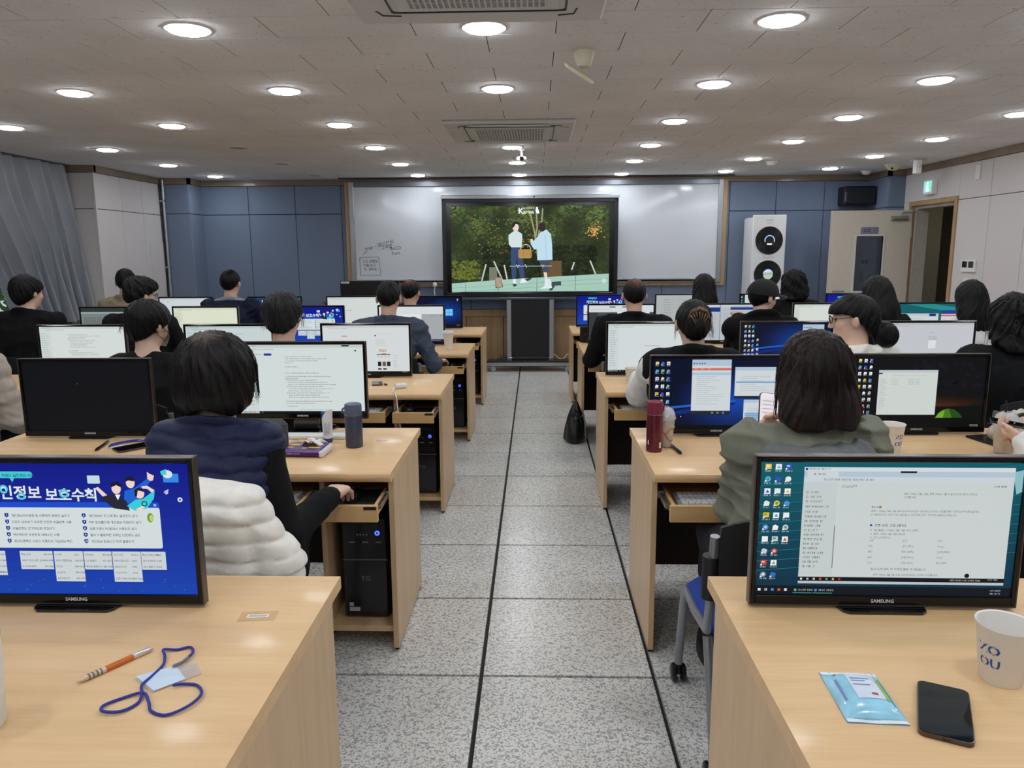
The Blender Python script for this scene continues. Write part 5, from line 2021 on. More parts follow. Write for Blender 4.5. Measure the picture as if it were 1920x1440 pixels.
def badge(label, corners, cord, z, clip):
    t = thing('name_badge', label, 'badge', (0, 0, 0))
    p = [Vector((x, y, z + .0008)) for x, y in corners]
    q = [v + Vector((0, 0, .0022)) for v in p]
    MB().add(p + q, [(0, 1, 2, 3), (7, 6, 5, 4)] + [(i, (i + 1) % 4, 4 + (i + 1) % 4, 4 + i) for i in range(4)]).build('vinyl_holder', clear_m, t)
    c4 = [p[0].lerp(p[1], .04), p[0].lerp(p[1], .68), p[3].lerp(p[2], .68), p[3].lerp(p[2], .04)]
    c4 = [v + Vector((0, 0, .0024)) for v in c4]
    MB().add(c4, [(0, 1, 2, 3)]).build('card', mat('badge_card', (206, 222, 238), .5), t)
    pts = []
    n = len(cord)
    cv = [Vector((x, y, z + .0045 + .0016 * math.sin(i * 1.7))) for i, (x, y) in enumerate(cord)]
    for i in range(n - 1):
        p0, p1, p2, p3 = cv[max(i - 1, 0)], cv[i], cv[i + 1], cv[min(i + 2, n - 1)]
        for k in range(6):
            s = k / 6
            pts.append(.5 * ((2 * p1) + (p2 - p0) * s + (2 * p0 - 5 * p1 + 4 * p2 - p3) * s * s + (3 * p1 - p0 - 3 * p2 + p3) * s ** 3))
    MB().tube(pts + [cv[-1]], .0026, 8).build('cord', mat('cord_blue', (44, 52, 150), .7, bump=.4, bscale=600), t, smooth=True)
    x, y = clip
    MB().tube([(x - .012, y - .014, z + .006), (x, y, z + .007), (x + .003, y + .016, z + .007)], .003, 8).build('clip', slide_m, t, smooth=True)
    return t


badge('clear name badge with a looped blue cord on the bare desk', [(-.725, 1.23), (-.638, 1.288), (-.607, 1.245), (-.668, 1.185)],
      [(-.657, 1.285), (-.652, 1.31), (-.668, 1.334), (-.69, 1.326), (-.714, 1.322), (-.7, 1.298), (-.69, 1.27), (-.692, 1.23), (-.693, 1.2), (-.68, 1.175), (-.675, 1.15),
       (-.69, 1.125), (-.718, 1.122), (-.728, 1.14), (-.712, 1.162), (-.68, 1.178), (-.655, 1.15), (-.64, 1.128), (-.61, 1.118), (-.583, 1.14), (-.576, 1.175), (-.596, 1.205), (-.622, 1.208), (-.638, 1.2)],
      DH, (-.655, 1.275))
badge('name badge with blue cord beside the woman in the navy vest', [(-1.69, 2.845), (-1.65, 2.92), (-1.59, 2.9), (-1.62, 2.83)],
      [(-1.69, 2.86), (-1.70, 2.9), (-1.67, 2.96), (-1.62, 2.99), (-1.6, 2.96), (-1.66, 2.93), (-1.7, 2.88)], DH, (-1.61, 2.97))

# stickers on the desktops
def sticker(label, x, y, w, h, rz, tape=False):
    t = thing('desk_sticker', label, 'sticker', (x, y, DH), rz)
    if tape:
        MB().box(-w * .85, w * .85, -h * 1.5, h * 1.5, .0002, .0006).build('tape', mat('tape_brown', (210, 170, 122), .25), t)
    MB().box(-w / 2, w / 2, -h / 2, h / 2, .0006, .001).build('paper', paper_m, t)
    m = MB()
    for k in range(2):
        for j in range(7):
            m.box(-w * .42 + j * w * .12, -w * .36 + j * w * .12 + .002, -h * .25 + k * h * .3, -h * .1 + k * h * .3, .001, .0012)
    m.build('print', mat('print_grey', (130, 132, 138), .6), t)


sticker('white barcode label taped on the desk with the orange pen', -.585, 1.47, .045, .014, .1, True)
sticker('narrow pale label strip on the desk with the slate bottle', -.625, 2.985, .055, .009, .03)
sticker('narrow pale label strip on the desk with the charger', -.655, 4.48, .06, .012, .03)

# rear left tumbler at the very edge
t = thing('tumbler', 'white tumbler standing beside the orange pen', 'tumbler', (-.9, 1.085, DH))
MB().lathe([(0, 0), (.034, 0), (.037, .005), (.042, .11), (.042, .15), (.04, .155), (.038, .15), (.034, .01), (0, .01)], 36).build('body', white_m, t, smooth=True)
MB().lathe([(.043, .15), (.044, .155), (.043, .165), (.02, .168), (0, .168)], 36).build('lid', mat('tumbler_lid', (206, 204, 200), .4), t, smooth=True)

# wet wipes pack
t = thing('wet_wipes_pack', 'light blue wet wipes pack lying beside the black phone', 'wipes', (.557, 1.195, DH), -.06)
def wp(u, v):
    x, y = (u - .5) * .098, (v - .5) * .15
    e = max(0, 1 - abs(2 * u - 1) ** 3) ** .7 * max(0, 1 - abs((2 * v - 1) / .86) ** 4 if abs(2 * v - 1) < .86 else 0) ** .7
    return (x, y + .012 * math.sin(u * PI) * (1 if v < .05 else 0), .0015 + .016 * e + .0006 * math.sin(60 * u + 9 * v) * (1 if e < .05 else 0))
MB().grid(wp, 28, 36).add([(-.049, -.075, .0005), (.049, -.075, .0005), (.049, .075, .0005), (-.049, .075, .0005)], [(0, 1, 2, 3)]).build(
    'film', mat('wipes_film', (150, 208, 232), .25, var=.16, vscale=16, coat=.3), t, smooth=True, angle=180)
def ov(x0, x1, y0, y1, lift=.0007):
    def f(u, v):
        x, y = x0 + (x1 - x0) * u, y0 + (y1 - y0) * v
        p = wp(x / .098 + .5, y / .15 + .5)
        return (x, y, p[2] + lift)
    return f
for nm, col, rects in (('seal_strip', (232, 236, 240), ((-.048, .048, .0655, .0745), (-.048, .048, -.0745, -.0655))),
                       ('opening_flap', (214, 226, 240), ((-.016, .03, -.028, .052),)),
                       ('print_mark', (196, 60, 70), ((.01, .02, -.018, -.012), (-.034, -.03, .045, .05))),
                       ('print_green', (150, 196, 80), ((.03, .036, -.03, .03),)),
                       ('print_line', (120, 140, 190), ((-.012, .02, .03, .033), (-.012, .012, .022, .025), (-.012, .016, .01, .013), (-.038, -.034, -.03, .03), (.038, .04, -.04, .04)))):
    m = MB()
    for k, rc in enumerate(rects):
        m.grid(ov(*rc, .0008 if nm in ('seal_strip', 'opening_flap') else .0013), 8, 8)
    m.build(nm, mat('wipes_' + nm, col, .35), t, smooth=True, angle=180, normals=False)

# phones


def phone(label, loc, rz, w=.075, l=.155, tilt=None, lit=False):
    t = thing('smartphone', label, 'phone', loc, rz)
    r = .012
    pl = []
    for cx, cy, a in ((w / 2 - r, l / 2 - r, 0), (-w / 2 + r, l / 2 - r, PI / 2), (-w / 2 + r, -l / 2 + r, PI), (w / 2 - r, -l / 2 + r, 1.5 * PI)):
        pl += [(cx + r * math.cos(a + k * PI / 10), cy + r * math.sin(a + k * PI / 10)) for k in range(6)]
    MB().prism(pl, 'z', 0.0005, .0085).build('frame', mat('phone_frame', (96, 88, 84), .25, .8), t, smooth=True, angle=30)
    p2 = [(x * .955, y * .978) for x, y in pl]
    MB().prism(p2, 'z', .0085, .0092).build('screen', glow('phone_lit', (188, 176, 186), .75) if lit else mat('phone_glass', (5, 5, 7), .06, spec=.25), t)
    if lit:
        m = MB()
        for k in range(7):
            m.box(-w * .36, w * (.1 + .06 * (k % 4)), l * (.3 - .09 * k), l * (.3 - .09 * k) + .004, .0092, .0094)
        m.build('message', glow('phone_text', (90, 84, 100), .5), t)
    MB().box(-.006, .006, -l / 2 - .0003, -l / 2, .003, .0055).build('port', black_m, t)
    if tilt:
        t.rotation_euler = tilt
    return t


phone('black phone lying face up beside the wet wipes', (.671, 1.15, DH), -.45, .078, .162)
phone('black phone by the monitor with the red note page', (-.925, 4.34, DH), .2, .06, .12)
phone('black phone or case behind the badge with blue cord', (-1.585, 2.86, DH), -.7, .08, .15)

# hand cream tube
t = thing('hand_cream_tube', 'white and blue hand cream tube standing on its cap', 'tube', (-.842, 2.965, DH), .1)
MB().lathe([(0, 0), (.0185, 0), (.019, .003), (.0185, .018), (0, .018)], 28).build('cap', mat('cream_blue', (36, 72, 130), .35), t, smooth=True)
def tb(u, v):
    a = 2 * PI * u
    k = v ** 1.1
    rx, ry = .019 + .004 * k, .019 * (1 - k) + .0012
    return (rx * math.cos(a), ry * math.sin(a), .018 + .112 * v + .006 * k * math.cos(a))
MB().grid(tb, 28, 16, closed_u=True).build('tube_body', white_m, t, smooth=True, angle=180)
m = MB()
m.grid(lambda u, v: (lambda p: (p[0] * 1.02, p[1] * 1.02 - .0006, p[2]))(tb(.5 + .22 * u * (.2 + .8 * v), .72 + .27 * v)), 8, 6)
m.build('corner_print', mat('cream_blue2', (40, 80, 140), .4), t, smooth=True, angle=180, normals=False)
m = MB()
for k in range(9):
    x = -.011
    while x < .01:
        w_ = random.uniform(.002, .005)
        m.box(x, x + w_, -.0195 + k * .0012, -.0185 + k * .0012, .036 + k * .0055, .0375 + k * .0055)
        x += w_ + .0012
m.build('print', mat('print_blue_grey', (110, 124, 150), .6), t)

# snack pack with tissue, wrapper
t = thing('tissue_pack', 'purple fruit patterned tissue pack with a tissue pulled out', 'tissues', (-.872, 2.78, DH), -.05)
MB().box(-.085, .075, -.06, .06, .0006, .03, ch=.009).build('pack', mat('pack_purple', (78, 32, 112), .3), t)
m = MB()
rs = random.Random(8)
for k, (x, y, a, b) in enumerate(((-.05, .02, .022, .014), (-.01, .035, .03, .012), (.03, .03, .02, .012), (.035, -.02, .025, .012), (-.055, -.02, .014, .01), (.0, -.03, .012, .008))):
    m.prism([(x + a * math.cos(q), y + b * math.sin(q)) for q in np.linspace(0, 2 * PI, 15)[:-1]], 'z', .0301, .0306, k % 3)
m.build('fruit_print', [mat('print_yellow', (226, 190, 50), .4), mat('print_orange', (226, 150, 90), .4), mat('print_lime', (190, 206, 90), .4)], t)
m = MB()
letters(m, 'ALL NEW TISSUE', (-.075, -.0606, .012), (1, 0, 0), (0, 0, 1), .009)
m.build('lettering', mat('print_pale', (220, 206, 230), .5), t)
MB().box(.062, .082, -.062, .058, .0005, .026, ch=.006).build('end_fold', mat('pack_white', (226, 224, 228), .4), t)
def ts(u, v):
    return (-.03 + .08 * u + .01 * math.sin(9 * v), .0 + .07 * v + .012 * math.sin(7 * u), .03 + .02 * math.sin(PI * u) * (1 - .4 * v) + .006 * math.sin(11 * u + 6 * v))
MB().grid(ts, 16, 12).build('tissue', paper_m, t, smooth=True, angle=180, normals=False)
t = thing('plastic_wrapper', 'crumpled clear wrapper behind the purple tissue pack', 'wrapper', (-.905, 2.9, DH))
def wpf(u, v):
    return (-.07 + .13 * u, -.035 + .08 * v + .01 * math.sin(8 * u), .002 + .022 * abs(math.sin(5 * u + 2 * v)) * abs(math.sin(3.1 * v + u)))
MB().grid(wpf, 18, 12).build('film', mat('wrapper_film', (206, 186, 176), .12, alpha=.45), t, smooth=True, angle=60, normals=False)
MB().box(-.05, .03, -.02, .02, .001, .012, ch=.004).build('snack', mat('snack_brown', (168, 112, 76), .6, var=.3, vscale=80), t)
t = thing('white_strip', 'long white plastic strip lying under the raised monitor', 'strip', (-.93, 3.035, DH), -.01)
MB().box(-.24, .15, -.03, .03, .0005, .016, ch=.003).build('body', white_m, t)
MB().box(-.2, .1, -.022, .022, .016, .0165).build('top_label', paper_m, t)
t = thing('grey_pouch', 'dark grey fabric pouch standing beside the purple tissue pack', 'pouch', (-1.05, 2.83, DH), 0)
MB().box(-.09, .09, -.025, .025, .0005, .125, ch=.02).build('pouch_body', mat('pouch_fabric', (74, 78, 80), .9, bump=.4, bscale=400), t)
MB().tube([(-.07, -.026, .105), (.07, -.026, .105)], .003, 6).build('zip', black_m, t)

# charger on third row desk
t = thing('cable_adapter', 'white plug adapter with a cable hanging over the desk edge', 'adapter', (-.762, 4.19, DH), .5)
MB().tube([(-.03, 0, .016), (-.02, 0, .016), (.03, 0, .016), (.035, 0, .016)], [.012, .016, .016, .012], 14).build('plug', white_m, t, smooth=True)
MB().tube([(-.03, 0, .014), (-.045, -.02, .006), (-.06, -.05, .004), (-.075, -.1, .003), (-.085, -.17, .003), (-.09, -.2, -.01), (-.085, -.205, -.1), (-.07, -.2, -.2)], .0035, 8).build('cable', white_m, t, smooth=True)
t = thing('usb_stick', 'small black memory stick on the desk beside the plug adapter', 'memory stick', (-.87, 4.31, DH), 1.9)
MB().box(-.02, .015, -.008, .008, .0005, .009, ch=.002).build('body', black_m, t)
MB().box(.015, .027, -.006, .006, .002, .007).build('connector', slide_m, t)

# little speaker, bottle, cream bag, drawer desk things
t = thing('desk_speaker', 'small black desktop speaker near the aisle, door side second row', 'speaker', (.418, 6.44, DH))
MB().box(-.032, .032, -.04, .04, .0005, .135, ch=.006).build('cabinet', black_m, t)
MB().lathe([(0, -.0415), (.004, -.042), (.004, -.04)], 10, (.008, 0, .07), 0, 'y').build('light', alu_m, t)
t = thing('water_bottle', 'small clear water bottle in the first row by the white page monitor', 'bottle', (-2.16, 7.45, DH))
MB().lathe([(0, 0), (.028, 0), (.03, .01), (.03, .12), (.024, .145), (.012, .165), (.012, .175), (0, .175)], 20).build('body', mat('pet_bottle', (200, 214, 224), .08, alpha=.45), t, smooth=True)
MB().lathe([(.014, .172), (.014, .19), (0, .19)], 16).build('cap', white_m, t, smooth=True)

# backpack on the floor against the end of a desk
bgm = mat('bag_nylon', (16, 17, 20), .42, bump=.35, bscale=40)
t = thing('shoulder_bag', 'black zipped bag slumped on the floor against a desk end', 'bag', (.30, 5.74, 0), .1)
def bag(u, v):
    a = 2 * PI * u
    z = .315 * v
    s = (1 - .82 * v ** 2.2) * (1 + .1 * math.sin(PI * v))
    s2 = min(1, 8 * v + .55)
    w = 1 + .07 * math.sin(3 * a + 4 * v) + .04 * math.sin(7 * a - 3 * v)
    return (.076 * s * s2 * w * math.cos(a) + .02 * v, .10 * s * s2 * w * math.sin(a) + .03 * v, z + .0015)
MB().grid(bag, 40, 24, closed_u=True).add([bag(i / 40, 0) for i in range(40)], [tuple(range(40))]).add([bag(i / 40, 1) for i in range(40)], [tuple(range(40))]).build(
    'bag_body', bgm, t, smooth=True, angle=120)
MB().tube([(.035, -.07, .2), (.06, -.10, .24), (.072, -.1, .17), (.078, -.09, .1), (.085, -.08, .04)], .006, 8).build('zip_edge', mat('zip_grey', (140, 142, 146), .35, .6), t, smooth=True)
MB().tube([(-.03, -.06, .22), (-.0, -.1, .27), (.03, -.09, .24), (.045, -.08, .17)], .008, 8).build('handle', bgm, t, smooth=True)
MB().lathe([(.011, -.003), (.014, 0), (.011, .003), (.008, 0), (.011, -.003)], 14, (.005, -.088, .205), 0, 'y').build('ring', slide_m, t, smooth=True)

# cream bag beside the iced drink
t = thing('cream_tote_bag', 'cream cloth bag in a black tray at the far right desk', 'bag', (1.91, 2.98, DH), .2)
def tote(u, v):
    a = 2 * PI * u
    s = (1 - .55 * v ** 2)
    return ((.10 * s + .02 * math.sin(5 * v)) * math.cos(a), .07 * s * math.sin(a) * (1 + .15 * math.sin(3 * a)), .012 + .10 * v + .02 * math.sin(2 * a + 1) * v)
MB().grid(tote, 30, 14, closed_u=True).add([tote(i / 30, 1) for i in range(30)], [tuple(range(30))]).build('cloth', mat('cream_cloth', (214, 204, 186), .85, bump=.4, bscale=250), t, smooth=True, angle=120)
MB().box(-.14, .14, -.1, .1, .0005, .01, ch=.003).build('tray', black_m, t)
MB().tube([(-.12, -.04, .03), (-.13, -.06, .1), (-.06, -.08, .13), (.06, -.08, .12), (.12, -.05, .07)], .008, 8).build('strap', black_m, t, smooth=True)
# beige bag by the man in navy jacket, first row
t = thing('folded_coat', 'pale folded coat on the first row desk beside man in navy jacket', 'coat', (-2.98, 7.28, DH), .1)
MB().grid(lambda u, v: (.12 * (1 - .4 * v) * math.cos(2 * PI * u), .08 * (1 - .4 * v) * math.sin(2 * PI * u) , .002 + .33 * v + .012 * v * math.sin(8 * PI * u + 3 * v)), 32, 12, closed_u=True).add(
    [(0.072 * math.cos(2 * PI * i / 32), .048 * math.sin(2 * PI * i / 32), .333) for i in range(32)], [tuple(range(32))]).build('cloth', mat('coat_pale', (206, 200, 190), .9), t, smooth=True, angle=120)
# ------------------------------------------------------------------ smooth bodies: blended volumes turned into one skin
class Blob:
    def __init__(self):
        self.ops = []

    def cone(self, a, b, ra, rb, k=.02):
        self.ops.append(('c', np.array(a, float), np.array(b, float), ra, rb, k))
        return self

    def ell(self, c, r, k=.02, R=None, sub=False):
        self.ops.append(('s' if sub else 'e', np.array(c, float), np.array(r, float), R, 0, k))
        return self

    def torus(self, c, R1, R2, r, k=.02, tilt=0.):
        self.ops.append(('t', np.array(c, float), (R1, R2, r), tilt, 0, k))
        return self

    def mesh(self, vox, disp=None, cuts=()):
        lo, hi = np.full(3, 9.), np.full(3, -9.)
        for o in self.ops:
            if o[0] == 's':
                continue
            if o[0] == 'c':
                q = [np.minimum(o[1] - o[3], o[2] - o[4]), np.maximum(o[1] + o[3], o[2] + o[4])]
            elif o[0] == 'e':
                m = o[2] if o[3] is None else np.full(3, o[2].max())
                q = [o[1] - m, o[1] + m]
            else:
                m = np.array([o[2][0] + o[2][2], o[2][1] + o[2][2], o[2][2] + .5 * o[2][1]])
                q = [o[1] - m, o[1] + m]
            lo, hi = np.minimum(lo, q[0]), np.maximum(hi, q[1])
        lo -= .03
        hi += .03
        n = np.ceil((hi - lo) / vox).astype(int) + 1
        ax = [(lo[i] + vox * np.arange(n[i])).astype(np.float32) for i in range(3)]
        D = np.full(n, .2, np.float32)
        for o in self.ops:
            k = o[5]
            mg = k + .03
            if o[0] == 'c':
                q0, q1 = np.minimum(o[1] - o[3], o[2] - o[4]) - mg, np.maximum(o[1] + o[3], o[2] + o[4]) + mg
            elif o[0] in 'es':
                m = o[2] if o[3] is None else np.full(3, o[2].max())
                q0, q1 = o[1] - m - mg, o[1] + m + mg
            else:
                m = np.array([o[2][0] + o[2][2], o[2][1] + o[2][2], o[2][2] + .5 * o[2][1]])
                q0, q1 = o[1] - m - mg, o[1] + m + mg
            i0 = np.clip(np.floor((q0 - lo) / vox).astype(int), 0, n)
            i1 = np.clip(np.ceil((q1 - lo) / vox).astype(int) + 1, 0, n)
            if (i1 <= i0).any():
                continue
            sl = tuple(slice(a, b) for a, b in zip(i0, i1))
            x = ax[0][sl[0]][:, None, None]
            y = ax[1][sl[1]][None, :, None]
            z = ax[2][sl[2]][None, None, :]
            if o[0] == 'c':
                a, b = o[1], o[2]
                ba = b - a
                px, py, pz = x - a[0], y - a[1], z - a[2]
                h = np.clip((px * ba[0] + py * ba[1] + pz * ba[2]) / max(1e-9, ba @ ba), 0, 1)
                d = np.sqrt((px - h * ba[0]) ** 2 + (py - h * ba[1]) ** 2 + (pz - h * ba[2]) ** 2) - (o[3] + (o[4] - o[3]) * h)
            elif o[0] in 'es':
                px, py, pz = x - o[1][0], y - o[1][1], z - o[1][2]
                if o[3] is not None:
                    M_ = o[3]
                    px, py, pz = (M_[0][i] * px + M_[1][i] * py + M_[2][i] * pz for i in range(3))
                r = o[2]
                k0 = np.sqrt((px / r[0]) ** 2 + (py / r[1]) ** 2 + (pz / r[2]) ** 2)
                k1 = np.sqrt((px / r[0] ** 2) ** 2 + (py / r[1] ** 2) ** 2 + (pz / r[2] ** 2) ** 2)
                d = k0 * (k0 - 1) / np.maximum(k1, 1e-6)
            else:
                px, py, pz = x - o[1][0], y - o[1][1], z - o[1][2]
                R1, R2, r = o[2]
                pz = pz - py * o[3]
                rr = np.sqrt((px / R1) ** 2 + (py / R2) ** 2)
                d = np.sqrt(((rr - 1) * min(R1, R2)) ** 2 + pz ** 2) - r
            A = D[sl]
            if o[0] == 's':
                h = np.maximum(k - np.abs(A + d), 0) / max(k, 1e-6)
                D[sl] = np.maximum(A, -d) + h * h * k * .25
            else:
                h = np.maximum(k - np.abs(A - d), 0) / max(k, 1e-6)
                D[sl] = np.minimum(A, d) - h * h * k * .25
        x, y, z = ax[0][:, None, None], ax[1][None, :, None], ax[2][None, None, :]
        if disp is not None:
            I = np.nonzero(np.abs(D) < .05)
            D[I] -= disp(ax[0][I[0]], ax[1][I[1]], ax[2][I[2]])
        for c in cuts:
            D = np.maximum(D, c(x, y, z).astype(np.float32))
        return nets(D, lo, vox)


def nets(D, lo, vox):
    ins = D < 0
    n = np.array(D.shape) - 1
    cnt = np.zeros(n, np.int8)
    for a in (0, 1):
        for b in (0, 1):
            for c in (0, 1):
                cnt += ins[a:n[0] + a, b:n[1] + b, c:n[2] + c]
    act = (cnt > 0) & (cnt < 8)
    ids = np.full(n, -1, np.int32)
    I, J, K = np.nonzero(act)
    ids[I, J, K] = np.arange(len(I))
    cor = [(a, b, c) for a in (0, 1) for b in (0, 1) for c in (0, 1)]
    val = {q: D[I + q[0], J + q[1], K + q[2]] for q in cor}
    P = np.zeros((len(I), 3))
    N = np.zeros(len(I))
    for q in cor:
        for a in range(3):
            if q[a] == 0:
                w = list(q)
                w[a] = 1
                w = tuple(w)
                va, vb = val[q], val[w]
                m = (va < 0) != (vb < 0)
                t = va[m] / (va[m] - vb[m])
                p = np.tile(np.array(q, float), (m.sum(), 1))
                p[:, a] += t
                P[m] += p
                N[m] += 1
    P = (P / N[:, None] + np.stack([I, J, K], 1)) * vox + lo
    F = []
    for a in range(3):
        b, c = (a + 1) % 3, (a + 2) % 3
        s0 = [slice(None)] * 3
        s1 = [slice(None)] * 3
        s0[a], s1[a] = slice(0, -1), slice(1, None)
        A, B = ins[tuple(s0)], ins[tuple(s1)]
        E = np.stack(np.nonzero(A != B), 1)
        ok = (E[:, b] > 0) & (E[:, c] > 0) & (E[:, b] < n[b]) & (E[:, c] < n[c])
        E = E[ok]
        fl = A[tuple(E.T)]

        def cell(db, dc):
            e = E.copy()
            e[:, b] += db
            e[:, c] += dc
            return ids[tuple(e.T)]
        q = np.stack([cell(-1, -1), cell(0, -1), cell(0, 0), cell(-1, 0)], 1)
        q[~fl] = q[~fl][:, ::-1]
        F.append(q)
    return P, np.concatenate(F)


def skin_mesh(name, P, F, m, uv=None):
    me = bpy.data.meshes.new(name)
    me.vertices.add(len(P))
    me.vertices.foreach_set('co', np.asarray(P, np.float32).ravel())
    me.loops.add(F.size)
    me.loops.foreach_set('vertex_index', F.ravel().astype(np.int32))
    me.polygons.add(len(F))
    me.polygons.foreach_set('loop_start', np.arange(0, F.size, 4, dtype=np.int32))
    me.materials.append(m)
    me.update(calc_edges=True)
    if uv is not None:
        lay = me.uv_layers.new(name='strand')
        lay.data.foreach_set('uv', uv[F.ravel()].astype(np.float32).ravel())
    me.shade_smooth()
    return me


def folds(seed, f, amp):
    r = np.random.RandomState(seed)
    ds = r.normal(size=(5, 3)) * f
    ph = r.uniform(0, 6, 5)

    def fn(x, y, z):
        w = 0
        q = np.sin(x * ds[4, 0] * .6 + y * ds[4, 1] * .6 + z * ds[4, 2] * .6 + ph[4])
        for i in range(4):
            s = np.sin(x * ds[i, 0] + y * ds[i, 1] + z * ds[i, 2] + ph[i] + 1.5 * q)
            w = w + (1 - np.abs(s)) ** 2 - .35
        return (amp * .6 * w).astype(np.float32)
    return fn


def quilt(step, amp, z0=0., wob=.01):
    def fn(x, y, z):
        zz = z + wob * np.sin(x * 9 + y * 7) + .3 * wob * np.sin(x * 60 + y * 50)
        s = np.abs(np.sin(PI * (zz - z0) / step))
        return (amp * (np.sqrt(s) - .55)).astype(np.float32)
    return fn


def hair_mat(name, col, scalp=None, r0=0., r1=0.):
    if name in MATS:
        return MATS[name]
    m = bpy.data.materials.new(name)
    m.use_nodes = True
    nt = m.node_tree
    b = nt.nodes['Principled BSDF']
    uv = nt.nodes.new('ShaderNodeUVMap')
    uv.uv_map = 'strand'
    mp = nt.nodes.new('ShaderNodeMapping')
    mp.inputs['Scale'].default_value = (46, 7, 1)
    nt.links.new(uv.outputs[0], mp.inputs[0])
    nz = nt.nodes.new('ShaderNodeTexNoise')
    nz.inputs['Scale'].default_value = 1
    nz.inputs['Detail'].default_value = 5
    nz.inputs['Distortion'].default_value = .4
    nt.links.new(mp.outputs[0], nz.inputs['Vector'])
    rp = nt.nodes.new('ShaderNodeValToRGB')
    c = lin(col)
    rp.color_ramp.elements[0].position, rp.color_ramp.elements[1].position = .3, .72
    rp.color_ramp.elements[0].color = tuple(v * .45 for v in c) + (1,)
    rp.color_ramp.elements[1].color = tuple(v * 1.9 for v in c) + (1,)
    nt.links.new(nz.outputs['Fac'], rp.inputs[0])
    out = rp.outputs[0]
    if scalp:
        sx = nt.nodes.new('ShaderNodeSeparateXYZ')
        nt.links.new(uv.outputs[0], sx.inputs[0])
        mr = nt.nodes.new('ShaderNodeMapRange')
        mr.inputs[1].default_value, mr.inputs[2].default_value = r0, r1
        mr.inputs[3].default_value, mr.inputs[4].default_value = .6, 0
        nt.links.new(sx.outputs[1], mr.inputs[0])
        n3 = nt.nodes.new('ShaderNodeMath')
        n3.operation = 'MULTIPLY'
        nt.links.new(mr.outputs[0], n3.inputs[0])
        ma = nt.nodes.new('ShaderNodeMapRange')
        ma.inputs[1].default_value, ma.inputs[2].default_value = .3, .6
        nt.links.new(nz.outputs['Fac'], ma.inputs[0])
        nt.links.new(ma.outputs[0], n3.inputs[1])
        mx = nt.nodes.new('ShaderNodeMix')
        mx.data_type = 'RGBA'
        nt.links.new(n3.outputs[0], mx.inputs[0])
        nt.links.new(out, mx.inputs[6])
        mx.inputs[7].default_value = lin(scalp) + (1,)
        out = mx.outputs[2]
    nt.links.new(out, b.inputs['Base Color'])
    b.inputs['Roughness'].default_value = .48
    b.inputs['Specular IOR Level'].default_value = .22
    bp = nt.nodes.new('ShaderNodeBump')
    bp.inputs['Strength'].default_value = .8
    bp.inputs['Distance'].default_value = .004
    nt.links.new(nz.outputs['Fac'], bp.inputs['Height'])
    nt.links.new(bp.outputs[0], b.inputs['Normal'])
    MATS[name] = m
    return m


skin_m = mat('skin_light', (214, 172, 148), .5, var=.05, vscale=40)
skin_p = mat('skin_pale', (222, 184, 162), .5, var=.05, vscale=40)
eye_me = None


def rotm(yw, pt, rl):
    return np.array(Matrix.Rotation(yw, 3, 'Z') @ Matrix.Rotation(-pt, 3, 'X') @ Matrix.Rotation(rl, 3, 'Y'))


STY = {}


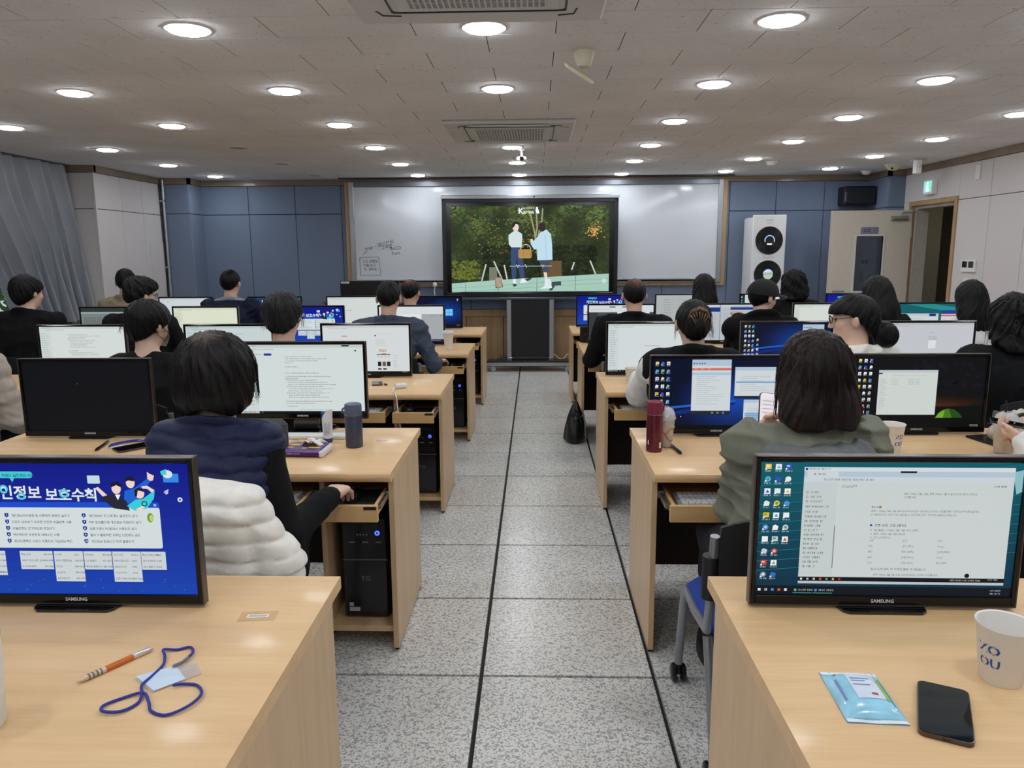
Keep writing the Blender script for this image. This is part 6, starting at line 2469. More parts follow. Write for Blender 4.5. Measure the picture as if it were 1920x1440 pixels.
def hair_blob(style):
    """volumes of a hair style in head space (face towards +y), cut functions, strand depth"""
    b = Blob()
    cuts, amp = [], .0022
    face = (0, .125, -.05, .072, .075, .105)

    def line(ys, zs):
        return lambda x, y, z: np.interp(y, ys, zs) - z + 0 * x
    Y_ = [-.13, -.075, -.035, .012, .05, .09]
    if style in ('short', 'bald'):
        r = (.081, .104, .098) if style == 'bald' else (.084, .108, .103)
        b.ell((0, -.012, .02), r)
        cuts = [line(Y_, [-.085, -.082, -.02, .004, .03, .07])]
        amp = .0028
    elif style == 'fluffy':
        b.ell((0, -.014, .026), (.096, .116, .099)).ell((0, -.042, -.035), (.072, .064, .072), .04)
        cuts = [line(Y_, [-.112, -.11, -.06, -.02, .015, .05])]
        amp = .0035
    elif style == 'mop':
        b.ell((0, -.01, .028), (.094, .115, .095)).ell((0, -.042, -.03), (.07, .062, .066), .04).ell((.02, .02, .06), (.07, .08, .06), .03).ell((-.03, -.03, .05), (.06, .07, .065), .03)
        cuts = [line(Y_, [-.085, -.08, -.035, -.012, .025, .05])]
        amp = .005
    elif style == 'bob':
        b.ell((0, -.018, .006), (.118, .122, .118)).ell((0, -.03, -.06), (.112, .1, .085), .04)
        b.ell(face[:3], face[3:], .02, None, True)
        cuts = [lambda x, y, z: -.125 + .5 * np.maximum(0, y) ** 1.0 - z + .02 * np.cos(x * 30)]
        amp = .0035
    elif style in ('long', 'shoulder', 'curly', 'mid'):
        s = {'long': 1., 'shoulder': 1.04, 'curly': 1.14, 'mid': 1.08}[style]
        b.ell((0, -.012, .016), (.094 * s, .113 * s, .108)).ell((0, -.045, -.08), (.106 * s, .082, .12), .05)
        zc = {'long': -.27, 'shoulder': -.158, 'curly': -.17, 'mid': -.15}[style]
        b.ell((0, -.075, -.17), (.112 * s, .062, .13), .05)
        b.ell(face[:3], face[3:], .02, None, True)
        cuts = [lambda x, y, z: zc + .004 * np.sin(x * 75) + .006 * np.sin(x * 23 + 1) + 1.2 * np.maximum(0, np.abs(x) - .08) - z + 0 * y]
        amp = {'curly': .007, 'mid': .006}.get(style, .003)
    elif style == 'clip':
        b.ell((0, -.014, .018), (.087, .108, .1)).ell((0, -.055, -.04), (.06, .055, .06), .03)
        b.ell((.005, -.115, -.015), (.046, .036, .062), .012)
        cuts = [line(Y_, [-.12, -.1, -.035, -.005, .03, .07])]
        amp = .003
    elif style == 'pony':
        b.ell((0, -.012, .018), (.091, .112, .103)).ell((0, .045, .045), (.07, .06, .05), .03)
        b.ell((0, -.06, -.03), (.07, .06, .06), .03).ell((0, -.14, -.095), (.05, .062, .066), .012)
        b.cone((0, -.1, -.05), (0, -.12, -.075), .025, .03, .01)
        cuts = [lambda x, y, z: np.where(y < -.085, -.2, np.interp(y, [-.08, -.035, .012, .05, .1], [-.1, -.035, .018, .03, .03])) - z + 0 * x]
        amp = .003
    elif style == 'cap':
        b.ell((0, -.012, .012), (.083, .104, .098))
        cuts = [line(Y_, [-.085, -.08, -.04, -.03, -.01, .02]), lambda x, y, z: z - .05 + 0 * x + 0 * y]
    return b, cuts, amp


def person(label, X, Yh, top, hair, tops, trousers=(34, 36, 44), sh=.185, lean=.1, hx=0., rz=0., hy=0., hp=.12, hr=0., lh=None, rh=None,
           vox=.012, gv=.011, hv=.0065, skin=None, curl=.5, legs=True, lefth=None, palm=None, seed=1, width=1., extras=(), elb=None):
    sk = skin or skin_m
    t = thing('person', label, 'person', (X, Yh, 0), rz)
    Hc = np.array([hx, lean, top - .125])
    R = rotm(hy, hp, hr)
    nb = np.array([hx * .75, lean * .62, top - .295])

    def hd_(p):
        return Hc + R @ np.array(p, float)
    ci, si = math.cos(-rz), math.sin(-rz)

    def loc(w):
        dx, dy = w[0] - X, w[1] - Yh
        return np.array([ci * dx - si * dy, si * dx + ci * dy, w[2]])
    W = {-1: loc(lh) if lh else np.array([-.11, .42, .66]), 1: loc(rh) if rh else np.array([.13, .42, .66])}
    arm = {}
    for s in (-1, 1):
        S_ = nb + np.array([s * (sh - .02), .0, -.05])
        w = W[s]
        ua, fa = .285, .245
        d = np.linalg.norm(w - S_)
        if d > (ua + fa) * .985:
            w = S_ + (w - S_) / d * (ua + fa) * .985
            d = (ua + fa) * .985
        a = (ua * ua - fa * fa + d * d) / (2 * d)
        u = (w - S_) / d
        hint = np.array(elb[s] if elb and s in elb else (s * .45, -.35, -1.), float)
        v = hint - u * (hint @ u)
        v /= np.linalg.norm(v)
        arm[s] = (S_, S_ + u * a + v * math.sqrt(max(0, ua * ua - a * a)), w)
    pel = np.array([0, 0, .55])
    ch = nb + np.array([0, -.012, -.16])

    def torso(b, g, w=1.):
        w *= width
        b.ell(pel, (.165 * w + g, .125 * w + g, .12 + g), .05)
        b.cone(pel + (0, 0, .06), ch + (0, 0, -.03), .118 * w + g, .125 * w + g, .06)
        b.cone(pel + (-.05, 0, .05), ch + (-.06 * w, 0, -.02), .09 + g, .1 + g, .06)
        b.cone(pel + (.05, 0, .05), ch + (.06 * w, 0, -.02), .09 + g, .1 + g, .06)
        b.ell(ch, (sh * .84 * w + g, .115 * w + g, .16 + g), .05)
        for s in (-1, 1):
            b.cone(nb + (s * .03, -.005, .005), arm[s][0] + (0, 0, .004), .042 + g * .7, .05 + g, .045)

    def limb(b, s, g, end=1.):
        S_, E_, w = arm[s]
        b.cone(S_, E_, .05 + g, .04 + g, .035)
        b.cone(E_, E_ + (w - E_) * end, .04 + g, .028 + g, .02)

    def leg(b, s, g, feet=True):
        h_, k_, a_ = np.array([s * .085, .0, .525]), np.array([s * .115, .4, .475]), np.array([s * .115, .37, .1])
        b.cone(h_, k_, .078 + g, .058 + g, .04)
        b.cone(k_, a_, .056 + g, .038 + g, .03)
        if feet:
            b.cone(a_ + (0, -.02, -.045), a_ + (0, .13, -.062), .034, .028, .02)
    # ---- body
    b = Blob()
    torso(b, -.012)
    b.cone(nb + (0, -.005, -.02), hd_((0, -.012, -.05)), .056, .052, .03)
    b.ell(hd_((0, -.008, .018)), (.075, .095, .088), .02, R)
    b.ell(hd_((0, .028, -.05)), (.056, .06, .06), .03, R)
    b.ell(hd_((0, .05, -.085)), (.028, .028, .024), .025, R)
    for s in (-1, 1):
        b.ell(hd_((s * .036, .06, -.03)), (.026, .022, .026), .02, R)
        b.ell(hd_((s * .083, -.008, -.012)), (.011, .019, .032), .008, R)
        b.ell(hd_((s * .03, .092, .004)), (.016, .012, .009), .01, R, True)
    b.cone(hd_((0, .086, .012)), hd_((0, .106, -.03)), .009, .0125, .012)
    b.ell(hd_((0, .086, -.062)), (.022, .011, .007), .006, R)
    for s in (-1, 1):
        limb(b, s, -.006)
        S_, E_, w = arm[s]
        f = (w - E_) / np.linalg.norm(w - E_)
        nrm = np.array(palm[s], float) if palm and s in palm else np.array([0, 0, -1.])
        if lefth and s in lefth:
            f = np.array(lefth[s], float)
        else:
            f = f * .5 + np.array([0, .8, -.1])
        f /= np.linalg.norm(f)
        nrm = nrm - f * (nrm @ f)
        nrm /= np.linalg.norm(nrm)
        th = np.cross(f, nrm) * s
        cu = curl
        for i in range(4):
            off = (1.5 - i) * .019
            kn = w + f * (.082 - .006 * abs(i - 1.2)) + th * off - nrm * .004
            b.cone(w + th * off * .5, kn, .0165, .0125, .012)
            L_ = (.042, .046, .043, .034)[i]
            m1 = kn + (f * math.cos(cu) + nrm * math.sin(cu)) * L_ + th * off * .12
            m2 = m1 + (f * math.cos(cu * 2.1) + nrm * math.sin(cu * 2.1)) * L_ * .72
            b.cone(kn, m1, .0098, .0088, .004)
            b.cone(m1, m2, .0086, .0068, .004)
        t0 = w + f * .022 + th * .026 + nrm * .004
        t1 = t0 + f * .038 + th * .02 + nrm * .012
        b.cone(w + f * .012 + th * .01, t0, .016, .0135, .01)
        b.cone(t0, t1, .0125, .0105, .005)
        b.cone(t1, t1 + f * .03 + th * .002 + nrm * .006, .01, .0078, .004)
        leg(b, s, -.01)
    P, F = b.mesh(vox)
    put('body', skin_mesh('body', P, F, sk), t)
    # ---- eyes
    global eye_me
    if eye_me is None:
        eye_me = MB().lathe([(0, -.009), (.006, -.0066), (.009, 0), (.006, .0066), (0, .009)], 12).mesh('eye', mat('eye_dark', (40, 32, 28), .2), True)
    for s in (-1, 1):
        put('eye', eye_me, t, tuple(hd_((s * .03, .076, .004))))
    # ---- clothes
    for g in tops:
        b = Blob()
        th = g.get('t', .012)
        if g.get('torso', True):
            torso(b, th, g.get('w', 1.))
        if g.get('sleeves', True):
            for s in (-1, 1):
                limb(b, s, th * g.get('st', 1.), g.get('end', .97))
        col = g.get('collar', 0)
        if col:
            b.torus(nb + (0, -.002, .022), .058 + col * .3, .056 + col * .3, .016 + col * .4, .03, -.35)
        if g.get('hood'):
            b.ell(nb + (0, -.085, .0), (.115, .06, .065), .03)
            b.torus(nb + (0, -.03, .03), .095, .09, .03, .03, -.45)
        for a_, b_, r0, r1, kk in g.get('more', ()):
            b.cone(nb + a_, nb + b_, r0, r1, kk)
        fns = []
        if g.get('quilt'):
            fns.append(quilt(g['quilt'], g.get('qa', .012), g.get('qz', 0.)))
        if g.get('fold', .01):
            fns.append(folds(seed * 7 + len(tops), g.get('ff', 17), g.get('fold', .01)))

        def dsp(x, y, z):
            return sum(f_(x, y, z) for f_ in fns)
        hem = g.get('hem', .47)
        cuts = [lambda x, y, z: hem - z + 0 * x + 0 * y]
        nz_, nx, ny = nb[2], nb[0], nb[1]
        up_ = g.get('neck', .03) + col * .55 + (.05 if g.get('hood') else 0)
        cuts.append(lambda x, y, z: np.where(((x - nx) ** 2 + (y - ny) ** 2) < .15 ** 2, z - (nz_ + up_) + (y - ny) * .35, -1.))
        if g.get('sleeves') is not False and not g.get('torso', True):
            pass
        P, F = b.mesh(g.get('v', gv), dsp, cuts)
        me = skin_mesh(g['name'], P, F, g['mat'])
        o = put(g['name'], me, t)
        if g.get('lab'):
            o['label'] = g['lab']
    b = Blob()
    b.ell(pel + (0, 0, -.02), (.172, .135, .1), .05)
    for s in (-1, 1):
        leg(b, s, .008, False)
    P, F = b.mesh(.014, folds(seed, 12, .007), [lambda x, y, z: z - .6 + 0 * x + 0 * y, lambda x, y, z: .075 - z + 0 * x + 0 * y])
    put('trousers', skin_mesh('trousers', P, F, mat('trousers_%02x%02x%02x' % tuple(trousers), trousers, .85, bump=.3, bscale=300)), t)
    sm = mat('shoe_dark', (30, 30, 32), .5)
    for s in (-1, 1):
        MB().grid(lambda u, v: (s * .115 + (.043 - .012 * v * v) * math.cos(2 * PI * u) * (1 - .999 * max(0, v - .6) / .4), .42 + .125 * math.sin(2 * PI * u) * (1 - .999 * max(0, v - .6) / .4), .002 + .085 * min(1, v * 1.2)), 20, 8, closed_u=True).build(
            'shoe', sm, t, smooth=True, angle=80)
    # ---- hair
    style, hm = hair
    b, cuts, amp = hair_blob(style)

    def strands(x, y, z):
        az = np.arctan2(x, -(y * .825 + z * .565))
        w_ = 1.6 * np.sin(x * 31 + seed) + 1.4 * np.sin(y * 37 + z * 29 + 2 * seed)
        return (amp * (.7 * np.sin(az * 13 + w_ * 1.3) + .6 * np.sin(az * 29 + 1.3 * seed + w_ * 1.7) + .5 * np.sin(z * 70 + az * 5 + seed) * (amp > .004) + .45 * np.sin(az * 53 + w_ * 2.1))).astype(np.float32)
    P, F = b.mesh(hv, strands, cuts)
    ct, st_ = math.cos(.6), math.sin(.6)
    cz_, cy2 = P[:, 2] * ct - P[:, 1] * st_, P[:, 1] * ct + P[:, 2] * st_
    az = np.arctan2(P[:, 0], -cy2)
    pol = np.arccos(np.clip(cz_ / np.maximum(1e-4, np.linalg.norm(P, axis=1)), -1, 1))
    uv = np.stack([az / PI * .5 + .5, pol / PI], 1)
    P2 = (R @ P.T).T + Hc
    put('hair', skin_mesh('hair', P2, F, hm, uv), t)
    for e in extras:
        e(t, Hc, R, nb)
    return t


# ------------------------------------------------------------------ extras worn by people
def hput(fn):
    """place a mesh built in head space on the head"""
    def f(t, Hc, R, nb):
        o = fn(t)
        for q in o:
            M_ = Matrix(R.tolist()).to_4x4()
            M_.translation = Vector(Hc)
            q.matrix_local = M_
    return f


def x_mask(t):
    a = MB().grid(lambda u, v: ((u - .5) * .12, .09 + .03 * math.cos((u - .5) * PI) - .02 + .012 * math.sin(PI * v), -.015 - .085 * v), 12, 8).build('face_mask', white_m, t, smooth=True, angle=120, normals=False)
    b = MB()
    for s in (-1, 1):
        b.tube([(s * .06, .075, -.03), (s * .078, .02, -.01), (s * .088, -.012, .012), (s * .088, -.022, -.02), (s * .078, .0, -.05), (s * .062, .06, -.075)], .0016, 6)
    return [a, b.build('mask_strap', black_m, t)]


def x_glasses(t):
    b = MB()
    for s in (-1, 1):
        b.tube([(s * (.033 + .024 * math.cos(a)), .106 - .012 * abs(math.cos(a)) * (1 if s * math.cos(a) > 0 else 0), .004 + .019 * math.sin(a)) for a in np.linspace(0, 2 * PI, 17)[:-1]], .0022, 6, closed=True)
        b.tube([(s * .057, .096, .008), (s * .074, .06, .01), (s * .082, .0, .012), (s * .083, -.02, .0)], .002, 6)
    b.tube([(-.01, .11, .008), (.01, .11, .008)], .002, 6)
    o = [b.build('glasses_frame', mat('glasses_dark', (36, 24, 26), .25), t, smooth=True)]
    l = MB()
    for s in (-1, 1):
        l.add([(s * .033 + .023 * math.cos(a), .104, .004 + .018 * math.sin(a)) for a in np.linspace(0, 2 * PI, 13)[:-1]], [tuple(range(12))])
    o.append(l.build('lenses', mat('lens_clear', (220, 225, 230), .02, alpha=.2), t))
    return o


def x_clip(t):
    m = mat('tortoise_shell', (92, 70, 48), .25, var=.85, vscale=70)
    b = MB()
    b.tube([(-.046, -.128, .01), (-.034, -.146, .04), (0, -.154, .055), (.034, -.146, .04), (.05, -.128, .008)], [.008, .012, .013, .012, .008], 10)
    for k in range(7):
        a = PI * (.08 + .84 * k / 6)
        b.tube([(.044 * math.cos(a), -.15, .012 + .042 * math.sin(a)), (.03 * math.cos(a), -.158, -.005 + .03 * math.sin(a)), (.02 * math.cos(a), -.152, -.02 + .02 * math.sin(a))], [.0045, .004, .002], 6)
    return [b.build('hair_clip', m, t, smooth=True)]


def x_band(t):
    return [MB().lathe([(.024, -.008), (.03, 0), (.024, .008)], 16, (0, -.103, -.055), 0, 'y').build('hair_tie', mat('tie_black', (20, 20, 22), .7), t, smooth=True),
            MB().lathe([(0, -.006), (.006, 0), (0, .006)], 8, (0, -.1, -.025)).build('hair_bead', white_m, t)]


def x_cap(t):
    m = mat('cap_black', (17, 17, 19), .85, bump=.4, bscale=500)
    def f(u, v):
        a = 2 * PI * u
        p = v * PI / 2
        return (.1 * math.cos(a) * math.cos(p), -.008 + .122 * math.sin(a) * math.cos(p) * (1.0), .012 + .115 * math.sin(p) + .012 * max(0, math.sin(a)) * math.cos(p))
    a = MB().grid(f, 40, 12, closed_u=True).build('cap_crown', m, t, smooth=True, angle=120)
    br = MB()
    def g(u, v):
        an = PI * (.16 + .68 * u)
        r0, r1 = .1, .185
        rr = r0 + (r1 - r0) * v
        return (math.cos(an) * (.095 + .0 * v), -.008 + .12 * math.sin(an) + .105 * v * math.sin(an), .02 - .012 * v + .012 * math.sin(an) - .03 * v * math.cos(an) ** 2)
    br.grid(g, 20, 6)
    br.grid(lambda u, v: tuple(np.array(g(u, v)) - np.array((0, 0, .004))), 20, 6)
    b = br.build('cap_brim', m, t, smooth=True, angle=120, normals=False)
    c = MB()
    letters(c, 'SPORT', (-.062, -.1, .055), (.8, -.3, -.1), (0, .25, 1), .016)
    c = c.build('cap_lettering', white_m, t)
    d = MB().tube([(.05, -.112, .02), (.0, -.134, .016), (-.05, -.115, .02)], .005, 6).build('cap_strap', m, t, smooth=True)
    e = MB().box(-.02, -.006, -.138, -.132, .012, .03).build('cap_buckle', slide_m, t)
    return [a, b, c, d, e]


def x_strands(n, seed, style='bob', bottom=-.12, rad=(.118, .124), col=None):
    def fn(t):
        r = random.Random(seed)
        b = MB()
        for k in range(n):
            a = r.uniform(-PI * .75, PI * .75)
            z0 = r.uniform(-.02, .115)
            cz = math.sqrt(max(.05, 1 - (max(0, z0) / .125) ** 2))
            p = []
            out = r.uniform(1.0, 1.05)
            for j in range(6):
                v = j / 5
                z = z0 + (bottom - z0) * v * r.uniform(.85, 1.0) * .8
                c = math.sqrt(max(.05, 1 - (max(0, z - .005) / .122) ** 2))
                k_ = out + .05 * v * v * r.uniform(0, 1.6)
                p.append((rad[0] * c * k_ * math.sin(a + .12 * v), -.018 - rad[1] * c * k_ * math.cos(a + .12 * v), z))
            b.tube(p, [.0009, .0009, .0008, .0007, .0006, .0003], 4)
        o = b.build('loose_strands', col or MATS['hair_black'], t, smooth=True)
        o['kind'] = 'stuff'
        return [o]
    return fn


def cloth(name, col, rough=.85, bump=.35, bscale=350, sheen=0., coat=0.):
    return mat('cloth_' + name, col, rough, var=.06, vscale=25, bump=bump, bscale=bscale, sheen=sheen, coat=coat, spec=.25)
# ------------------------------------------------------------------ chairs
tube_m = mat('chair_tube', (150, 153, 158), .35, .6)
cblack = mat('chair_black', (24, 25, 28), .5)
cblue = mat('chair_blue', (30, 62, 150), .85, bump=.4, bscale=300)


def chair_proto():
    t = thing('office_chair', '', 'chair')
    def seat(u, v):
        a = 2 * PI * u
        x = max(-.22, min(.22, .27 * math.cos(a)))
        y = max(-.2, min(.2, .25 * math.sin(a))) + .01
        k = math.cos(v * PI / 2)
        return (x * (.2 + .8 * k ** .5) if v else x, y * (.2 + .8 * k ** .5) if v else y, .395 + .04 * math.sin(v * PI / 2))
    MB().grid(seat, 40, 6, closed_u=True).add([(max(-.22, min(.22, .27 * math.cos(2 * PI * i / 40))), max(-.2, min(.2, .25 * math.sin(2 * PI * i / 40))) + .01, .395) for i in range(40)], [tuple(range(40))]).build(
        'seat', cblue, t, smooth=True, angle=50)
    def bk(d):
        return lambda u, v: (-.225 + .45 * u, -.235 - .025 * v - .03 * (1 - (2 * u - 1) ** 2) + d, .5 + .28 * v - .03 * abs(2 * u - 1) ** 4)
    b = MB().grid(bk(0), 16, 8).grid(bk(-.012), 16, 8)
    n = 17
    for j in (0, 8):
        for i in range(16):
            b.f.append((j * n + i, j * n + i + 1, 153 + j * n + i + 1, 153 + j * n + i))
            b.m.append(0)
    for i in (0, 16):
        for j in range(8):
            b.f.append((j * n + i, (j + 1) * n + i, 153 + (j + 1) * n + i, 153 + j * n + i))
            b.m.append(0)
    br = b.build('backrest', cblack, t, smooth=True, angle=50)
    for i in range(4):
        for j in range(3):
            u = .2 + .2 * i
            x, y, z = bk(-.0125)(u, .3 + .2 * j)
            MB().lathe([(.011, -.0004), (.011, .0)], 12, (x, y, z), 0, 'y').build('perforation', black_m, br)
    for s in (-1, 1):
        MB().tube([(s * .235, -.25, .72), (s * .235, -.225, .52), (s * .23, -.18, .42), (s * .225, .0, .39), (s * .22, .16, .385)], .013, 10).build('side_rail', tube_m, t, smooth=True)
        MB().tube([(s * .238, -.235, .66), (s * .238, -.228, .54)], .024, 12).build('hinge_sleeve', cblack, t, smooth=True)
        for y0, y1 in ((.14, .26), (-.16, -.25)):
            MB().tube([(s * .222, y0, .39), (s * .222, y0 + (y1 - y0) * .3, .33), (s * .215, y1, .1), (s * .215, y1, .066)], .014, 10).build('leg', tube_m, t, smooth=True)
            w = MB()
            for q in (-.016, .016):
                w.lathe([(0, -.008), (.026, -.008), (.031, -.004), (.031, .004), (.026, .008), (0, .008)], 18, (s * .215 + q, y1, .032), 0, 'x')
            w.tube([(s * .215, y1, .032), (s * .215, y1, .07)], .013, 10)
            w.tube([(s * .215 - .016, y1, .032), (s * .215 + .016, y1, .032)], .008, 8)
            w.build('caster', black_m, t, smooth=True)
    return t


cp = chair_proto()
nchair = [0]


def chair(x, y, lab, rz=0.):
    if nchair[0] == 0:
        cp.location = (x, y, 0)
        cp.rotation_euler[2] = rz
        tag(cp, lab, None, 'office chairs')
    else:
        dup(cp, (x, y, 0), rz, lab, 'office chairs')
    nchair[0] += 1


HB = hair_mat('hair_black', (11, 10, 11))
HB2 = hair_mat('hair_soft_black', (18, 15, 15))
HG = hair_mat('hair_greying', (30, 30, 32))
HBR = hair_mat('hair_dark_brown', (30, 20, 17))
HP = hair_mat('hair_thinning', (22, 17, 16), (140, 122, 110), .02, .12)
HBD = hair_mat('hair_bald_crown', (14, 12, 12), (168, 126, 104), .03, .2)

blk = cloth('black', (9, 10, 12))
blk2 = cloth('black_knit', (12, 12, 14))
navyv = cloth('navy_nylon', (27, 32, 66), .55, .25, 120, .05)
sweat = cloth('blue_grey', (70, 80, 96))
olive = cloth('olive', (120, 122, 106), .8, .3, 250)
olined = cloth('grey_lining', (104, 108, 108), .5)
cream = cloth('cream_nylon', (244, 240, 230), .55, .25, 120)
whitek = cloth('white_knit', (228, 226, 222), .9)
tan = cloth('tan', (150, 134, 108))
beige = cloth('beige_nylon', (176, 164, 150), .6, .25, 120)
navyj = cloth('navy', (22, 27, 52), .7)
white_sh = cloth('white_shirt', (230, 228, 226))


def top(name, m, **k):
    d = dict(name=name, mat=m)
    d.update(k)
    return d


SEATS = []


def seat(p, X, Yh, words, rz=0.):
    chair(X, Yh - .0, 'blue and black office chair under ' + words, rz)


# second row from the back, window side: woman in a navy quilted vest, hand on the mouse
seat(0, -.955, 2.15, 'the woman in the navy vest')
person('woman with short dark bob in navy quilted vest, hand on the mouse', -.985, 2.15, 1.232, ('bob', HP),
       [top('shirt', blk, t=.014, fold=.005, end=.93, ff=22), top('quilted_vest', navyv, sleeves=False, t=.026, quilt=.042, qa=.009, collar=.026, fold=.003, hem=.62, v=.006, neck=.015)],
       sh=.152, hx=.03, width=1.06, lean=.06, rh=(-.672, 2.37, .668), lh=(-1.1, 2.5, .66), elb={1: (.1, -.6, -1)}, vox=.0065, gv=.009, hv=.0055, skin=skin_p, curl=.62, seed=2,
       lefth={1: (.12, 1, -.03)}, extras=(hput(x_strands(110, 4, col=HB2)),), hp=.1)

# third row, window side
seat(0, -1.95, 3.68, 'the man wearing a face mask')
person('man in black sweatshirt with a face mask strap behind his ear', -1.96, 3.68, 1.235, ('fluffy', HB), [top('sweatshirt', blk2, t=.016, fold=.011)],
       (120, 122, 124), sh=.172, lean=.1, hy=-.45, hp=.25, hr=.05, seed=3, extras=(hput(x_mask), hput(x_strands(40, 31, rad=(.098, .114), bottom=-.1, col=HB))), skin=skin_p)
seat(0, -1.2, 3.68, 'the grey haired man')
person('man with full greying hair and dark top beside the note page', -1.24, 3.68, 1.273, ('fluffy', HG), [top('sweater', blk, t=.015)],
       sh=.19, lean=.1, hx=-.03, hp=.2, hr=-.08, seed=4, extras=(hput(x_strands(50, 32, rad=(.099, .116), bottom=-.1, col=HG)),))
seat(0, -2.95, 3.70, 'the person in the beige jacket')
person('person in puffy beige jacket behind the blank dark monitor', -2.98, 3.70, 1.22, ('short', HB), [top('jacket', beige, t=.03, quilt=.07, qa=.01, fold=.011, collar=.02)],
       sh=.19, lean=.12, rh=(-2.78, 4.02, .66), lh=(-3.1, 4.1, .68), seed=5)

# fourth row, window side
seat(0, -3.64, 5.25, 'the man in black beside the curtain')
person('man in plain black jacket with thick straight hair by the curtain', -3.64, 5.25, 1.326, ('fluffy', HB), [top('jacket', blk, t=.026, collar=.022, fold=.011)],
       sh=.215, lean=.1, hy=-.35, hp=.1, seed=6, skin=skin_p)
seat(0, -2.83, 5.25, 'the curly haired man in black')
person('man with curly black hair in a black jacket, arm on desk', -2.83, 5.25, 1.306, ('mop', HB), [top('jacket', blk, t=.026, fold=.011)],
       sh=.205, lean=.12, hy=-.55, hp=.22, seed=7, skin=skin_p, extras=(hput(x_glasses),), rh=(-2.62, 5.7, .72), lh=(-2.98, 5.65, .68))
seat(0, -1.02, 5.3, 'the man in the blue grey sweater')
person('man in blue grey sweater reaching for the mouse', -1.045, 5.3, 1.27, ('short', HB2), [top('sweater', sweat, t=.018, fold=.011, collar=.012, end=.94)],
       sh=.225, lean=.1, hp=.15, rh=(-.735, 5.6, .655), lh=(-1.2, 5.65, .66), vox=.0075, curl=.5, seed=8, lefth={1: (.4, .9, -.05)})

# first row, window side
seat(0, -3.73, 6.78, 'the man in the tan jacket')
person('man in tan jacket with short hair, first row by the window', -3.74, 6.78, 1.343, ('short', HB), [top('jacket', tan, t=.02, collar=.02)], sh=.2, lean=.08, hy=.25, hp=.05, seed=9)
seat(0, -2.765, 6.78, 'the man in the navy jacket')
person('man in navy jacket with pale collar and short cropped hair', -2.765, 6.78, 1.328, ('short', HB), [top('shirt_collar', cloth('pale_collar', (150, 156, 164)), sleeves=False, t=.01, collar=.012), top('jacket', navyj, t=.026, hood=False, fold=.011, neck=.0)],
       sh=.215, lean=.06, hp=.05, seed=10)
seat(0, -1.13, 6.78, 'the man before the glowing blue desktop')
person('man with thin cropped hair in black, facing the glowing blue desktop', -1.13, 6.78, 1.233, ('bald', HBD), [top('sweater', blk, t=.015, collar=.014)], sh=.2, lean=.1, hy=-.2, hp=.15, seed=11)

# third row, door side
seat(0, .80, 3.72, 'the woman with the hair clip')
person('woman with tortoise hair clip in black vest and white sleeves', .795, 3.72, 1.226, ('clip', HB2),
       [top('white_top', whitek, t=.03, fold=.011, st=1.15, ff=15), top('vest', blk, sleeves=False, t=.04, collar=.045, fold=.008, w=1.06, neck=.03)],
       sh=.2, lean=.1, hp=.18, lh=(.60, 4.245, .735), rh=(.98, 4.15, .68), vox=.0075, curl=.7, seed=12, skin=skin_p, extras=(hput(x_clip), hput(x_strands(26, 6, rad=(.09, .1), col=HB2))),
       lefth={-1: (-.2, 1, 0)}, palm={-1: (.9, .1, -.3)})
seat(0, 1.62, 3.72, 'the woman wearing glasses')
person('woman with glasses and low ponytail in cream quilted jacket, turned aside', 1.63, 3.72, 1.248, ('pony', HB),
       [top('quilted_jacket', cream, t=.03, quilt=.06, qa=.013, fold=.011, v=.009)], sh=.185, lean=.09, hx=-.03, hy=1.0, hp=.12, seed=13, vox=.008, hv=.006, skin=skin_p,
       extras=(hput(x_glasses), hput(x_band)), rz=.25)
seat(0, 2.36, 3.72, 'the woman in the wide black coat')
person('woman with wavy black hair in a wide black coat', 2.36, 3.72, 1.245, ('curly', HB), [top('coat', blk, t=.035, collar=.015, fold=.011)], sh=.22, lean=.08, seed=14, hp=.1, width=1.08, extras=(hput(x_strands(60, 33, rad=(.11, .126), bottom=-.18, col=HB)),))

# fourth row, door side
seat(0, .70, 5.35, 'the balding man')
person('balding man in black jacket with stand collar', .70, 5.35, 1.276, ('bald', HBD), [top('jacket', blk, t=.026, collar=.024, fold=.011)], sh=.225, lean=.1, hx=.01, hp=.12, seed=15,
       lh=(.46, 5.75, .7), rh=(.86, 5.8, .68))
seat(0, 1.58, 5.35, 'the man in the cap')
person('man in black cap and hooded sweatshirt, head turned to the door', 1.57, 5.35, 1.262, ('cap', HB), [top('hoodie', blk2, t=.026, hood=True, fold=.011)], sh=.21, lean=.09, hx=.05, hy=-1.1, hp=.1, seed=16, skin=skin_p,
       extras=(hput(x_cap),), lh=(1.50, 5.62, .97), elb={-1: (-.2, -.2, -1)}, rh=(1.72, 5.78, .68), vox=.009, hr=.05)
seat(0, 2.42, 5.35, 'the long haired woman by the open door')
person('woman with very long dark hair in black, before the open door', 2.42, 5.35, 1.283, ('long', HB2), [top('sweater', blk2, t=.018)], sh=.185, lean=.1, hp=.2, hr=-.1, seed=17)
seat(0, 3.07, 5.35, 'the woman in the white shirt')
person('woman with straight long black hair in white shirt', 3.07, 5.35, 1.25, ('long', HB), [top('shirt', white_sh, t=.014)], sh=.18, lean=.1, hp=.1, seed=18)

# first row, door side
seat(0, 1.52, 6.82, 'the long haired woman beside the whiteboard end')
person('woman with long straight black hair, first row under the whiteboard end', 1.52, 6.82, 1.265, ('long', HB), [top('blouse', cloth('grey_knit', (110, 108, 110)), t=.014)], sh=.18, lean=.08, hp=.1, seed=19)
seat(0, 2.31, 6.82, 'the woman in black by the standing air conditioner')
person('woman with shoulder length black hair in black by the air conditioner', 2.31, 6.82, 1.298, ('mid', HB), [top('coat', blk, t=.024, fold=.011)], sh=.195, lean=.06, hp=.05, seed=20)

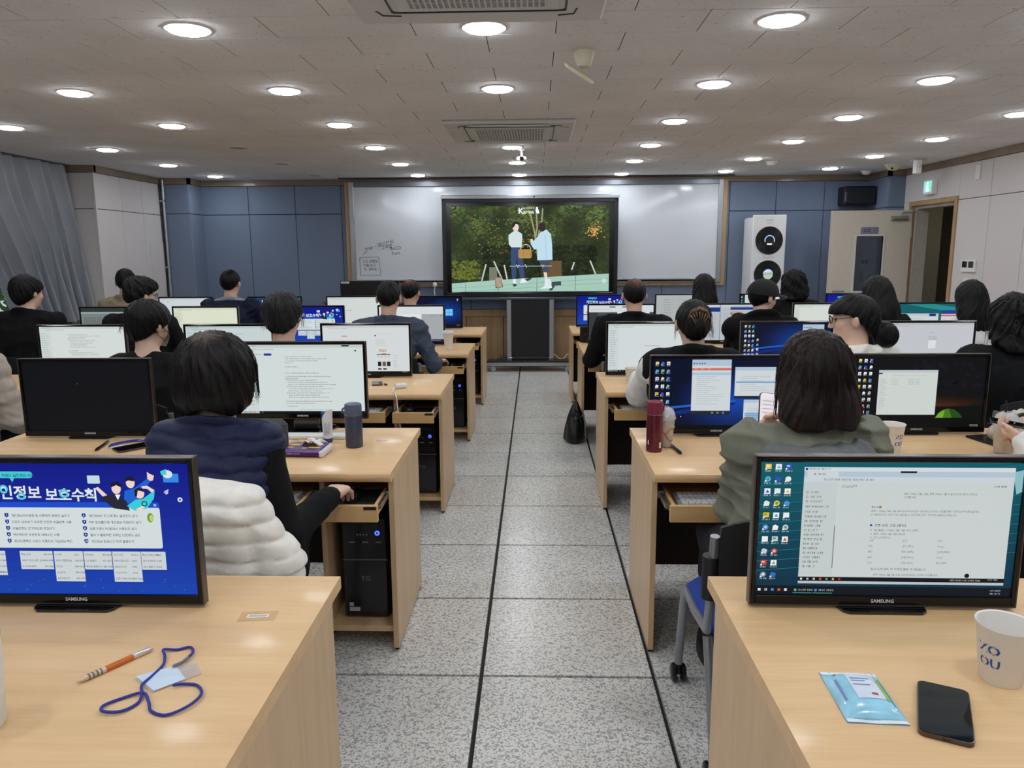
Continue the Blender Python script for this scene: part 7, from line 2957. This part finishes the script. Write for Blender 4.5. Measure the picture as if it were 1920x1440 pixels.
# second row from the back, door side
seat(0, .705, 2.14, 'the woman in the olive jacket')
person('woman with long brown hair in olive jacket holding a phone', .75, 2.14, 1.232, ('shoulder', HBR),
       [top('jacket', olive, t=.034, fold=.017, ff=17, collar=.03, st=1.1, hem=.6, v=.0075, neck=.0, more=(((-.17, -.03, -.05), (-.11, -.1, -.09), .045, .04, .02), ((.17, -.03, -.05), (.11, -.1, -.09), .045, .04, .02))),
        top('hood_lining', olined, torso=False, sleeves=False, fold=.01, ff=24, v=.0075, neck=.02, more=(((-.12, -.085, -.055), (.0, -.125, -.07), .05, .055, .02), ((.0, -.125, -.07), (.12, -.085, -.055), .055, .05, .02)))], sh=.168, lean=.06, hx=.06, hp=.06, seed=21, lh=(.77, 2.475, .80), rh=(1.02, 2.45, .7), vox=.0075, hv=.0055, curl=.75, skin=skin_p,
       lefth={-1: (.1, .35, .93)}, palm={-1: (.55, -.8, .1)}, extras=(hput(x_strands(150, 9, rad=(.1, .118), bottom=-.19, col=HBR)),))
seat(0, 1.86, 2.2, 'the person in the white sweater')
person('person in white sweater holding a phone at the desk end', 1.90, 2.2, 1.26, ('short', HB), [top('sweater', whitek, t=.024, fold=.011)], sh=.2, lean=.1,
       lh=(1.70, 2.57, .80), rh=(1.95, 2.6, .75), vox=.0085, seed=22, curl=.6, lefth={-1: (-.3, .8, .15)}, palm={-1: (.3, .2, .9)}, skin=skin_p)

ph = phone('phone with a lit message page held up by woman in olive', (.792, 2.53, .905), 0, .072, .15, (math.radians(72), .12, .08), True)
ph = phone('dark phone held level by the person in white sweater', (1.705, 2.675, .835), 0, .072, .15, (math.radians(8), 0, 1.1))

# cream puffer jacket hung over the chair of the woman in the vest
b = Blob()
b.ell((0, -.05, -.19), (.235, .05, .235), .03).ell((0, .0, .02), (.22, .07, .05), .05)
b.cone((-.17, -.05, -.03), (-.18, -.05, -.36), .06, .06, .04).cone((.17, -.05, -.03), (.19, -.05, -.36), .06, .06, .04).cone((-.05, -.055, -.05), (-.05, -.055, -.38), .055, .055, .05).cone((.06, -.055, -.05), (.06, -.055, -.38), .055, .055, .05)
b.cone((.2, -.03, .0), (.27, -.02, -.16), .05, .06, .015).cone((.27, -.02, -.16), (.27, -.01, -.34), .065, .05, .03)
b.cone((-.2, -.02, .0), (.19, -.02, .0), .052, .05, .03)
P, F = b.mesh(.006, lambda x, y, z: quilt(.048, .0105, .02, .004)(x, y, z) + folds(5, 26, .004)(x, y, z), [lambda x, y, z: .0 * x + 0 * y - .43 - z])
jk = put('puffer_jacket', skin_mesh('puffer_jacket', P, F, cream), None, (-.955, 1.905, .80))
tag(jk, 'cream quilted puffer jacket hung over the chair back', 'jacket')
